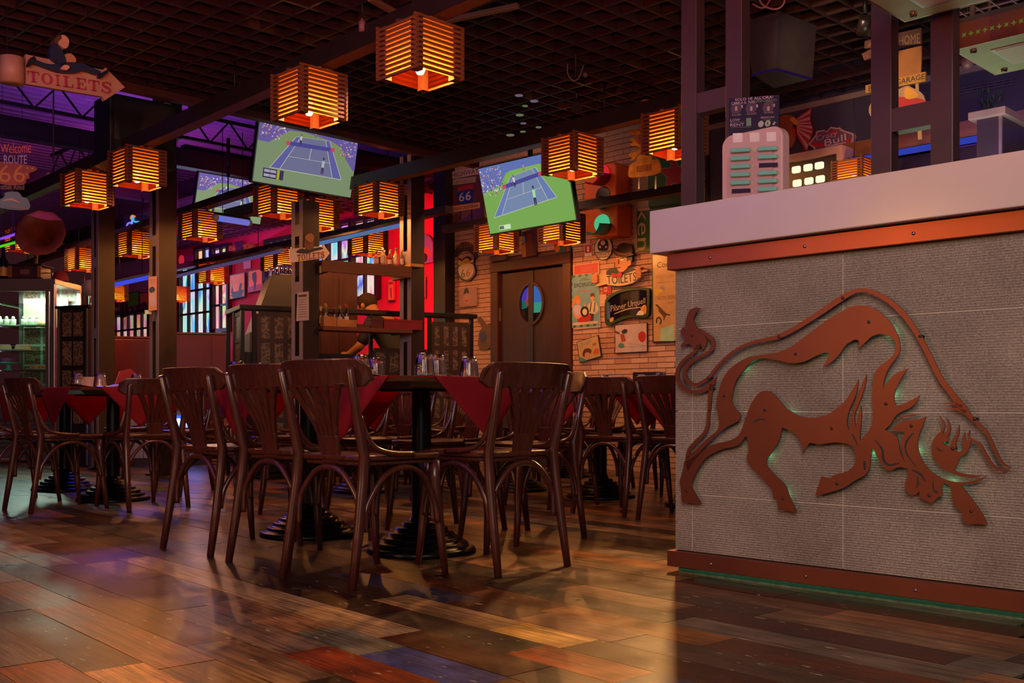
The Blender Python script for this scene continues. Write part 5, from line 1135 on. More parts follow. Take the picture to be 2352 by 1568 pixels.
s.poly('hair_print', catmull(m(k5, (295, 1440), (315, 1385), (360, 1370), (395, 1390), (385, 1430), (350, 1415), (320, 1470)), 4), BRN, 0.001, 0.015); s.poly('face_print', catmull(m(k5, (325, 1430), (360, 1415), (375, 1450), (350, 1490), (325, 1470)), 3), SKIN, 0.001, 0.0155); s.poly('dress_print', catmull(m(k5, (255, 1470), (300, 1480), (340, 1508), (270, 1524)), 3), TEAL, 0.001, 0.015); s.poly('burger_print', catmull(m(k5, (415, 1410), (450, 1370), (480, 1385), (478, 1430), (430, 1440)), 3), ORG, 0.001, 0.015); s.poly('small_words', m(k5, (408, 1318), (448, 1305), (450, 1335), (412, 1348)), M('9a6a4c', .5), 0.001, 0.015)
# tall framed print at the counter corner
s = S('menu_board', 'tall framed cream menu board half hidden by the counter corner', *k5(1210, 800))
s.poly('frame', m(k5, (1078, 318), (1430, 280), (1440, 1290), (1086, 1310)), M('1c2428', .4), 0.02); s.poly('sheet', m(k5, (1090, 325), (1420, 290), (1430, 1278), (1100, 1294)), M('c8a070', .3), 0.001, 0.02)
s.text('title_lettering', 'Cocktail', m(k5, (1140, 470), (1400, 440), (1400, 375), (1140, 405)), BLK, 0.0215); s.text('sub_lettering', 'BEST GIN', m(k5, (1130, 588), (1330, 572), (1330, 536), (1130, 552)), M('b87838', .5), 0.0215); s.text('low_lettering', 'NON BERE', m(k5, (1145, 835), (1350, 812), (1350, 768), (1145, 788)), M('8c6038', .5), 0.0215)
s.text('note_lettering', 'Shaken with ice', m(k5, (1135, 642), (1340, 626), (1340, 616), (1135, 630)), BRN, 0.0215); s.text('tail_lettering', '- drink', m(k5, (1238, 872), (1330, 860), (1330, 845), (1238, 856)), BRN, 0.0215)
s.poly('bottle_print', catmull(m(k5, (1120, 885), (1140, 878), (1190, 925), (1240, 975), (1285, 990), (1280, 1005), (1240, 1005), (1215, 1060), (1205, 1010), (1160, 960), (1150, 920)), 3), BRN, 0.001, 0.021); s.poly('horseshoe_print', [k5(1158 + 34 * math.cos(t), 1065 + 48 * math.sin(t)) for t in [PI * .8 + 1.55 * PI * i / 14 for i in range(15)]] + [k5(1158 + 18 * math.cos(t), 1065 + 30 * math.sin(t)) for t in [PI * 2.35 - 1.55 * PI * i / 14 for i in range(15)]], NAVY, 0.001, 0.021)
s.polys('yellow_print', [catmull(m(k5, (1108, 720), (1150, 710), (1150, 770), (1115, 775)), 3), catmull(m(k5, (1150, 722), (1205, 700), (1205, 730), (1155, 750)), 3)], M('d8c020', .4), 0.001, 0.021); s.poly('violet_print', catmull(m(k5, (1170, 675), (1220, 680), (1220, 720), (1185, 705)), 3), M('9a80c8', .4), 0.001, 0.0212); s.poly('mint_print', m(k5, (1180, 1150), (1330, 1100), (1330, 1290), (1175, 1290)), M('a8d0b0', .3), 0.001, 0.021)
# traffic light
tl = Flat('traffic_light', 'orange box traffic light with red and green visors mounted on the bricks', 'traffic light', *k7(330, 1100), BW, 'u', None, 0.013)
OR2 = M('e86a28', .45)
tl.poly('upper_box', m(k7, (170, 800), (470, 735), (505, 760), (500, 1110), (165, 1140)), OR2, 0.22, bevel=0.015); tl.poly('lower_box', m(k7, (160, 1190), (495, 1150), (520, 1180), (512, 1500), (290, 1525), (165, 1480)), OR2, 0.22, bevel=0.015)
for part, (cx, cy), col in (('red_lens', (200, 880), 'ff2848'), ('green_lens', (207, 1390), '58e0a0')):
    x, z = tl.L(*k7(cx, cy)); x += 0.19; z -= 0.02
    MB().lathe([(0.0001, 0.06), (0.05, 0.052), (0.08, 0.028), (0.092, 0.0)], 24, mat=Matrix.Translation((x, -0.235, z)) @ Matrix.Rotation(PI / 2, 4, 'X')).build(part, E(col, 0.65), tl.root)
def visor(cx, cy, col, part):
    x, z = tl.L(*k7(cx, cy)); x += 0.19; z -= 0.02; b = MB(); n = 16; vs = []
    for i in range(n + 1):
        t = PI * (1.25 + 0.72 * i / n); r = 0.105
        vs += [(x + r * math.cos(t), -0.22, z + r * math.sin(t)), (x + r * .96 * math.cos(t), -0.40, z + r * .96 * math.sin(t) - 0.015)]
    b.add(vs, [(2 * i, 2 * i + 1, 2 * i + 3, 2 * i + 2) for i in range(n)], True); o = b.build(part, M(col, .4), tl.root); sd = o.modifiers.new('thickness', 'SOLIDIFY'); sd.thickness = 0.004
visor(200, 880, 'a82030', 'red_visor'); visor(205, 1120, '241c20', 'amber_visor'); visor(207, 1390, '3c9a78', 'green_visor')
x, z = tl.L(*k7(205, 1120)); x += .19; tl.poly('dark_lens', disc(x, z, .088), M('241a10', .2), 0.008, 0.22, local=True)
for nm, y0, col in (('red_flag', 1010, 'a8243a'), ('dark_flag', 1315, '3a1420')): tl.poly(nm, m(k7, (45, y0), (165, y0 - 30), (165, y0 + 70), (45, y0 + 95)), M(col, .5), 0.03)
# green beer sign with a red star
s = S('star_sign', 'tall green beer sign with a red star and white letters on the bricks', *k7(800, 1000), off=0.014)
s.poly('board', m(k7, (515, 560), (1200, 470), (1210, 1600), (548, 1660)), M('c8b090', .5), 0.014); s.poly('green_field', m(k7, (690, 560), (1200, 490), (1206, 1150), (700, 1200)), GRN, 0.001, 0.014)
star = [(968 + (190 if i % 2 == 0 else 78) * math.sin(PI * i / 5) * .86, 830 - (205 if i % 2 == 0 else 84) * math.cos(PI * i / 5) - 0.07 * 180 * math.sin(PI * i / 5)) for i in range(10)]
star2 = [(968 + (x - 968) * 1.12, 830 + (y - 830) * 1.12) for x, y in star]
s.poly('star_edge', m(k7, *star2), M('b09a88', .5), 0.001, 0.015); s.poly('star', m(k7, *star), RED, 0.0015, 0.016)
s.poly('green_lower_field', m(k7, (574, 1192), (1206, 1112), (1206, 1640), (582, 1652)), GRN, 0.001, 0.014)
s.text('vertical_lettering', 'ken', m(k7, (580, 1195), (586, 1640), (716, 1625), (712, 1182)), CRM, 0.0155)
# winged wrench sign hung from the beam
s = Flat('wrench_sign', 'golden cut-out garage sign with crossed wrenches hanging below the second beam', 'sign', *k7(650, 600), 8.6, 'u')
GD = M('e0a440', .5, var=.25, scale=14)
s.poly('wings', catmull(m(k7, (472, 375), (620, 345), (640, 328), (690, 322), (785, 302), (782, 375), (700, 395), (672, 440), (655, 478), (630, 450), (620, 405), (560, 418), (500, 408)), 2), GD, 0.012)
s.polys('dark_gaps', [m(k7, (652, 372), (676, 368), (672, 400), (655, 404))], BLK, 0.001, 0.0125)
for part, pts in (('rising_wrench', [(488, 640), (520, 600), (560, 600), (720, 465), (735, 400), (775, 398), (760, 430), (790, 445), (785, 485), (745, 495), (575, 640), (550, 680), (505, 690), (530, 655)]), ('falling_wrench', [(505, 470), (530, 450), (560, 468), (575, 500), (640, 530), (720, 560), (785, 590), (800, 620), (820, 635), (770, 640), (740, 620), (670, 575), (560, 530), (520, 535), (500, 505), (535, 500)])):
    s.poly(part, catmull(m(k7, *pts), 2), GD, 0.01, 0.005 if part[0] == 'r' else 0.0)
for x0, x1, y0, y1 in ((565, 590, 425, 560), (742, 762, 400, 660)): s.poly('red_strap', m(k7, (x0, y0), (x1, y0 - 4), (x1, y1 - 4), (x0, y1)), ORG, 0.004, -0.006)
s.poly('car_front', catmull(m(k7, (490, 860), (500, 750), (530, 715), (575, 700), (590, 640), (640, 620), (710, 612), (730, 640), (745, 680), (790, 668), (815, 710), (825, 800), (780, 830), (700, 850), (600, 862)), 3), GD, 0.014)
s.polys('grille_bar', [m(k7, (580 + 18 * i, 745 - 2.5 * i), (588 + 18 * i, 744 - 2.5 * i), (588 + 18 * i, 812 - 2.5 * i), (580 + 18 * i, 814 - 2.5 * i)) for i in range(9)], BRN, 0.001, 0.0145)
for x in (585, 762): s.poly('chain', m(k7, (x, 850), (x + 14, 848), (x + 14, 985), (x, 990)), M('8c7868', .5), 0.006)
s.poly('hanger', m(k7, (640, 322), (650, 320), (650, -90), (640, -88)), BLK, 0.008, 0.002)
# coffin shaped sign above the beam
s = Flat('coffin_sign', 'orange and red coffin shaped sign standing on the second beam below the ceiling grid', 'sign', *k7(655, 135), 8.35, 'u')
s.poly('board', m(k7, (472, 145), (655, 42), (832, 42), (838, 150), (480, 234)), M('c8702c', .5), 0.012); s.poly('red_field', m(k7, (495, 150), (660, 62), (815, 58), (818, 138), (500, 210)), M('a82a20', .5), 0.001, 0.012)
s.text('script_lettering', 'Speedway', m(k7, (530, 145), (775, 90), (775, 70), (530, 118)), YEL, 0.0135); s.text('low_lettering', 'GARAGE', m(k7, (540, 190), (780, 135), (780, 108), (540, 158)), YEL, 0.0135)
s.poly('support', m(k7, (640, 200), (660, 198), (660, 330), (640, 332)), BLK, 0.01, -0.012)

# ================================================================== hanging toilets arrow top left
s = Flat('toilets_arrow', 'big hanging toilets arrow sign with a seated man, top left', 'sign', 140, 170, 8.6, 'v')
q1 = lambda x, y: (x / 3.92, y / 3.92)
AR = M('b07a5c', .55, var=.15)
s.poly('arrow_board', m(q1, (215, 500), (500, 560), (915, 640), (930, 618), (1105, 795), (920, 915), (905, 880), (215, 765)), AR, 0.03)
b = MB(); p0, p1 = s.L(*q1(110, 520)), s.L(*q1(110, 750)); cx = p0[0]; rad = abs(s.L(*q1(215, 600))[0] - cx) * 1.0
b.lathe([(0.0001, 0), (rad, 0), (rad, p0[1] - p1[1]), (0.0001, p0[1] - p1[1])], 24, (cx, 0.0, p1[1])); b.build('scroll_roll', AR, s.root)
s.slabtext('toilets_lettering', 'TOILETS', m(q1, (232, 745), (985, 855), (985, 755), (225, 645)), M('a02c3c', .5), 0.031)
s.poly('trouser_legs', catmull(m(q1, (225, 605), (250, 540), (300, 565), (420, 600), (560, 580), (700, 590), (770, 620), (870, 665), (830, 690), (720, 655), (640, 675), (500, 670), (350, 620), (260, 590)), 3), NAVY, 0.03, 0.03); s.poly('left_shoe', catmull(m(q1, (215, 610), (235, 550), (268, 530), (285, 560), (235, 612)), 3), BLK, 0.035, 0.03); s.poly('right_shoe', catmull(m(q1, (850, 700), (920, 650), (938, 662), (870, 720)), 3), BLK, 0.035, 0.03)
s.poly('jacket', catmull(m(q1, (410, 480), (440, 415), (480, 420), (530, 490), (560, 575), (540, 640), (500, 600), (430, 550)), 3), NAVY, 0.04, 0.02); s.poly('shirt_belly', catmull(m(q1, (540, 520), (600, 500), (650, 550), (635, 585), (560, 575)), 3), M('b8784c', .6), 0.035, 0.02); s.poly('hand', catmull(m(q1, (505, 640), (530, 612), (575, 625), (560, 655), (520, 655)), 3), SKIN, 0.02, 0.06)
s.poly('head', catmull(m(q1, (460, 400), (480, 355), (530, 345), (572, 385), (568, 440), (540, 465), (500, 440)), 4), SKIN, 0.06, 0.015); s.poly('hair', catmull(m(q1, (440, 405), (462, 360), (500, 345), (505, 375), (480, 400), (470, 425)), 3), BRN, 0.064, 0.013)
for x in (60, 900): s.poly('hanging_wire', m(q1, (x, 620), (x + 4, 620), (x + 4, -60), (x, -60)), BLK, 0.003, -0.003)
# small toilets arrow on the kitchen column
s = Flat('toilets_arrow', 'small toilets arrow sign with a seated figure on the kitchen column', 'sign', 710, 575, ((702 - CX) / F * 8.80 - 0.03, 8.64), 'v')
q6 = lambda x, y: (400 + x / 3.92, 380 + y / 3.92)
s.poly('arrow_board', m(q6, (1030, 752), (1165, 740), (1330, 728), (1332, 705), (1392, 790), (1338, 862), (1325, 838), (1040, 875)), M('ecd0b8', .5), 0.015); s.slabtext('toilets_lettering', 'TOILETS', m(q6, (1098, 862), (1345, 830), (1342, 775), (1098, 805)), M('a02c3c', .5), 0.016)
s.poly('legs', catmull(m(q6, (1090, 780), (1130, 750), (1190, 765), (1250, 745), (1310, 738), (1318, 755), (1250, 770), (1180, 792), (1120, 790)), 3), NAVY, 0.015, 0.015); s.poly('torso', catmull(m(q6, (1175, 760), (1170, 680), (1210, 660), (1240, 700), (1235, 750)), 3), M('7a4c34', .6), 0.018, 0.012); s.poly('head', catmull(m(q6, (1172, 660), (1180, 625), (1215, 615), (1240, 645), (1225, 690), (1190, 690)), 3), M('a8704c', .6), 0.022, 0.012)
# menu sheet on that column
s = Flat('menu_sheet', 'white printed menu sheet hanging on the kitchen column below the toilets arrow', 'paper', 696, 703, ((702 - CX) / F * 8.80 - 0.045, 8.715), 'u')
s.poly('sheet', m(q6, (1112, 1148), (1212, 1132), (1214, 1392), (1102, 1402)), M('b8a8a8', .6), 0.003); s.poly('heading', m(q6, (1122, 1165), (1195, 1158), (1196, 1180), (1122, 1186)), M('4a4858', .5), 0.0006, 0.003); s.polys('text_lines', [m(q6, (1125, 1205 + 22 * i), (1195, 1202 + 22 * i), (1195, 1209 + 22 * i), (1125, 1212 + 22 * i)) for i in range(8)], GRY, 0.0006, 0.003)
# ================================================================== stained glass windows on the far wall   (plane X+Y=13)
def stained(i):
    m_ = bpy.data.materials.new('stained_glass'); m_.use_nodes = True; nt = m_.node_tree; N = nt.nodes.new; Lk = nt.links.new
    nt.nodes.remove(nt.nodes['Principled BSDF'])
    geo = N('ShaderNodeNewGeometry'); mp = N('ShaderNodeMapping'); mp.inputs['Scale'].default_value = (1, 1, 0.42); mp.inputs['Location'].default_value = (3.1 * i, 1.7 * i, 0.9 * i)
    Lk(geo.outputs['Position'], mp.inputs[0])
    n1 = N('ShaderNodeTexNoise'); n1.inputs['Scale'].default_value = 2.6; n1.inputs['Detail'].default_value = 2; n1.inputs['Distortion'].default_value = 0.7; Lk(mp.outputs[0], n1.inputs['Vector'])
    pal = [[('3848d0'), ('c8b8d8'), ('70c8d0'), ('d8c8d0'), ('58d0a0'), ('3060d8')], [('c050c8'), ('d8b8c8'), ('d8c8b0'), ('e080a8'), ('a8d880'), ('c038c0')],
           [('8058d8'), ('c8c8d8'), ('4858c8'), ('d0d8a8'), ('b868d0'), ('d0b8e0')], [('48b8e0'), ('c8d0d8'), ('4070d8'), ('98d8b8'), ('e0c8c0'), ('3850d8')],
           [('d84868'), ('e0c090'), ('e8a060'), ('d86090'), ('e0d0a8'), ('c83870')]][i]
    c = ramp(nt, [(0.30 + 0.075 * k, pal[k]) for k in range(6)], n1.outputs['Fac'], False)
    e = N('ShaderNodeEmission'); e.inputs[1].default_value = 1.25; Lk(c, e.inputs[0]); Lk(e.outputs[0], nt.nodes['Material Output'].inputs[0]); return m_
SG = [stained(i) for i in range(5)]
LEAD = M('1c1418', .6)
wn = 0
def window(px0, px1, cols, rows_, zt, zb, mats, lab=''):
    """px0..px1 columns, heights in metres; each pane its own glass"""
    global wn; wn += 1
    s0, s1 = su(px0, RWc), su(px1, RWc)
    w = frame('window_%d' % wn, (RWc / 2, RWc / 2, 0), -PI / 4)
    b = MB(); fr = 0.06
    b.bx(s0 - fr, s0, -0.07, 0.02, zb - fr, zt + fr); b.bx(s1, s1 + fr, -0.07, 0.02, zb - fr, zt + fr); b.bx(s0, s1, -0.07, 0.02, zt, zt + fr); b.bx(s0, s1, -0.07, 0.02, zb - fr, zb)
    b.build('window_frame', LEAD, w)
    cw = (s1 - s0) / cols; edges = [zb] + [zb + (zt - zb) * r for r in rows_] + [zt]
    for i in range(1, cols): MB().bx(s0 + cw * i - 0.018, s0 + cw * i + 0.018, -0.05, 0.018, zb, zt).build('mullion', LEAD, w)
    for z in edges[1:-1]: MB().bx(s0, s1, -0.045, 0.017, z - 0.016, z + 0.016).build('glazing_bar', LEAD, w)
    k = 0
    for i in range(cols):
        for j in range(len(edges) - 1):
            MB().bx(s0 + cw * i + 0.018, s0 + cw * (i + 1) - 0.018, 0.0, 0.012, edges[j] + 0.016, edges[j + 1] - 0.016).build('pane', SG[mats[(i + j) % len(mats)] if mats else 0], w); k += 1
Zw = lambda px, py: zat(py, on_u(px, RWc)[1])
window(419, 492, 4, (0.33, 0.66), Zw(455, 612), Zw(455, 772), [0, 3, 0, 3])
window(493, 527, 2, (0.33, 0.62, 0.9), Zw(510, 590), Zw(510, 755), [1, 1, 4])
window(455, 488, 2, (), Zw(472, 575) + .02, Zw(472, 594), [4, 2])
window(494, 527, 2, (), Zw(510, 570), Zw(510, 587), [1])
window(268, 345, 5, (0.4,), Zw(306, 722), Zw(306, 780), [4, 1])
window(618, 682, 4, (), Zw(650, 553), Zw(650, 577), [2, 3])
window(616, 684, 3, (), Zw(650, 612), Zw(650, 632), [0, 3, 2])
window(729, 754, 1, (0.5,), Zw(741, 530), Zw(741, 645), [3, 2])
window(759, 808, 2, (0.34, 0.72), Zw(783, 518), Zw(783, 640), [2, 0, 2])
window(816, 868, 2, (0.3, 0.55, 0.8), Zw(842, 507), Zw(842, 680), [2, 1, 3, 1])
lamp('stained_glow', 'AREA', (on_u(480, 12.7)[0], on_u(480, 12.7)[1], 2.4), 20, (0.5, 0.6, 1.0), 1.6, (on_u(480, 9)[0], on_u(480, 9)[1], 1.2), size_y=1.4)
def picture(px0, py0, px1, py1, sl, lab, bg, prints, fr='2c1a14', c=RWc, cat='picture', name='framed_picture', off=0.03):
    mx, my = (px0 + px1) / 2, (py0 + py1) / 2
    s_ = Flat(name, lab, cat, mx, my + sl / 2, c, 'u', None, off)
    s_.poly('frame', R4(px0, py0, px1, py1, sl), M(fr, .5), 0.02)
    d = 2
    s_.poly('print', [(px0 + d, py0 + d), (px1 - d, py0 + d + sl), (px1 - d, py1 - d + sl), (px0 + d, py1 - d)], M(bg, .5, var=.25, scale=4), 0.002, 0.02)
    for i, (col, pts) in enumerate(prints): s_.poly('motif', [(px0 + (px1 - px0) * u, py0 + (py1 - py0) * v + sl * u) for u, v in pts], M(col, .5), 0.001, 0.022 + 0.001 * i)
    return s_
picture(529, 632, 565, 688, -7, 'orange picture of a boat at sunset beside the tall stained window', 'e08030', [('402c40', [(.1, .85), (.5, .72), (.95, .7), (.8, .95), (.3, .98)]), ('2c1a1c', [(.12, .72), (.2, .45), (.26, .7), (.45, .74), (.45, .8), (.2, .82)]), ('2c1a1c', [(.6, .74), (.7, .4), (.85, .45), (.8, .5), (.74, .76)])])
picture(572, 622, 606, 672, -6, 'orange picture of a dark standing figure right of the boat picture', 'e07c40', [('a04060', [(0, .75), (1, .7), (1, 1), (0, 1)]), ('34202c', [(.3, .15), (.55, .1), (.6, .4), (.55, .7), (.5, .95), (.42, .95), (.4, .6), (.3, .4)])])
picture(294, 672, 322, 724, -4, 'bright green screen-like picture on the far left wall', '48c828', [('403040', [(0, .65), (1, .62), (1, 1), (0, 1)]), ('c08060', [(.2, .7), (.3, .7), (.3, .95), (.2, .95)]), ('7880c8', [(.6, .65), (.7, .65), (.72, .95), (.6, .95)])])
picture(322, 673, 343, 714, -3, 'orange framed print right of the green picture', 'c88048', [('50404c', [(.1, .6), (.6, .5), (.9, .65), (.9, .95), (.1, .95)])])
picture(278, 684, 291, 730, -2, 'narrow dark framed print left of the green picture', '704858', [('2c1c24', [(.3, .2), (.7, .2), (.7, .8), (.3, .8)])])
picture(255, 690, 276, 717, -2, 'grey print with dark cups on the far left wall', '8a6a70', [('4a2438', [(.05, .35), (.45, .3), (.45, .7), (.1, .7)]), ('4a2438', [(.55, .3), (.95, .3), (.9, .65), (.6, .65)])], '7a6068')
picture(893, 641, 908, 690, -1, 'narrow yellowish poster on the bright red wall', 'b08838', [('5a4828', [(.2, .15), (.8, .15), (.8, .25), (.2, .25)]), ('6a5a48', [(.35, .45), (.6, .4), (.7, .9), (.5, .9)])], '8a6a30')
picture(974, 632, 978, 682, 0, 'thin yellow poster edge at the right end of the red wall', 'b08838', [('7a5a28', [(.3, .2), (.7, .2), (.7, .8), (.3, .8)])], '8a6a30')
s = Flat('round_top_picture', 'round topped tin picture of a red tractor at the right end of the red wall', 'picture', 980, 575, RWc, 'u', None, 0.03)
s.poly('plate', [(966, 607)] + [(976 + 20 * math.cos(t), 562 - 24 * math.sin(t)) for t in [PI - PI * i / 12 for i in range(13)]] + [(996, 602)], M('5c6a88', .5), 0.02); s.poly('tractor_print', catmull([(969, 590), (976, 572), (986, 570), (991, 582), (988, 592), (975, 597)], 3), M('b04838', .5), 0.001, 0.02); s.poly('wheel_print', disc(*s.L(978, 592), .06), NAVY, 0.001, 0.021, True)
s = Flat('paper_notices', 'two pale paper notices one above the other on the far magenta wall', 'paper', 568, 597, RWc, 'u', None, 0.03)
for y in (582, 606): s.poly('sheet', R4(560, y - 9, 576, y + 12, -2), M('b0889c', .6), 0.003)
s = Flat('name_board', 'dark orange lettered board high on the far wall under the roof', 'sign', 553, 566, RWc, 'u', None, 0.03)
s.poly('board', R4(520, 565, 587, 578, -7), M('8a4424', .5), 0.02); s.poly('crest', [(543, 556), (560, 553), (562, 575), (545, 578)], M('3c2030', .5), 0.01, 0.02); s.text('lettering', 'ROADHOUSE', Q(523, 568, 584, 576, -6), YEL, 0.021)
s = Flat('red_rose_sign', 'red round neon sign with a small plate on the far dark wall', 'sign', 420, 597, 12.6, 'u')
s.poly('round_plate', disc(*s.L(418, 597), .085), E('d02838', .8), 0.02, local=True); s.poly('side_plate', R4(428, 588, 444, 600, -2), M('6a2038', .5), 0.01)
s = Flat('number_board', 'small dark speaker box on a violet board left of the upper window panes', 'speaker', 442, 612, 12.9, 'u'); s.poly('board', R4(434, 604, 452, 624, -3), M('5a4870', .5), 0.02); s.poly('box', R4(437, 606, 448, 620, -2), BLK, 0.08, 0.02)

# ================================================================== kitchen counter with lattice panels
P0 = Vector((-2.315, 8.97, 0)); P1 = Vector((-0.36, 9.92, 0)); dv = (P1 - P0); BLn = dv.length; ka = math.atan2(dv.y, dv.x)
kb = thing('kitchen_counter', 'black framed kitchen counter with lattice of patterned panels', 'counter', P0, ka)
FRM = M('17100f', .4, .3); LAT = M('3a1e14', .5, var=.15); 
def filigree():
    m_ = bpy.data.materials.new('patterned_glass_panel'); nt, p = nodes_of(m_); N = nt.nodes.new; Lk = nt.links.new
    tc = N('ShaderNodeTexCoord'); v = N('ShaderNodeTexVoronoi'); v.feature = 'DISTANCE_TO_EDGE'; v.inputs['Scale'].default_value = 22; n = N('ShaderNodeTexNoise'); n.inputs['Scale'].default_value = 6
    ad = N('ShaderNodeMixRGB') if False else None
    Lk(tc.outputs['Object'], n.inputs['Vector']); mx = N('ShaderNodeVectorMath'); mx.operation = 'ADD'; Lk(tc.outputs['Object'], mx.inputs[0]); sc_ = N('ShaderNodeVectorMath'); sc_.operation = 'SCALE'; sc_.inputs['Scale'].default_value = 0.15; Lk(n.outputs['Color'], sc_.inputs[0]); Lk(sc_.outputs[0], mx.inputs[1]); Lk(mx.outputs[0], v.inputs['Vector'])
    Lk(ramp(nt, [(0.0, '8a6a50'), (0.09, '6a5240'), (0.16, '4a3a30')], v.outputs['Distance']), p.inputs['Base Color']); p.inputs['Roughness'].default_value = 0.4; return m_
FIL = filigree()
KZ = 1.50; D_ = 0.62
MB().bx(-0.03, BLn + 0.02, -0.035, 0.12, KZ - 0.04, KZ).build('top_rail', FRM, kb, 0.004); MB().bx(-0.03, 0.05, 0.12, D_, KZ - 0.04, KZ).build('side_rail', FRM, kb, 0.004)
MB().bx(0, BLn, 0.06, 0.34, 0.02, 1.10).build('inner_worktop', M('2a2628', .4, .5), kb)
for x in (0.0, 0.10, 0.62, 1.15, 1.72, BLn - 0.03): MB().bx(x - 0.015, x + 0.015, -0.02, 0.02, 0, KZ - 0.04).build('frame_post', FRM, kb)
for y in (0.3, D_): MB().bx(-0.02, 0.015, y - 0.015, y + 0.015, 0, KZ - 0.04).build('frame_post', FRM, kb)
MB().bx(0, BLn, -0.02, 0.02, 0.06, 0.10).build('base_rail', FRM, kb)
def lattice(x0, x1, z0, z1, nc, nr, rot=False):
    cw, rh = (x1 - x0) / nc, (z1 - z0) / nr; wv = 0.018
    f = (lambda b, a, c, e, g, h, i: b.bx(a, c, e, g, h, i)) if not rot else (lambda b, a, c, e, g, h, i: b.bx(e, g, a, c, h, i))
    for i in range(nc + 1): f(MB(), 0, 0, 0, 0, 0, 0); b = MB(); f(b, x0 + cw * i - wv, x0 + cw * i + wv, -0.012, 0.012, z0, z1); b.build('lattice_stile', LAT, kb)
    for j in range(nr + 1): b = MB(); f(b, x0, x1, -0.011, 0.011, z0 + rh * j - wv, z0 + rh * j + wv); b.build('lattice_rail', LAT, kb)
    for i in range(nc):
        for j in range(nr): b = MB(); f(b, x0 + cw * i + wv, x0 + cw * (i + 1) - wv, -0.004, 0.004, z0 + rh * j + wv, z0 + rh * (j + 1) - wv); b.build('panel', FIL, kb)
lattice(0.14, 0.60, 0.28, 1.43, 4, 5); lattice(0.66, 1.12, 0.28, 1.0, 4, 3); lattice(1.18, 1.69, 0.28, 1.14, 4, 4); lattice(1.75, BLn - 0.06, 0.28, 1.40, 4, 5); lattice(0.04, 0.27, 0.28, 1.43, 1, 5, True)
# shelves between the two kitchen columns
ca_, cb_ = Vector(((702 - CX) / F * 8.80, 8.80, 0)), Vector(((947 - CX) / F * 9.32, 9.32, 0)); dd = cb_ - ca_; SLn = dd.length; sa = math.atan2(dd.y, dd.x)
SHW = M('6a3018', .5, var=.2, scale=5, stretch=(1, 12, 12))
def shelf(lab, z, th, x0, x1, dep, lip):
    t = thing('wall_shelf', lab, 'shelf', (ca_.x, ca_.y, z), sa)
    MB().bx(x0, x1, -dep / 2, dep / 2, -0.025, 0).build('shelf_board', SHW, t, 0.003)
    MB().bx(x0, x1, -dep / 2 - 0.02, -dep / 2, -th, 0.0).build('front_edge', SHW, t, 0.003)
    for x in (x0 + 0.04, x1 - 0.04): MB().bx(x - 0.02, x + 0.02, -dep / 2, dep / 2, -th, -0.025).build('bracket', SHW, t)
    return t
shelf('upper thick brown kitchen shelf with bottles between the two columns', zat(603, 8.9), 0.10, 0.09, SLn - 0.08, 0.26, 1); shelf('lower dark kitchen shelf with sauce bottles and red boxes', zat(752, 8.9), 0.035, 0.09, SLn - 0.08, 0.3, 1)
def on_shelf(px, dep=0.0):      # distance along the shelf seen in column px
    k = (px - CX) / F; t = (ca_.x - k * ca_.y) / (k * math.sin(sa) - math.cos(sa)); return t
bz1, bz2 = zat(603, 8.9), zat(752, 8.9)
rb_ = random.Random(3)
def bottle(px, z, h, r, col, cap, lab, dep=0.0, lc=None):
    t_ = on_shelf(px); x, y = ca_.x + t_ * math.cos(sa) - dep * math.sin(sa), ca_.y + t_ * math.sin(sa) + dep * math.cos(sa)
    t = thing('sauce_bottle', lab, 'bottle', (x, y, z), 0, 'bottles on the kitchen shelves')
    MB().lathe([(0.0001, 0.001), (r, 0.001), (r, h * .58), (r * .85, h * .66), (r * .42, h * .76), (r * .40, h * .88)], 14).build('bottle_body', M(col, .12, var=.05, coat=.5), t)
    MB().lathe([(r * .48, h * .87), (r * .48, h), (0.0001, h)], 12).build('cap', M(cap, .4), t)
    MB().lathe([(r * 1.015, h * .18), (r * 1.015, h * .48)], 14).build('label_band', M(lc or 'c8b090', .6), t)
low = [(733, .165, '5a2c14', 'c8a890', 'leftmost, pale capped'), (739, .18, '4a2410', 'd0b8a0', 'second from the column'), (745, .20, '6a4a20', 'b8742c', 'third, amber'), (751, .20, '2c4030', 'c08838', 'fourth, greenish glass'), (765, .185, '401810', 'a02018', 'fifth, red capped'), (771, .19, '4a2010', 'a87028', 'sixth, gold capped'), (778, .19, '3a1a10', 'b07c30', 'seventh, dark'), (786, .17, '4a2014', '2a1814', 'eighth, stubby'), (793, .205, '301410', 'c02028', 'rightmost, red capped with white label')]
for i, (px, h, c, cp, l) in enumerate(low): bottle(px, bz2 + 0.001, h, .0215 if i % 2 else .019, c, cp, 'small sauce bottle on the lower kitchen shelf, ' + l, -0.03 + 0.05 * (i % 2), 'd8ccc0' if i == 8 else None)
up = [(862, .13, 'a07050', '302018'), (868, .14, '8a7a60', '3a3030'), (877, .16, 'b09080', 'c8b0a0'), (886, .15, '9a8a88', 'a09090'), (893, .13, '7a3028', 'a06050'), (900, .16, '6a7a50', '506a40'), (907, .17, 'a8a060', '405838'), (913, .15, '8a5a48', '8a6a58'), (920, .16, '7a5a50', 'c06a50'), (927, .17, '8a7a68', '2c2424'), (933, .16, '8a8078', '2c2c34'), (940, .165, '3a3a50', '201820'), (946, .17, '6a3c28', '301c20')]
ords = ['first', 'second', 'third', 'fourth', 'fifth', 'sixth', 'seventh', 'eighth', 'ninth', 'tenth', 'eleventh', 'twelfth', 'last']
for i, (px, h, c, cp) in enumerate(up): bottle(px, bz1 + 0.001, h, .021, c, cp, '%s spice bottle from the left on the upper kitchen shelf' % ords[i], -0.02 + 0.05 * (i % 2))
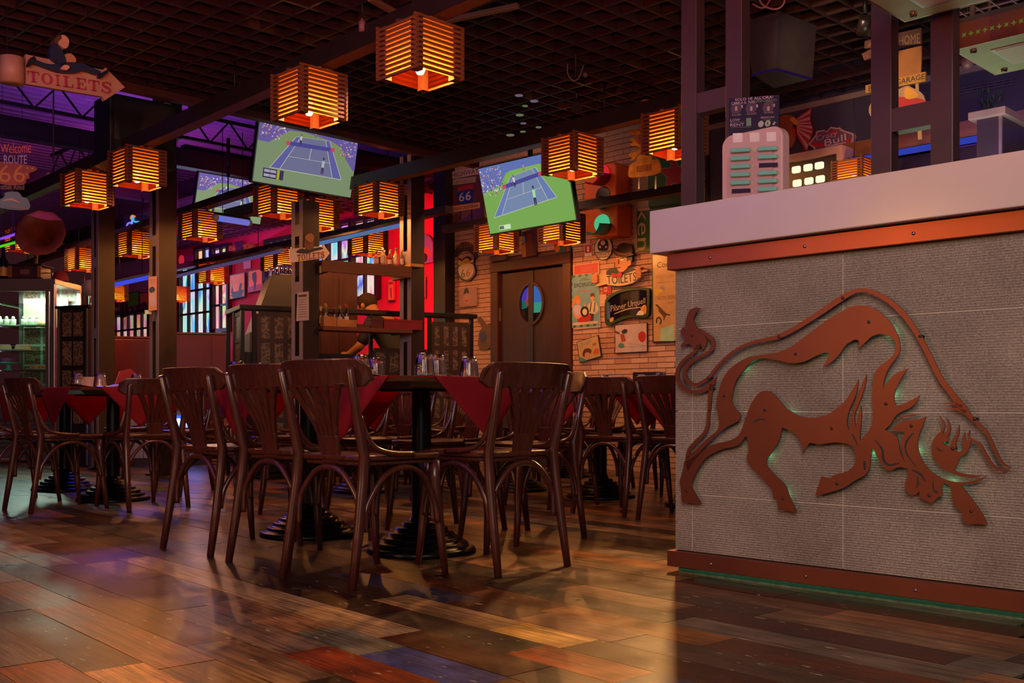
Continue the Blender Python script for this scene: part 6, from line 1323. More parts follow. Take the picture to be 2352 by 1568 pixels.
def crate(name, lab, px0, px1, z, h, col, cat='box', dep=0.13, y0=-0.13, lid=False):
    a, b_ = on_shelf(px0), on_shelf(px1); t = thing(name, lab, cat, (ca_.x, ca_.y, z), sa)
    if lid:
        MB().bx(a, b_, y0, y0 + dep, 0.001, h * .82).build('box_body', M(col, .6), t); MB().bx(a - .004, b_ + .004, y0 - .004, y0 + dep + .004, h * .82, h).build('lid', M(col, .55), t)
    else:
        b = MB(); b.bx(a, b_, y0, y0 + 0.01, 0.001, h); b.bx(a, b_, y0 + dep - 0.01, y0 + dep, 0.001, h); b.bx(a, a + 0.01, y0 + .01, y0 + dep - .01, 0.001, h); b.bx(b_ - 0.01, b_, y0 + .01, y0 + dep - .01, 0.001, h); b.build('crate_sides', M(col, .6, var=.2), t); MB().bx(a + .01, b_ - .01, y0 + .01, y0 + dep - .01, .001, .008).build('crate_bottom', M(col, .6), t)
crate('wooden_crate', 'orange wooden crate, left of the two under the sauce bottles', 731, 760, bz2 + .001, .082, 'b06a30'); crate('wooden_crate', 'orange wooden crate, right of the two under the sauce bottles', 761, 806, bz2 + .001, .062, 'b87438')
crate('red_box', 'dark red box left of the wide red box on the lower shelf', 838, 866, bz2 + .001, .085, '5a1020', lid=True); crate('red_box', 'wide red box at the right of the lower kitchen shelf', 868, 955, bz2 + .001, .085, '8a1420', lid=True); crate('tray_stack', 'low brown tray between the crates and red boxes', 808, 835, bz2 + .001, .03, '5a2c18', 'tray')
crate('wooden_tray', 'pale wooden tray under the right end of the upper shelf bottles', 926, 956, bz1 + .001, .026, 'c09050', 'tray', .14, -.15)
# oven hood and dark back panel
t = thing('oven_hood', 'grey brown sloping oven hood behind the kitchen counter', 'hood', (*at(640, 700, 10.6).xy, 0), R(20))
MB().prism([(-0.30, 1.35), (0.24, 1.35), (0.24, 1.93), (-0.10, 1.93)], -0.3, 0.4).build('hood_body', M('2e2826', .5, .2, var=.15), t, .01); MB().bx(-0.32, 0.25, -0.32, 0.42, 0.0, 1.35).build('oven_block', M('3a3230', .5), t); MB().bx(0.0, 0.22, -0.1, 0.3, 1.93, 1.96).build('top_plate', M('8a7a70', .4), t)
t = thing('kitchen_cabinet', 'tall dark brown cabinet behind the shelves left of the cook', 'cabinet', (*at(778, 700, 10.9).xy, 0), R(24))
MB().bx(-.26, .13, -.25, .25, 0, 1.98).build('cabinet_body', M('4a1c10', .5, var=.25, scale=4, stretch=(9, 9, .8)), t); MB().bx(-.14, .04, -.25, .25, 1.98, 2.03).build('top_ledge', M('3a1810', .5), t)
for x in (-.162, .032): MB().bx(x - .092, x + .092, -.262, -.25, .1, 1.93).build('door', M('43190f', .5, var=.25, scale=4, stretch=(9, 9, .8)), t)
# tumblers on the hood
for i in range(7):
    p = at(622 + 9.5 * i, 0, 10.55); o = bpy.data.objects.new('drinking_glass', tum); COL.objects.link(o); o.location = (p.x, p.y + .02, 1.962 if 622 + 9.5 * i > 640 else 1.932); tag(o, ('first', 'second', 'third', 'fourth', 'fifth', 'sixth', 'last')[i] + ' clear glass from the left in the row on the oven hood', 'glass', 'glasses on the oven hood')
# cook bending behind the counter
def skin(name, verts, edges, radii, mat, parent, sub=2, root=0):
    me = bpy.data.meshes.new(name); me.from_pydata(verts, edges, []); o = bpy.data.objects.new(name, me); COL.objects.link(o); o.parent = parent
    md = o.modifiers.new('skin', 'SKIN'); md.use_smooth_shade = True
    for i, r in enumerate(radii):
        sv = me.skin_vertices[0].data[i]; sv.radius = r if isinstance(r, tuple) else (r, r); sv.use_root = i == root
    sd = o.modifiers.new('sub', 'SUBSURF'); sd.levels = sub; sd.render_levels = sub; me.materials.append(mat); return o
pc = at(922, 700, 10.25)
pn = thing('person', 'cook with short hair and dark shirt bending down behind the kitchen counter', 'person', (pc.x, pc.y, 0.03), R(62))
SK = M('b87850', .55)
# local +y is where the cook faces; bent forward from the hips
V = [(0, 0, .92), (0, .05, 1.12), (0, .16, 1.32), (0, .24, 1.44), (0, .30, 1.50), (0, .36, 1.55), (0, .41, 1.60), (0, .45, 1.64),
     (.18, .22, 1.42), (.27, .30, 1.18), (.22, .48, 1.10), (.19, .58, 1.11), (-.18, .22, 1.42), (-.27, .30, 1.18), (-.22, .48, 1.10), (-.19, .58, 1.11),
     (.10, 0, .86), (.11, .04, .48), (.11, 0, .09), (.11, .15, .03), (-.10, 0, .86), (-.11, .04, .48), (-.11, 0, .09), (-.11, .15, .03)]
Ed = [(0, 1), (1, 2), (2, 3), (3, 4), (4, 5), (5, 6), (6, 7), (3, 8), (8, 9), (9, 10), (10, 11), (3, 12), (12, 13), (13, 14), (14, 15), (0, 16), (16, 17), (17, 18), (18, 19), (0, 20), (20, 21), (21, 22), (22, 23)]
Rd = [(.15, .11), (.14, .105), (.16, .11), (.12, .09), (.055, .055), (.072, .085), (.085, .10), (.06, .07), .06, .047, .036, .034, .06, .047, .036, .034, .085, .06, .042, .04, .085, .06, .042, .04]
body = skin('body', V, Ed, Rd, SK, pn)
for s in (-1, 1):
    for k, (dx, l) in enumerate(((-.024, .062), (-.008, .072), (.009, .068), (.025, .055))):
        bx_, by_, bz_ = s * .19 + dx, .60, 1.105; skin('finger', [(bx_, by_, bz_), (bx_, by_ + l * .5, bz_ - .004), (bx_, by_ + l * .85, bz_ - .025), (bx_, by_ + l, bz_ - .045)], [(0, 1), (1, 2), (2, 3)], [.0095, .009, .0085, .007], SK, body, 1)
    skin('thumb', [(s * .19 - s * .028, .575, 1.105), (s * .19 - s * .05, .60, 1.095), (s * .19 - s * .055, .63, 1.085)], [(0, 1), (1, 2)], [.011, .010, .008], SK, body, 1)
    MB().ball((s * .088, .40, 1.595), .022, 8, 1.4).build('ear', SK, body); MB().ball((s * .03, .492, 1.605), .011, 8).build('eye', M('d8d0c8', .3), body)
MB().ball((0, .515, 1.578), .016, 8, 1.3).build('nose', SK, body); MB().ball((0, .50, 1.545), .02, 8, .35).build('mouth', M('8a4438', .5), body)
SHIRT = M('14101a', .7)
skin('shirt', V[0:4] + [V[8], V[9], V[12], V[13]] + [(0, .265, 1.465)], [(0, 1), (1, 2), (2, 3), (3, 4), (4, 5), (3, 6), (6, 7), (3, 8)], [(.17, .125), (.16, .12), (.185, .13), (.15, .11), .078, .066, .078, .066, (.07, .065)], SHIRT, pn)
skin('trousers', [V[0], V[16], V[17], (.11, .0, .14), V[20], V[21], (-.11, .0, .14)], [(0, 1), (1, 2), (2, 3), (0, 4), (4, 5), (5, 6)], [(.165, .125), .1, .075, .06, .1, .075, .06], M('20202a', .7), pn)
hb = MB(); hb.ball((0, .408, 1.640), .101, 16, .92); hb.build('hair', M('3a2418', .8, bump=.5, scale=60), pn)
for s in (-1, 1): MB().prism([(s * .11 - .045, 0.0), (s * .11 + .045, 0.0), (s * .11 + .04, .06), (s * .11 - .04, .06)], -.06, .22).build('shoe', M('141014', .5), pn)

# ================================================================== booths on the left
BRD = M('5e0e22', .55, var=.12)
def booth(px0, px1, Y0, lab, zt=1.42):
    x0, x1 = (px0 - CX) / F * Y0, (px1 - CX) / F * Y0; L_ = (x1 - x0) / math.cos(R(12)); t = thing('booth_bench', lab, 'bench', (x0, Y0, 0), R(12))
    MB().bx(0, L_, .0, .14, .02, zt).build('back_cushion', BRD, t, .03); MB().bx(0, L_, -.5, 0, .02, .44).build('seat_cushion', BRD, t, .03)
    for k in range(1, int(L_ / .45) + 1): MB().bx(k * .45 - .004, k * .45 + .004, -.006, .001, .5, zt - .04).build('seam', M('5a0c20', .6), t)
    MB().bx(0, L_, .002, .13, zt, zt + .02).build('top_trim', M('6a3018', .4), t)
    return t
booth(246, 352, 13.2, 'red booth bench between the far left column and the square column', zat(775, 13.2)); booth(398, 520, 12.9, 'red booth bench right of the square column below the stained windows', zat(766, 12.9))
for px, Y, r_, lab in ((295, 12.4, 20, 'dark table in front of the left red booth with a folded red napkin cone'), (437, 12.1, 20, 'dark table in front of the right red booth with a folded red napkin cone')):
    p = at(px, 0, Y); t = thing('booth_table', lab, 'table', (p.x, p.y, 0), R(r_)); MB().bx(-.27, .27, -.25, .25, .7, .74).build('tabletop', TOPW, t); MB().lathe([(.2, 0), (.2, .03), (.04, .06), (.04, .7)], 16).build('pedestal', IRON, t)
    t2 = thing('red_napkin', 'folded dark pink napkin sheet standing on the booth table ' + ('left' if px < 350 else 'right') + ' of the square column', 'napkin', (p.x, p.y, .742), R(r_ + 10)); MB().prism([(-.2, 0), (.22, 0), (.17, .2), (.02, .33), (-.1, .3)], -.02, .02).build('napkin_fold', M('b03448', .7, var=.2, scale=3), t2)
# ================================================================== glass cake fridge
def fr_p(px, py, Y): return at(px, py, Y)
FY = 11.6; fp = at(66, 640, FY)
fz = fp.z; fw_ = 0.86
fr_ = thing('display_fridge', 'tall glass cake display fridge glowing pale green at the left edge', 'fridge', (fp.x, fp.y, 0), R(0))
STEEL = M('a89a98', .3, .85, var=.06); x0, x1 = -0.42, 0.30
MB().bx(x0, x1, 0, .7, .05, .62).build('base_cabinet', M('6a6468', .4, .6), fr_, .004)
for k in range(7): MB().bx(x0 + .06, x1 - .06, -.008, 0, .16 + k * .05, .18 + k * .05).build('vent_slat', M('38343a', .5), fr_)
MB().bx(x0, x1, 0, .7, fz - .06, fz).build('roof', STEEL, fr_, .004); MB().bx(x0, x1, -.01, .0, fz - .14, fz).build('top_fascia', STEEL, fr_, .004)
for a in (x0, x1 - .055): MB().bx(a, a + .055, -.03, .03, .62, fz - .06).build('front_upright', STEEL, fr_, .006)
MB().bx(x1 - .105, x1 - .06, -.028, .0, .62, fz - .14).build('door_stile', STEEL, fr_, .004)
for a in (x0, x1 - .04): MB().bx(a, a + .04, .66, .7, .62, fz - .06).build('rear_upright', STEEL, fr_)
SHG = thin_glass('shelf_glass', (.62, .75, .68), .25)
FG = thin_glass('fridge_glass', (.92, .97, .95), .06)
MB().bx(x0 + .055, x1 - .105, -.012, -.006, .62, fz - .14).build('glass_door', FG, fr_); MB().bx(x1 - .012, x1 - .006, .03, .66, .62, fz - .06).build('side_glass', FG, fr_)
MB().bx(x0, x1, .69, .7, .62, fz - .06).build('rear_panel', M('8a9a90', .4, var=.1), fr_)
for i in range(3):
    for j in range(6): MB().bx(x0 + .05 + .22 * i, x0 + .24 + .22 * i, .684, .69, .66 + .235 * j, .86 + .235 * j).build('patterned_panel', FIL, fr_)
for a in (x0 + .06, ): MB().bx(a, a + .02, .01, .03, .70, fz - .16).build('light_tube', E('d8e8ff', 2.2), fr_)
MB().bx(x0 + .08, x1 - .12, .05, .25, fz - .085, fz - .07).build('light_tube', E('d0ffe8', 3.0), fr_)
l = lamp('fridge_light', 'AREA', (0, 0, 0), 22, (.75, 1.0, .85), .5, size_y=.3); l.parent = fr_; l.location = (-.05, .3, fz - .09); l.data.energy = 60
shz = [zat(y, FY + .1) for y in (850, 806, 749, 698)]
for i, z in enumerate(shz): MB().bx(x0 + .06, x1 - .1, .04, .64, z - .012, z).build('glass_shelf', SHG, fr_)
MB().bx(x0 + .08, x1 - .12, .6, .62, fz - .5, fz - .16).build('price_board', M('c0a890', .5), fr_)
def cake(px, z, kind, lab, k=0):
    p = at(px, 0, FY + .25); t = thing('cake_plate' if kind != 'stand' else 'cake_stand', lab, 'plate', (p.x, p.y, z + .001), 0, 'cakes in the display fridge')
    MB().lathe([(.0001, 0), (.05, 0), (.13, .018), (.135, .022), (.12, .018), (.0001, .008)] if kind != 'stand' else [(.0001, 0), (.07, 0), (.03, .02), (.025, .07), (.13, .085), (.135, .095), (.0001, .09)], 20).build('plate_dish', M('cfe0d8', .3) if kind != 'stand' else M('50a890', .3), t)
    zb = .02 if kind != 'stand' else .097
    if kind == 'loaf': MB().bx(-.1, .1, -.04, .04, zb, zb + .055).build('loaf', M('d8c890', .6), t, .012); MB().bx(-.1, .1, -.041, .041, zb + .05, zb + .06).build('icing', M('e8e0c8', .5), t)
    elif kind == 'pastry':
        for j in range(4): MB().ball((-.075 + .05 * j, 0, zb + .018), .026, 10, .75).build('pastry', M(('c87828', 'd89040', 'b86820')[j % 3], .6), t)
    elif kind == 'jar':
        for j in range(3): MB().lathe([(.0001, 0), (.03, 0), (.032, .07), (.0001, .072)], 12, (-.075 + .075 * j, 0, zb)).build('cream_cup', M('d8d8c0', .5), t); MB().ball((-.075 + .075 * j, 0, zb + .085), .02, 8).build('cream_top', M('e8e0d0', .6), t)
    else: MB().lathe([(.0001, 0), (.1, 0), (.1, .04), (.0001, .05)], 16, (0, 0, zb)).build('tart', M('7a4a78', .6), t)
cake(20, shz[1], 'loaf', 'iced loaf cake on the third fridge shelf', 0); cake(48, shz[1], 'loaf', 'second iced loaf at the right of the third fridge shelf'); cake(20, shz[0], 'stand', 'teal cake stand with a purple tart on the lowest fridge shelf'); cake(88, shz[0], 'pastry', 'white plate of orange pastries on the lowest fridge shelf'); cake(15, shz[2], 'jar', 'cream desserts at the left of the upper fridge shelf'); cake(70, shz[2], 'jar', 'cream desserts at the middle of the upper fridge shelf'); cake(104, shz[2], 'pastry', 'small orange fruit plate on the upper fridge shelf')
# gramophone on the fridge
g = at(70, 636, FY + .3); gm = thing('gramophone', 'old gramophone with a large brown flower horn on top of the cake fridge', 'gramophone', (g.x, g.y, fz + .001), R(0))
MB().bx(-.21, .21, -.17, .17, 0, .03).build('plinth', M('1c1014', .4), gm, .006); MB().bx(-.17, .17, -.14, .14, .03, .165).build('case', M('3c1c24', .4, var=.2), gm, .006); MB().bx(-.2, .2, -.16, .16, .165, .185).build('lid', M('241218', .35), gm, .006); MB().bx(-.05, .05, -.143, -.14, .07, .125).build('name_plate', M('6a4a50', .4), gm)
for x in (-.165, .165): MB().bx(x - .02, x + .02, -.15, -.139, .03, .165).build('corner_pillar', M('7a4a28', .4), gm)
MB().lathe([(.0001, .186), (.12, .186), (.12, .196), (.0001, .198)], 24).build('turntable', M('141014', .3), gm); MB().tube([(.17, 0, .1), (.25, 0, .1), (.25, 0, .02)], .007, 6).build('crank', M('b08a70', .3, .8), gm); MB().tube(catm3([(0, .12, .19), (0, .14, .28), (.02, .08, .34), (.04, 0, .36)]), [.02] * 13, 10).build('tone_elbow', M('a07858', .3, .8), gm)
hc = at(93, 535, FY - .1); hz = Vector((hc.x - g.x, hc.y - g.y, hc.z - fz)); hm = MB(); n = 48; prof = [(.0, .025), (.15, .035), (.3, .07), (.4, .13), (.46, .2), (.48, .245), (.475, .262)]
ax = (hz - Vector((.04, 0, .36))); ax = Vector((.10, -.9, .25)).normalized(); e1 = ax.cross(Vector((0, 0, 1))).normalized(); e2 = e1.cross(ax); vs = []; base = hz - ax * .47
for d, r in prof:
    for j in range(n):
        a = 2 * PI * j / n; rr = r * (1 + .045 * abs(math.sin(5.5 * a)) * (d / .48)); vs.append(base + ax * d + (e1 * math.cos(a) + e2 * math.sin(a)) * rr)
hm.add(vs, [(i * n + j, i * n + (j + 1) % n, (i + 1) * n + (j + 1) % n, (i + 1) * n + j) for i in range(len(prof) - 1) for j in range(n)], True); ho = hm.build('horn', M('9a4a20', .55, .1, var=.2), gm); sd = ho.modifiers.new('thickness', 'SOLIDIFY'); sd.thickness = .004
MB().tube([Vector((.04, 0, .36)), base.lerp(Vector((.04, 0, .36)), .3), base], [.02, .024, .026], 12).build('horn_neck', M('8a5030', .35, .6), gm)
t = thing('dark_bottle', 'dark bottle with a bright label on the fridge top at the left edge', 'bottle', (at(8, 0, FY + .2).x, FY + .2, fz + .001)); MB().lathe([(.0001, 0), (.055, 0), (.055, .2), (.02, .28), (.018, .37), (.0001, .372)], 16).build('bottle_body', M('14181a', .15), t); MB().lathe([(.056, .05), (.056, .15)], 16).build('label_band', M('b8883c', .5), t)
t = thing('baseball_cap', 'dark red cloth cap lying at the right end of the fridge top', 'hat', (at(138, 0, FY + .25).x, FY + .25, fz + .001)); MB().lathe([(.09, 0), (.088, .04), (.06, .1), (.0001, .12)], 18).build('crown', M('6a1020', .8), t); MB().slab([(-.02 + .09 * math.cos(a), -.06 + .09 * math.sin(a)) for a in [PI + PI * i / 10 for i in range(11)]], 0, .012).build('brim', M('6a1020', .8), t)
# lattice cabinet beside the fridge, small clock on it
cp = at(198, 700, 11.0); cz = zat(703, 10.9); cbn = thing('lattice_cabinet', 'dark cabinet with small patterned panels right of the cake fridge', 'cabinet', (cp.x, cp.y, 0), R(-20))
MB().bx(-.2, .2, -.19, .19, 0, cz - .03).build('cabinet_body', M('1c1412', .5), cbn); MB().bx(-.22, .22, -.21, .21, cz - .03, cz).build('top_board', M('1a1210', .35), cbn, .004)
for i in range(2):
    for j in range(4): MB().bx(-.13 + .145 * i, -.015 + .145 * i, -.2, -.191, .45 + .3 * j, .7 + .3 * j).build('panel', FIL, cbn)
for x in (-.195, .18): MB().bx(x, x + .015, -.205, -.19, .02, cz - .03).build('edge_post', STEEL, cbn)
t = thing('chrome_clock', 'round pale clock on a chrome stand upon the lattice cabinet', 'clock', (cp.x + .04, cp.y, cz + .001)); MB().lathe([(.0001, 0), (.07, 0), (.07, .015), (.012, .02), (.012, .12)], 16).build('stand', M('b09a90', .25, .9), t); MB().lathe([(.0001, -.02), (.085, -.02), (.085, .02), (.0001, .022)], 24, mat=Matrix.Translation((0, 0, .2)) @ Matrix.Rotation(PI / 2, 4, 'X')).build('clock_face', M('9a8a8c', .4), t)
for x in (-.06, .06): MB().tube([(x, 0, .015), (x, 0, .34)], .006, 6).build('side_rod', M('c09070', .25, .9), t)
# tall narrow poster board on the square column
s = Flat('column_poster', 'tall narrow cream poster with a dark haired figure on the square column', 'poster', 352, 680, ((345 - CX) / F * 9.40, 9.40), R(25))
s.poly('board', [(341, 636), (360, 634), (360, 712), (341, 714)], M('c08060', .5), .012); s.poly('hair_print', catmull([(342, 664), (350, 658), (356, 664), (352, 672), (345, 672)], 3), NAVY, .001, .012); s.poly('dress_print', catmull([(346, 674), (354, 672), (357, 700), (344, 702)], 3), M('b09098', .5), .001, .012); s.polys('text_lines', [[(343, 642 + 4 * i), (357, 641 + 4 * i), (357, 643 + 4 * i), (343, 644 + 4 * i)] for i in range(3)], GRY, .001, .012)
s = Flat('exit_plate', 'small pale plate at the rung of the square column', 'sign', 341, 717, ((345 - CX) / F * 9.42, 9.42), R(25)); s.poly('plate', [(332, 712), (347, 712), (348, 721), (333, 721)], M('c8d8c8', .5), .01)
# neon hook, welcome route sign, small blue projector, black speaker, column badge
s = Flat('neon_sign', 'small blue neon note shaped sign hanging between the two left columns', 'neon', 305, 515, ((305 - CX) / F * 12.5, 12.5), 0.0)
q5 = lambda x, y: (x / 3.92, 300 + y / 3.92)
s.poly('back_plate', m(q5, (1120, 760), (1320, 760), (1320, 950), (1120, 950)), M('0c0c18', .5), .01)
def neon(part, pts, col, st):
    return MB().tube([(x, -.03, z) for x, z in [s.L(*q5(*p)) for p in pts]], .011, 8).build(part, E(col, st), s.root)
neon('blue_tube', [(1200, 770), (1195, 860), (1195, 930)], '5878ff', 2.0); neon('violet_tube', catmull([(1195, 830), (1160, 840), (1150, 880), (1175, 900), (1200, 880)], 4, False), '6a60ff', 1.6); neon('cyan_tube', catmull([(1210, 780), (1215, 820), (1260, 825)], 4, False), '48b0d8', 1.0); neon('gold_tube', catmull([(1185, 800), (1195, 770), (1225, 778)], 4, False), 'd0902c', 1.0); neon('lower_tube', [(1155, 860), (1190, 935), (1225, 850)], '5088ff', 1.6)
s = Flat('welcome_route_sign', 'dark cut-out welcome route sign hanging at the left frame edge', 'sign', 35, 395, 10.0, 'v')
DSG = M('5a4038', .5)
s.text('welcome_lettering', 'Welcome', m(q5, (0, 205), (272, 205), (272, 100), (0, 130)), M('d86858', .5), .012); s.text('route_lettering', 'ROUTE', m(q5, (28, 300), (235, 300), (235, 225), (28, 222)), M('a898c8', .5), .012)
s.poly('route_plate', catmull(m(q5, (-60, 280), (310, 325), (300, 370), (255, 385), (260, 430), (225, 440), (205, 490), (-60, 470)), 2), M('8a3848', .5), .012); s.text('number_lettering', '66', m(q5, (-20, 470), (220, 470), (220, 310), (-20, 310)), M('b07048', .5), .0135)
for x, y in ((240, 340), (285, 345), (230, 395)): s.poly('star', [q5(x + (16 if i % 2 == 0 else 7) * math.sin(PI * i / 5), y - (16 if i % 2 == 0 else 7) * math.cos(PI * i / 5)) for i in range(10)], M('a08068', .5), .002, .012)
s.text('motto_lettering', 'Mother Road', m(q5, (-40, 530), (210, 535), (210, 490), (-40, 480)), M('8a6a50', .5), .012); s.poly('car_body', catmull(m(q5, (-40, 640), (30, 600), (40, 560), (150, 555), (190, 600), (240, 620), (245, 715), (0, 700)), 3), M('5a7490', .5), .02); s.poly('car_roofline', catmull(m(q5, (0, 640), (90, 612), (180, 660), (90, 632)), 3), M('b08a80', .5), .002, .02); s.poly('car_bumper', m(q5, (40, 680), (240, 700), (240, 716), (40, 694)), M('7a7078', .5), .004, .02)
s.poly('back_bar', m(q5, (100, 150), (110, 150), (110, 640), (100, 640)), BLK, .006, -.006)
for x in (20, 200): s.poly('hanging_wire', m(q5, (x, 150), (x + 3, 150), (x + 3, -450), (x, -450)), BLK, .003, -.004)
t = thing('hanging_projector', 'small white box projector on a thin rod, lit blue, left of the lanterns', 'projector', at(128, 414, 9.6), R(35)); MB().bx(-.085, .085, -.07, .07, -.05, .05).build('case', M('a8a0b8', .5), t, .008); MB().tube([(.04, 0, .05), (.04, 0, .12), (-.02, 0, .16), (-.02, 0, 1.9)], .008, 6).build('rod', M('3a3038', .5), t); MB().lathe([(.0001, 0), (.03, 0), (.03, .02), (.0001, .02)], 14, mat=Matrix.Translation((-.04, -.07, 0)) @ Matrix.Rotation(PI / 2, 4, 'X')).build('lens', M('1c1c28', .1), t)
t = thing('hanging_speaker', 'big black loudspeaker box hanging under the roof behind the first beam', 'speaker', at(305, 310, 8.3), R(42)); b = MB(); b.slab([(-.27, -.22), (.27, -.22), (.27, .2), (-.12, .26), (-.27, .1)], -.27, .24); b.build('cabinet', M('0c090c', .6), t, .012); MB().bx(-.24, .24, -.235, -.22, -.24, .21).build('grille', M('131013', .8), t)
for x in (-.2, .2): MB().tube([(x, 0, .24), (x, 0, 1.5)], .008, 6).build('hanging_rod', BK, t)
t = thing('badge_box', 'dark hanging box with a round red badge under the ceiling edge', 'box', at(384, 260, 9.7), R(40)); MB().bx(-.1, .1, -.1, .1, -.24, .18).build('box', M('140e10', .5), t)
MB().lathe([(.0001, .012), (.062, .012), (.07, 0)], 20, mat=Matrix.Translation((-.04, -.1, .0)) @ Matrix.Rotation(PI / 2, 4, 'X')).build('badge', M('a89088', .4), t); MB().lathe([(.0001, .014), (.048, .014), (.05, .01)], 20, mat=Matrix.Translation((-.04, -.1, .0)) @ Matrix.Rotation(PI / 2, 4, 'X')).build('badge_red', M('8a2028', .4), t)
MB().tube([(0, 0, .18), (0, 0, .6)], .012, 6).build('rod', BK, t)
# light rails: blue-lit conduit on the rear beam, tube lights
def tube_light(lab, a, b_, r, mat, name='light_rail'):
    a, b_ = Vector(a), Vector(b_); t = thing(name, lab, 'light', a); MB().tube([Vector(), b_ - a], r, 8).build('tube', mat, t); MB().bar((0, 0, r + .012), (b_ - a) + Vector((0, 0, r + .012)), .04, .02).build('mounting_rail', BK, t)
    for q in (0.2, 0.8): MB().tube([(b_ - a) * q + Vector((0, 0, r)), (b_ - a) * q + Vector((0, 0, .9))], .004, 5).build('hanging_wire', BK, t)
    for q in (0, 1): MB().ball((b_ - a) * q, r * 1.2, 8).build('end_cap', M('c8c8d8', .4), t)
tube_light('pale blue tube light running left from the right kitchen column', at(729, 560, 10.2), at(935, 514, 9.45), .02, E('6a90d0', .55)); tube_light('bluish tube light between the two left columns', at(258, 655, 11.9), at(345, 636, 11.0), .024, E('4858ff', .7)); tube_light('violet tube light crossing the tall stained windows', at(404, 635, 13.4), at(650, 575, 11.2), .02, E('8068a8', .35))
tube_light('white tube under the left television', at(495, 500, 10.2), at(572, 512, 10.6), .03, E('7878d8', .8)); tube_light('purple tube light at the far left under the beam', at(-10, 552, 12.5), at(42, 536, 11.9), .015, E('9048e8', 1.0)); tube_light('green tube light at the far left above the bottle', at(-6, 568, 12.4), at(38, 556, 12.0), .014, E('58d028', 1.0))
# ================================================================== things on and behind the bar counter
kr = lambda x, y: (1640 + x / 6.031, 200 + y / 6.031)
kq = lambda x, y: (1950 + x / 3.92, y / 3.92)
kw = lambda x, y: (1560 + x / 2.9697, y / 2.9697)
PB = 5.02
s = Flat('power_bank_station', 'pink white power bank rental box with twelve slots standing on the counter', 'charger', 1735, 440, PB, 'u')
ZB = 1.387 - s.o.z
c = s.pl(m(kr, (108, 600), (948, 580))); xa, xb = c[0][0], c[1][0]; zt = s.L(*kr(560, 592))[1]
BODY = M('c49c9c', .4, var=.04); r_ = .045
s.poly('body_shell', [(xa, ZB), (xb, ZB)] + [(xb - r_ + r_ * math.cos(t), zt - r_ + r_ * math.sin(t)) for t in [PI / 2 * i / 6 for i in range(7)]] + [(xa + r_ + r_ * math.cos(t), zt - r_ + r_ * math.sin(t)) for t in [PI / 2 + PI / 2 * i / 6 for i in range(7)]], BODY, .055, -.055, local=True, bevel=.006)
s.poly('recess_panel', rrect(xa + .028, ZB + .004, xb - .04, zt - .085, .012), M('b88e90', .45, var=.03), .004, 0, local=True)
for part, y0, xs_ in (('sticker', 640, (262, 495, 728)),):
    for x in xs_: s.poly('sticker', m(kr, (x, y0 - x * .03 + 8), (x + 132, y0 - x * .03 + 2), (x + 136, y0 + 130 - x * .03), (x + 4, y0 + 138 - x * .03)), M('dccfd0', .5), .001, 0)
SLM = M('6fb8a8', .35, var=.05)
for i in range(6):
    for j, x in enumerate((248, 625)):
        y = 845 + 112 * i - (22 if j else 0); blank = (i, j) in ((2, 1), (5, 0))
        s.poly('slot_gap' if blank else 'battery_slot', m(kr, (x + (10 if blank else 0), y + 10), (x + 262, y), (x + 268, y + 58), (x + 8, y + 72)), M('100a0e', .4) if blank else SLM, .002 if blank else .012, .004, bevel=0 if blank else .004)
        s.poly('led_dot', disc(*s.L(*kr(540 if j == 0 else 595, y + 25)), .0022, n=8), E('b0b040', .7), .001, .004, local=True)
s = Flat('advert_board', 'black advert board with white and green print on the power bank box', 'sign', 1735, 290, 5.12, 'u')
s.poly('board', [s.L(*kr(215, 160)), s.L(*kr(912, 110)), (s.L(*kr(912, 110))[0], zt + Flat('x', None, '', 1735, 440, PB, 'u').o.z - s.o.z + .001), (s.L(*kr(215, 160))[0], zt + Flat('x', None, '', 1735, 440, PB, 'u').o.z - s.o.z + .001)], M('120d12', .45), .006, local=True)
AW = M('c8a8b8', .5); AG = M('6a8a70', .5)
s.text('price_lettering', "SOLO 1\u20ac ALL'ORA!", m(kr, (305, 200), (832, 160), (832, 118), (305, 160)), AW, .0065); s.text('charge_lettering', 'CARICA IL TUO', m(kr, (255, 252), (580, 222), (580, 190), (255, 215)), AW, .0065); s.text('device_lettering', 'DISPOSITIVO', m(kr, (592, 218), (882, 198), (882, 165), (592, 186)), AG, .0065)
s.text('low_lettering', 'LOW', m(kr, (240, 484), (376, 474), (376, 438), (240, 446)), AW, .0065); s.text('battery_lettering', 'BATTERY', m(kr, (240, 504), (438, 492), (438, 478), (240, 490)), AG, .0065); s.text('rent_lettering', 'RENT', m(kr, (240, 552), (432, 540), (432, 502), (240, 510)), AW, .0065); s.text('powerbank_lettering', 'A POWERBANK', m(kr, (240, 578), (535, 560), (535, 546), (240, 562)), AG, .0065)
s.text('follow_lettering', 'SEGUICI SUI', m(kr, (662, 440), (848, 428), (848, 406), (662, 416)), AW, .0065); s.text('social_lettering', 'SOCIAL', m(kr, (700, 466), (810, 458), (810, 440), (700, 448)), AG, .0065)
s.poly('phone_print', m(kr, (458, 435), (525, 430), (528, 538), (460, 545)), AG, .0008, .006); s.polys('round_icon', [disc(*s.L(*kr(x, y)), .0125) for x, y in ((662, 515), (756, 506))], M('a0a898', .5), .0008, .006, True); s.poly('icon_mark', m(kr, (750, 488), (764, 488), (762, 528), (752, 528)), BLK, .0008, .0068)
s.poly('note_icon', m(kr, (842, 480), (852, 479), (854, 490), (874, 492), (874, 500), (854, 500), (852, 524), (830, 528), (820, 514), (832, 504), (842, 506)), M('a0a898', .5), .0008, .006)
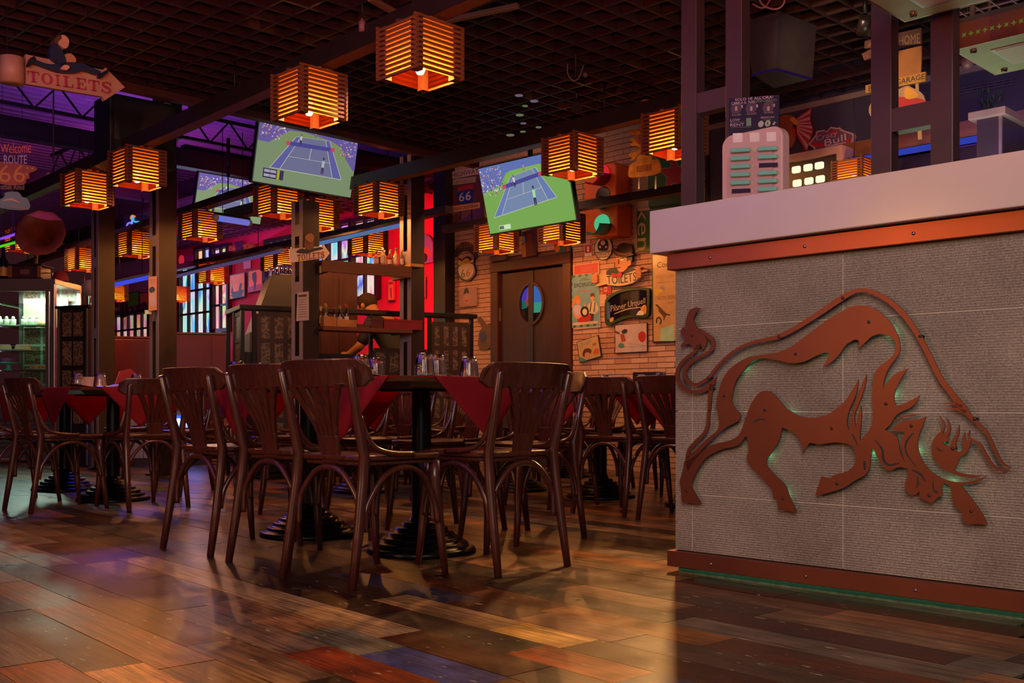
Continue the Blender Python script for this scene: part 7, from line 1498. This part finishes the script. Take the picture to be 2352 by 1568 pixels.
for cx in (320, 530, 765):
    s.poly('round_print', disc(*s.L(*kr(cx, 300 - (cx - 320) * .05)), .026), M('4a3844', .5), .0008, .006, True); s.poly('device_print', m(kr, (cx - 14, 275), (cx + 16, 272), (cx + 16, 330), (cx - 14, 334)), M('a89098', .5), .0008, .0068); s.poly('device_print', m(kr, (cx + 62, 255 - (cx - 320) * .04), (cx + 88, 252 - (cx - 320) * .04), (cx + 90, 292 - (cx - 320) * .04), (cx + 64, 296 - (cx - 320) * .04)), AW, .0008, .006)
    for dy in (80, 94): s.poly('caption_line', m(kr, (cx - 60, 302 + dy - (cx - 320) * .07), (cx + 70, 294 + dy - (cx - 320) * .07), (cx + 70, 300 + dy - (cx - 320) * .07), (cx - 60, 308 + dy - (cx - 320) * .07)), GRY, .0008, .006)
# signs on the blue wall
BC = 9.76
def SB(name, label, px, py, off=.012, cat='sign', c=BC): return Flat(name, label, cat, px, py, c, 'u', None, off)
s = SB('bull_bar_sign', 'red and white lobed bar sign with white script on the violet wall', *kr(1640, 750))
OUTC = [(1325, 800), (1430, 670), (1440, 620), (1550, 598), (1570, 630), (1640, 556), (1740, 575), (1755, 560), (1800, 600), (1960, 650), (1975, 690), (1950, 770), (1880, 850), (1800, 900), (1700, 930), (1490, 945), (1420, 900), (1400, 850)]
s.poly('rim', m(kr, *OUTC), M('c09080', .5), .025); cxy = (1650, 755)
s.poly('field', m(kr, *[(cxy[0] + (x - cxy[0]) * .9, cxy[1] + (y - cxy[1]) * .88) for x, y in OUTC]), M('6a4a5c', .5), .001, .025)
s.poly('red_left', m(kr, (1370, 810), (1420, 765), (1560, 800), (1500, 850)), RED, .001, .026); s.poly('red_right', m(kr, (1860, 740), (1945, 690), (1900, 770), (1830, 800)), RED, .001, .026); s.poly('red_top', m(kr, (1590, 650), (1690, 600), (1760, 640), (1700, 670)), RED, .001, .026)
s.text('crazy_lettering', 'Crazy', m(kr, (1440, 780), (1740, 700), (1730, 600), (1440, 690)), M('c8a0a0', .5), .0275); s.text('bull_lettering', 'Bull', m(kr, (1560, 830), (1860, 745), (1850, 650), (1560, 740)), M('d8b0a8', .5), .0285); s.text('low_lettering', 'CAFFE', m(kr, (1530, 915), (1830, 860), (1830, 820), (1530, 868)), M('a890a0', .5), .0275); s.ribs('underline', [[(*kr(1480, 890), 3), (*kr(1650, 820), 4), (*kr(1850, 775), 2)]], M('c8a0a0', .5), .001, .0275)
s = SB('fan_tail_sign', 'cut-out sign with a red and white striped fan tail left of the bar sign', *kr(1200, 600))
s.poly('body', catmull(m(kr, (925, 440), (1000, 395), (1100, 400), (1140, 450), (1100, 540), (1145, 640), (1120, 780), (1050, 855), (930, 700)), 3), M('9a5a2c', .5), .02)
hub = (1160, 470); rim_ = [(1360, 290), (1345, 390), (1345, 480), (1368, 520), (1382, 600), (1368, 660), (1330, 760), (1295, 915)]
s.poly('fan', m(kr, (1145, 440), *rim_, (1165, 680), (1150, 560)), M('a82c28', .5), .015)
for i in range(len(rim_) - 1):
    a, b_ = rim_[i], rim_[i + 1]; mid_ = lambda t: (a[0] + (b_[0] - a[0]) * t, a[1] + (b_[1] - a[1]) * t); h0 = (1165, 450 + 26 * i)
    s.poly('white_stripe', m(kr, h0, mid_(.3), mid_(.75), (h0[0], h0[1] + 18)), M('b89090', .5), .001, .015)
s.poly('claw', catmull(m(kr, (1080, 450), (1130, 430), (1190, 490), (1150, 530), (1110, 490)), 3), YEL, .02, .01); s.poly('lower_red', catmull(m(kr, (1100, 560), (1145, 600), (1140, 700), (1110, 690)), 3), RED, .003, .02); s.poly('tip_red', catmull(m(kr, (1030, 820), (1085, 810), (1050, 860)), 3), RED, .003, .02)
s = SB('garage_sign', 'tall cut-out garage sign with several lettered plates behind the right post pair', *kq(430, 700), c=8.35)
YP = M('b8843c', .5)
s.poly('post', m(kq, (320, 760), (345, 758), (380, 1290), (345, 1300)), M('b89060', .5), .01, -.004); s.poly('post_right', m(kq, (600, 700), (625, 700), (660, 1255), (625, 1258)), M('b89060', .5), .01, -.004)
s.poly('top_plate', m(kq, (150, 375), (660, 255), (660, 400), (150, 442)), M('6a4440', .5), .015); s.text('top_lettering', "A MAN'S HOME", m(kq, (180, 432), (650, 395), (650, 300), (180, 388)), M('b08468', .5), .0165)
s.poly('second_plate', m(kq, (125, 490), (225, 440), (345, 430), (350, 478), (150, 548)), M('6a4440', .5), .015, .003); s.text('second_lettering', 'IS HIS', m(kq, (145, 538), (340, 474), (340, 432), (145, 498)), M('8a5a50', .5), .0195); s.poly('castle_picture', m(kq, (215, 520), (660, 415), (660, 510), (655, 740), (232, 755)), M('a86a38', .5, var=.25, scale=5), .012)
s.poly('dial', disc(*s.L(*kq(315, 650)), .058), M('c09048', .5), .002, .012, True); s.poly('dial_ring', disc(*s.L(*kq(315, 655)), .036), M('7a5028', .5), .001, .014, True); s.poly('dial_hub', disc(*s.L(*kq(318, 655)), .018), M('b89068', .5), .001, .015, True)
s.poly('third_plate', m(kq, (160, 775), (700, 650), (700, 735), (165, 845)), YP, .018, .0); s.text('third_lettering', 'BUT HIS GARAGE', m(kq, (190, 830), (695, 715), (695, 668), (190, 780)), M('2c1a20', .5), .0195)
s.poly('car_rim', catmull(m(kq, (195, 960), (250, 890), (360, 855), (520, 780), (570, 790), (680, 860), (690, 1020), (520, 1060), (290, 1100), (200, 1040)), 3), M('b08a78', .5), .015); s.poly('car_red', catmull(m(kq, (225, 980), (280, 900), (370, 880), (520, 880), (680, 900), (680, 960), (500, 960), (350, 1000), (240, 1040)), 3), RED, .002, .015); s.poly('car_hood_gold', catmull(m(kq, (515, 800), (560, 800), (640, 860), (600, 890), (520, 890)), 3), YEL, .002, .0165); s.poly('car_dark', catmull(m(kq, (260, 1050), (380, 1020), (520, 960), (660, 950), (600, 1010), (400, 1060), (280, 1080)), 3), BRN, .002, .017); s.polys('flame_marks', [catmull(m(kq, (215 + 40 * i, 960 - 14 * i), (250 + 40 * i, 905 - 10 * i), (255 + 40 * i, 945 - 10 * i)), 2) for i in range(3)], BLK, .002, .0175)
s.poly('foot_plate', m(kq, (255, 1155), (285, 1115), (690, 1070), (695, 1145), (285, 1205)), M('3a2440', .5), .015, .002); s.text('foot_lettering', 'SANCTUARY', m(kq, (290, 1190), (690, 1135), (690, 1080), (290, 1140)), M('b890a0', .5), .0185)
# long shelf with light strips on the violet wall
zs_ = zat(352, 7.0)
t = thing('wall_ledge', 'long dark wall ledge with orange top board and blue light strip behind the posts', 'shelf', (*on_u(1990, 9.5), zat(350, on_u(1990, 9.5)[1])), -PI / 4)
MB().bx(-.55, 1.6, -.1, .12, -.04, .06).build('ledge_board', M('7a4418', .5, var=.3, scale=3, stretch=(1, 9, 9)), t); MB().bx(-.4, 1.6, -.125, -.1, -.085, -.05).build('light_strip', E('4050d8', .55), t); MB().bx(-.6, 1.6, -.06, .12, -.25, -.09).build('lower_beam', M('241218', .5), t); MB().bx(-.1, 1.6, -.1, -.06, -.30, -.26).build('light_strip', E('4a4ae0', .5), t)
s = SB('violet_lit_panel', 'flat violet lit panel low on the wall right of the post pair', 2200, 350, .02, 'panel'); s.poly('panel', m(kq, (845, 1310), (1175, 1265), (1175, 1420), (845, 1470)), E('5a30a8', .6), .02); s.poly('top_edge', m(kq, (845, 1262), (1170, 1212), (1172, 1262), (845, 1308)), M('3a2440', .5), .03); s.poly('low_panel', m(kq, (215, 1490), (372, 1460), (372, 1540), (232, 1556)), E('4430a0', .4), .02)  # violet light on the panels is painted as their own glow
# white capped cabinet at the right
pA = at(2300, 300, 5.6)
t = thing('capped_cabinet', 'dark violet cabinet with a white slab top at the right frame edge', 'cabinet', (pA.x, pA.y, 0), -PI / 4)
zt2 = zat(265, 5.6); MB().bx(-.13, 0, 0, .6, 0, zt2).build('cabinet_body', M('4a3a5a', .35), t, .004); MB().bx(-.012, .004, -.006, .012, 0, zt2).build('steel_edge', M('d0c0c8', .3, .8), t); MB().bx(-.165, .03, -.03, .64, zt2, zt2 + .042).build('slab_top', M('b898b0', .4), t, .004)
# lit display with six bright squares
t = thing('lit_display', 'black rack with six glaring white light squares right of the power bank box', 'lamp', (*on_u(1862, 8.9), 0), -PI / 4)
Yd = on_u(1862, 8.9)[1]; z0_, z1_ = zat(432, Yd), zat(366, Yd)
MB().bx(-.28, .2, 0, .1, 0, z1_).build('rack_body', M('1c1416', .5), t); MB().bx(-.3, .24, -.03, .12, z1_, z1_ + .05).build('top_rail', M('a8806c', .5), t); MB().bx(.2, .24, -.03, .1, z0_, z1_).build('side_post', M('a8806c', .5), t)
for i, px in enumerate((1830, 1857, 1883)):
    for j, py in enumerate((385, 416)):
        p = Flat('x', None, '', 1862, 400, 8.9, 'u'); x, z = p.L(px + (2 * j), py - (px - 1857) * .18); z += p.o.z
        MB().prism(rrect(x - .03, z - .022, x + .03, z + .022, .01), -.012, 0).build('light_square', E('fff0b8', 1.4), t)
# hanging light boxes with a cut star frieze, seen from below
def lightbox(lab, u0, v0, lu, lv):
    """u0: X-Y over sqrt2 of the left edge, v0: X+Y over sqrt2 of the near edge"""
    z = 2.065; t = thing('hanging_light_box', lab, 'lamp', ((u0 + v0) / 2 ** .5, (v0 - u0) / 2 ** .5, z), -PI / 4, 'light boxes over the bar')
    MB().bx(0, lu, 0, lv, .1, .12).build('lid', M('3c2a26', .5), t)
    fz_ = M('6a3a2a', .4, .3)
    for x0, x1, y0, y1 in ((0, lu, 0, .008), (0, lu, lv - .008, lv), (0, .008, .008, lv - .008), (lu - .008, lu, .008, lv - .008)): MB().bx(x0, x1, y0, y1, 0, .1).build('frieze', fz_, t)
    b = MB()
    MB().bx(.008, lu - .008, .008, lv - .008, .0, .006).build('underside', M('93a070', .55, var=.2, scale=7), t)
    MB().bx(.11, lu - .11, .10, lv - .10, -.004, .0).build('diffuser_frame', M('8a8490', .4), t); MB().bx(.125, lu - .125, .112, lv - .112, -.006, -.004).build('diffuser', M('b09a94', .5, var=.03), t)
    n_ = int(lu / .027)
    for i in range(n_):
        cx = .02 + i * .027; pts = [(cx + (.0115 if k % 2 == 0 else .0045) * math.cos(PI * k / 4 + (PI / 4 if i % 2 else 0)), .05 + (.0115 if k % 2 == 0 else .0045) * math.sin(PI * k / 4 + (PI / 4 if i % 2 else 0))) for k in range(8)]
        MB().prism(pts, -.002, 0).build('star', E('8a9838', .35), t)
    for x, y in ((.06, .06), (lu / 2, .05), (.06, lv - .06)): MB().lathe([(.0001, -.012), (.012, -.01), (.014, 0)], 10, (x, y, 0)).build('screw_knob', M('7a6a58', .3, .8), t)
    for x in (.06, .33): MB().tube([(x, .05, .12), (x, .05, 1.0)], .012, 8).build('hanging_tube', M('6a5048', .5), t)
    return t
lightbox('hanging light box with star frieze and pale green underside at the right edge', -2.43 / 2 ** .5, 5.97 / 2 ** .5, .95, .45)
lightbox('nearer hanging light box cut off by the top edge at upper right', -2.43 / 2 ** .5, 4.62 / 2 ** .5, .95, .52)
# wire basket over the light box
t = thing('wire_basket', 'hanging wire basket rack above the star frieze light box', 'rack', at(2300, 15, 4.5), -PI / 4)
for i in range(8): MB().bar((-.15 + .07 * i, -.1, 0), (-.15 + .07 * i, .3, 0), .005, .005).build('wire', M('8a5a68', .4), t)
for j in range(6): MB().bar((-.17, -.1 + .08 * j, .004), (.36, -.1 + .08 * j, .004), .006, .006).build('cross_wire', M('8a5a68', .4), t)
for x in (-.16, .34): MB().bar((x, .3, 0), (x, .3, .5), .012, .012).build('hanger', M('5a4038', .4), t)
# wall rack with green plants
s = SB('wire_rack', 'dark wire rack with green hanging leaves on the wall above the white capped cabinet', *kq(1250, 800), .0, 'rack'); WR = M('5a4a58', .5)
for i in range(10): s.poly('wire', m(kq, (840 + 70 * i, 835 - 13 * i), (843 + 70 * i, 834 - 13 * i), (843 + 70 * i, 890 - 13 * i), (840 + 70 * i, 890 - 13 * i)), WR, .006, .02)
for y in (835, 858, 885): s.poly('rail', m(kq, (835, y), (1500, y - 124), (1500, y - 120), (835, y + 4)), WR, .008, .018)
rl = random.Random(8)
for i in range(26):
    x, y = rl.uniform(1195, 1385), rl.uniform(800, 975); s.poly('leaf', m(kq, (x, y), (x + 9, y - 24), (x + 14, y + 4), (x + 6, y + 34)), M(('2c4a1c', '3a5a22', '24401c')[i % 3], .6), .004, .03 + .002 * (i % 5))
# ceiling odds and ends
t = thing('ceiling_camera', 'white dome camera with a hooked cable left of the star frieze box', 'camera', at(2222, 143, 5.6)); MB().ball((0, 0, 0), .035, 12).build('dome', M('7a4c5c', .4), t); MB().lathe([(.04, 0), (.04, .03), (.0001, .03)], 14).build('mount', M('7a4c5c', .4), t); MB().tube(catm3([(-.03, 0, -.02), (-.08, 0, -.05), (-.12, 0, -.02), (-.125, 0, .06)]), .006, 6).build('cable', M('7a5560', .5), t); MB().tube([(0, 0, .03), (0, 0, .7)], .006, 6).build('stem', BK, t)
def spotlight(name, lab, p, aim):
    t = thing(name, lab, 'spotlight', p); d = (Vector(aim) - Vector(p)).normalized(); MB().tube([(0, 0, 0), d * .09], [.03, .042], 14).build('can', M('3a3034', .3, .6), t); MB().tube([(0, 0, .02), (0, 0, .12)], .012, 8).build('yoke', BK, t); MB().lathe([(.0001, .12), (.035, .12), (.035, .14)], 12).build('ceiling_cup', BK, t)
spotlight('track_spotlight', 'small metal spotlight on the ceiling grid left of the right post pair', at(1987, 40, 5.7) , (2.2, 7.5, 1.2)); spotlight('track_spotlight', 'small black spotlight under the ceiling grid above the second beam', Vector((.46, 7.42, 2.78)), (.12, 3.2, 0))
t = thing('ceiling_unit', 'dark hanging ventilation unit with violet lower edges behind the left counter posts', 'ventilator', at(1782, 105, 5.9), -PI / 4); t.scale = (.62, .62, .62); MB().add([(-.18, -.25, .2), (.18, -.25, .2), (.24, .3, .2), (-.24, .3, .2), (-.12, -.2, -.28), (.12, -.2, -.28), (.2, .3, -.28), (-.2, .3, -.28)], [(0, 1, 2, 3), (7, 6, 5, 4), (0, 4, 5, 1), (1, 5, 6, 2), (2, 6, 7, 3), (3, 7, 4, 0)]).build('housing', M('241c22', .5), t)
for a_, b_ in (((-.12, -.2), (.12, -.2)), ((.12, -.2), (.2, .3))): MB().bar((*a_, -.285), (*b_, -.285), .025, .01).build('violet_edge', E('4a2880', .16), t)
MB().tube([(0, 0, .2), (0, 0, .55)], .02, 8).build('hanger', BK, t)
t = thing('hanging_rod', 'thin black threaded rod with a ball end hanging behind the counter posts', 'rod', at(1800, 165, 6.2)); MB().tube([(0, 0, 0), (0, 0, .75)], .006, 6).build('rod', M('5a4044', .4), t); MB().ball((0, 0, 0), .014, 8).build('ball_end', M('7a5a58', .4), t)
t = thing('dangling_cable', 'pale loop of cable dangling under the ceiling grid beside the rod', 'cable', at(1770, 8, 5.6)); MB().tube(catm3([(-.07, 0, .08), (-.05, 0, 0), (.02, 0, -.03), (.07, 0, 0), (.08, 0, .1)]), .006, 6).build('cable_loop', M('7a4a52', .5), t); MB().tube(catm3([(-.1, 0, .0), (-.03, 0, -.02), (.03, 0, .1)]), .005, 6).build('cable_end', M('7a4a52', .5), t)
t = thing('hook_lamp', 'curved grey cable hook hanging in the middle of the ceiling grid', 'cable', at(1322, 168, 6.6)); MB().tube(catm3([(-.05, 0, .06), (-.05, 0, .0), (-.02, 0, -.045), (.02, 0, -.03), (.05, 0, .05)]), .005, 6).build('hook', M('6a4850', .5), t); MB().ball((.06, 0, -.01), .018, 8).build('bulb_end', M('5a4048', .5), t); MB().tube([(0, 0, -.03), (0, 0, .3)], .005, 6).build('stem', BK, t)
t = thing('ceiling_sensor', 'small pink cylinder sensor hanging from the ceiling grid above the lanterns', 'sensor', at(832, 60, 5.6)); MB().lathe([(.0001, -.03), (.018, -.03), (.02, .02), (.008, .03), (.008, .04), (.0001, .04)], 14).build('cylinder', M('8a5560', .5), t); MB().tube([(0, 0, .04), (0, 0, .2)], .004, 6).build('stem', BK, t)
# projected light spots, built as glowing discs on added threads below the grid
for i, (px, py) in enumerate(((1192, 220), (1206, 244), (1194, 265), (1202, 284), (1172, 311), (1201, 303), (1227, 233), (1237, 293))):
    t = thing('light_spot_disc', 'pale glowing disc standing for a light spot under the ceiling grid, %s from the top of the cluster' % ('first', 'third', 'fourth', 'fifth', 'eighth', 'seventh', 'second', 'sixth')[i], 'light spot', at(px, py, 7.2), 0, 'discs standing for light spots under the ceiling grid'); MB().lathe([(.0001, 0), (.02 if i % 2 else .028, 0), (.02 if i % 2 else .028, .004), (.0001, .005)], 12).build('disc', E('98a878' if i % 3 else 'a890b0', .35), t); MB().tube([(0, 0, .004), (0, 0, CZ - t.location.z)], .001, 4).build('thread', BK, t)
# front conduit rails along the beams near the ceiling
for lab, a_, b_ in (('thin pale conduit under the grid from the first beam to upper right', (780, 222, 6.3), (1190, 75, 5.7)), ('short pale conduit on the grid right of the foremost lantern', (850, 28, 5.6), (935, 55, 5.9))):
    a, b2 = at(*a_), at(*b_); a.z = b2.z = 2.82; t = thing('ceiling_conduit', lab, 'conduit', a); d_ = b2 - a; MB().bar((0, 0, 0), d_, .03, .02).build('conduit_channel', M('7a5040', .5), t); MB().bar((0, 0, -.012), d_ + Vector((0, 0, -.012)), .034, .004).build('channel_cover', M('8a6048', .5), t)

# low tiled service counter behind the left tables, board with a drawn vase
sc0 = at(259, 0, 11.0); t = thing('service_counter', 'low pale tiled service counter behind the left tables, glowing blue at its right end', 'counter', (sc0.x, 11.0, 0), R(8)); t.scale = (.72, 1, 1)
LN = 1.3; MB().bx(0, LN, .012, .4, 0, .76).build('carcass', M('3a3438', .6), t); MB().bx(-.02, LN + .02, -.02, .42, .76, .80).build('worktop', M('5a4a4c', .4), t, .004)
TL = M('8f8684', .4, var=.08)
for i in range(6):
    for j in range(4):
        if (i, j) not in ((2, 2), (3, 2)): MB().bx(.01 + i * .214, .216 + i * .214, 0, .012, .08 + j * .17, .245 + j * .17).build('tile', TL, t)
MB().bx(.44, .86, .004, .012, .42, .585).build('dark_niche', M('0c0a0e', .5), t); MB().bx(.46, .84, -.01, .004, .43, .47).build('niche_ledge', M('b0a8a8', .4), t)
MB().bx(.88, 1.28, -.03, -.002, .50, .53).build('blue_light_strip', E('3868ff', 1.3), t); MB().bx(.0, LN, -.012, 0, 0, .07).build('kick_board', M('2a1c1a', .5), t)
l = lamp('blue_strip_light', 'AREA', (0, 0, 0), 5, (.15, .25, 1.0), .5, size_y=.05); l.parent = t; l.location = (1.08, -.05, .48); l.rotation_euler = (R(35), 0, 0)
s = Flat('vase_board', 'cream board with an orange drawn vase standing behind the third chair', 'board', 525, 970, (at(525, 0, 8.2).x, 8.2), R(10))
s.poly('board', [(506, 925), (542, 923), (540, 1012), (504, 1014)], M('c8a878', .5), .012)
s.poly('vase_print', catmull([(510, 957), (516, 960), (522, 958), (530, 956), (529, 968), (525, 982), (515, 982), (510, 968)], 3), M('b0602c', .5), .001, .012); s.poly('base_print', catmull([(508, 1003), (514, 992), (526, 992), (534, 1004), (522, 1010)], 3), M('5c5468', .5), .001, .012)
for x in (510, 536): s.poly('leg', [(x, 1010), (x + 3, 1010), (x + 3, 1117), (x, 1117)], M('3a2a20', .5), .012, 0)
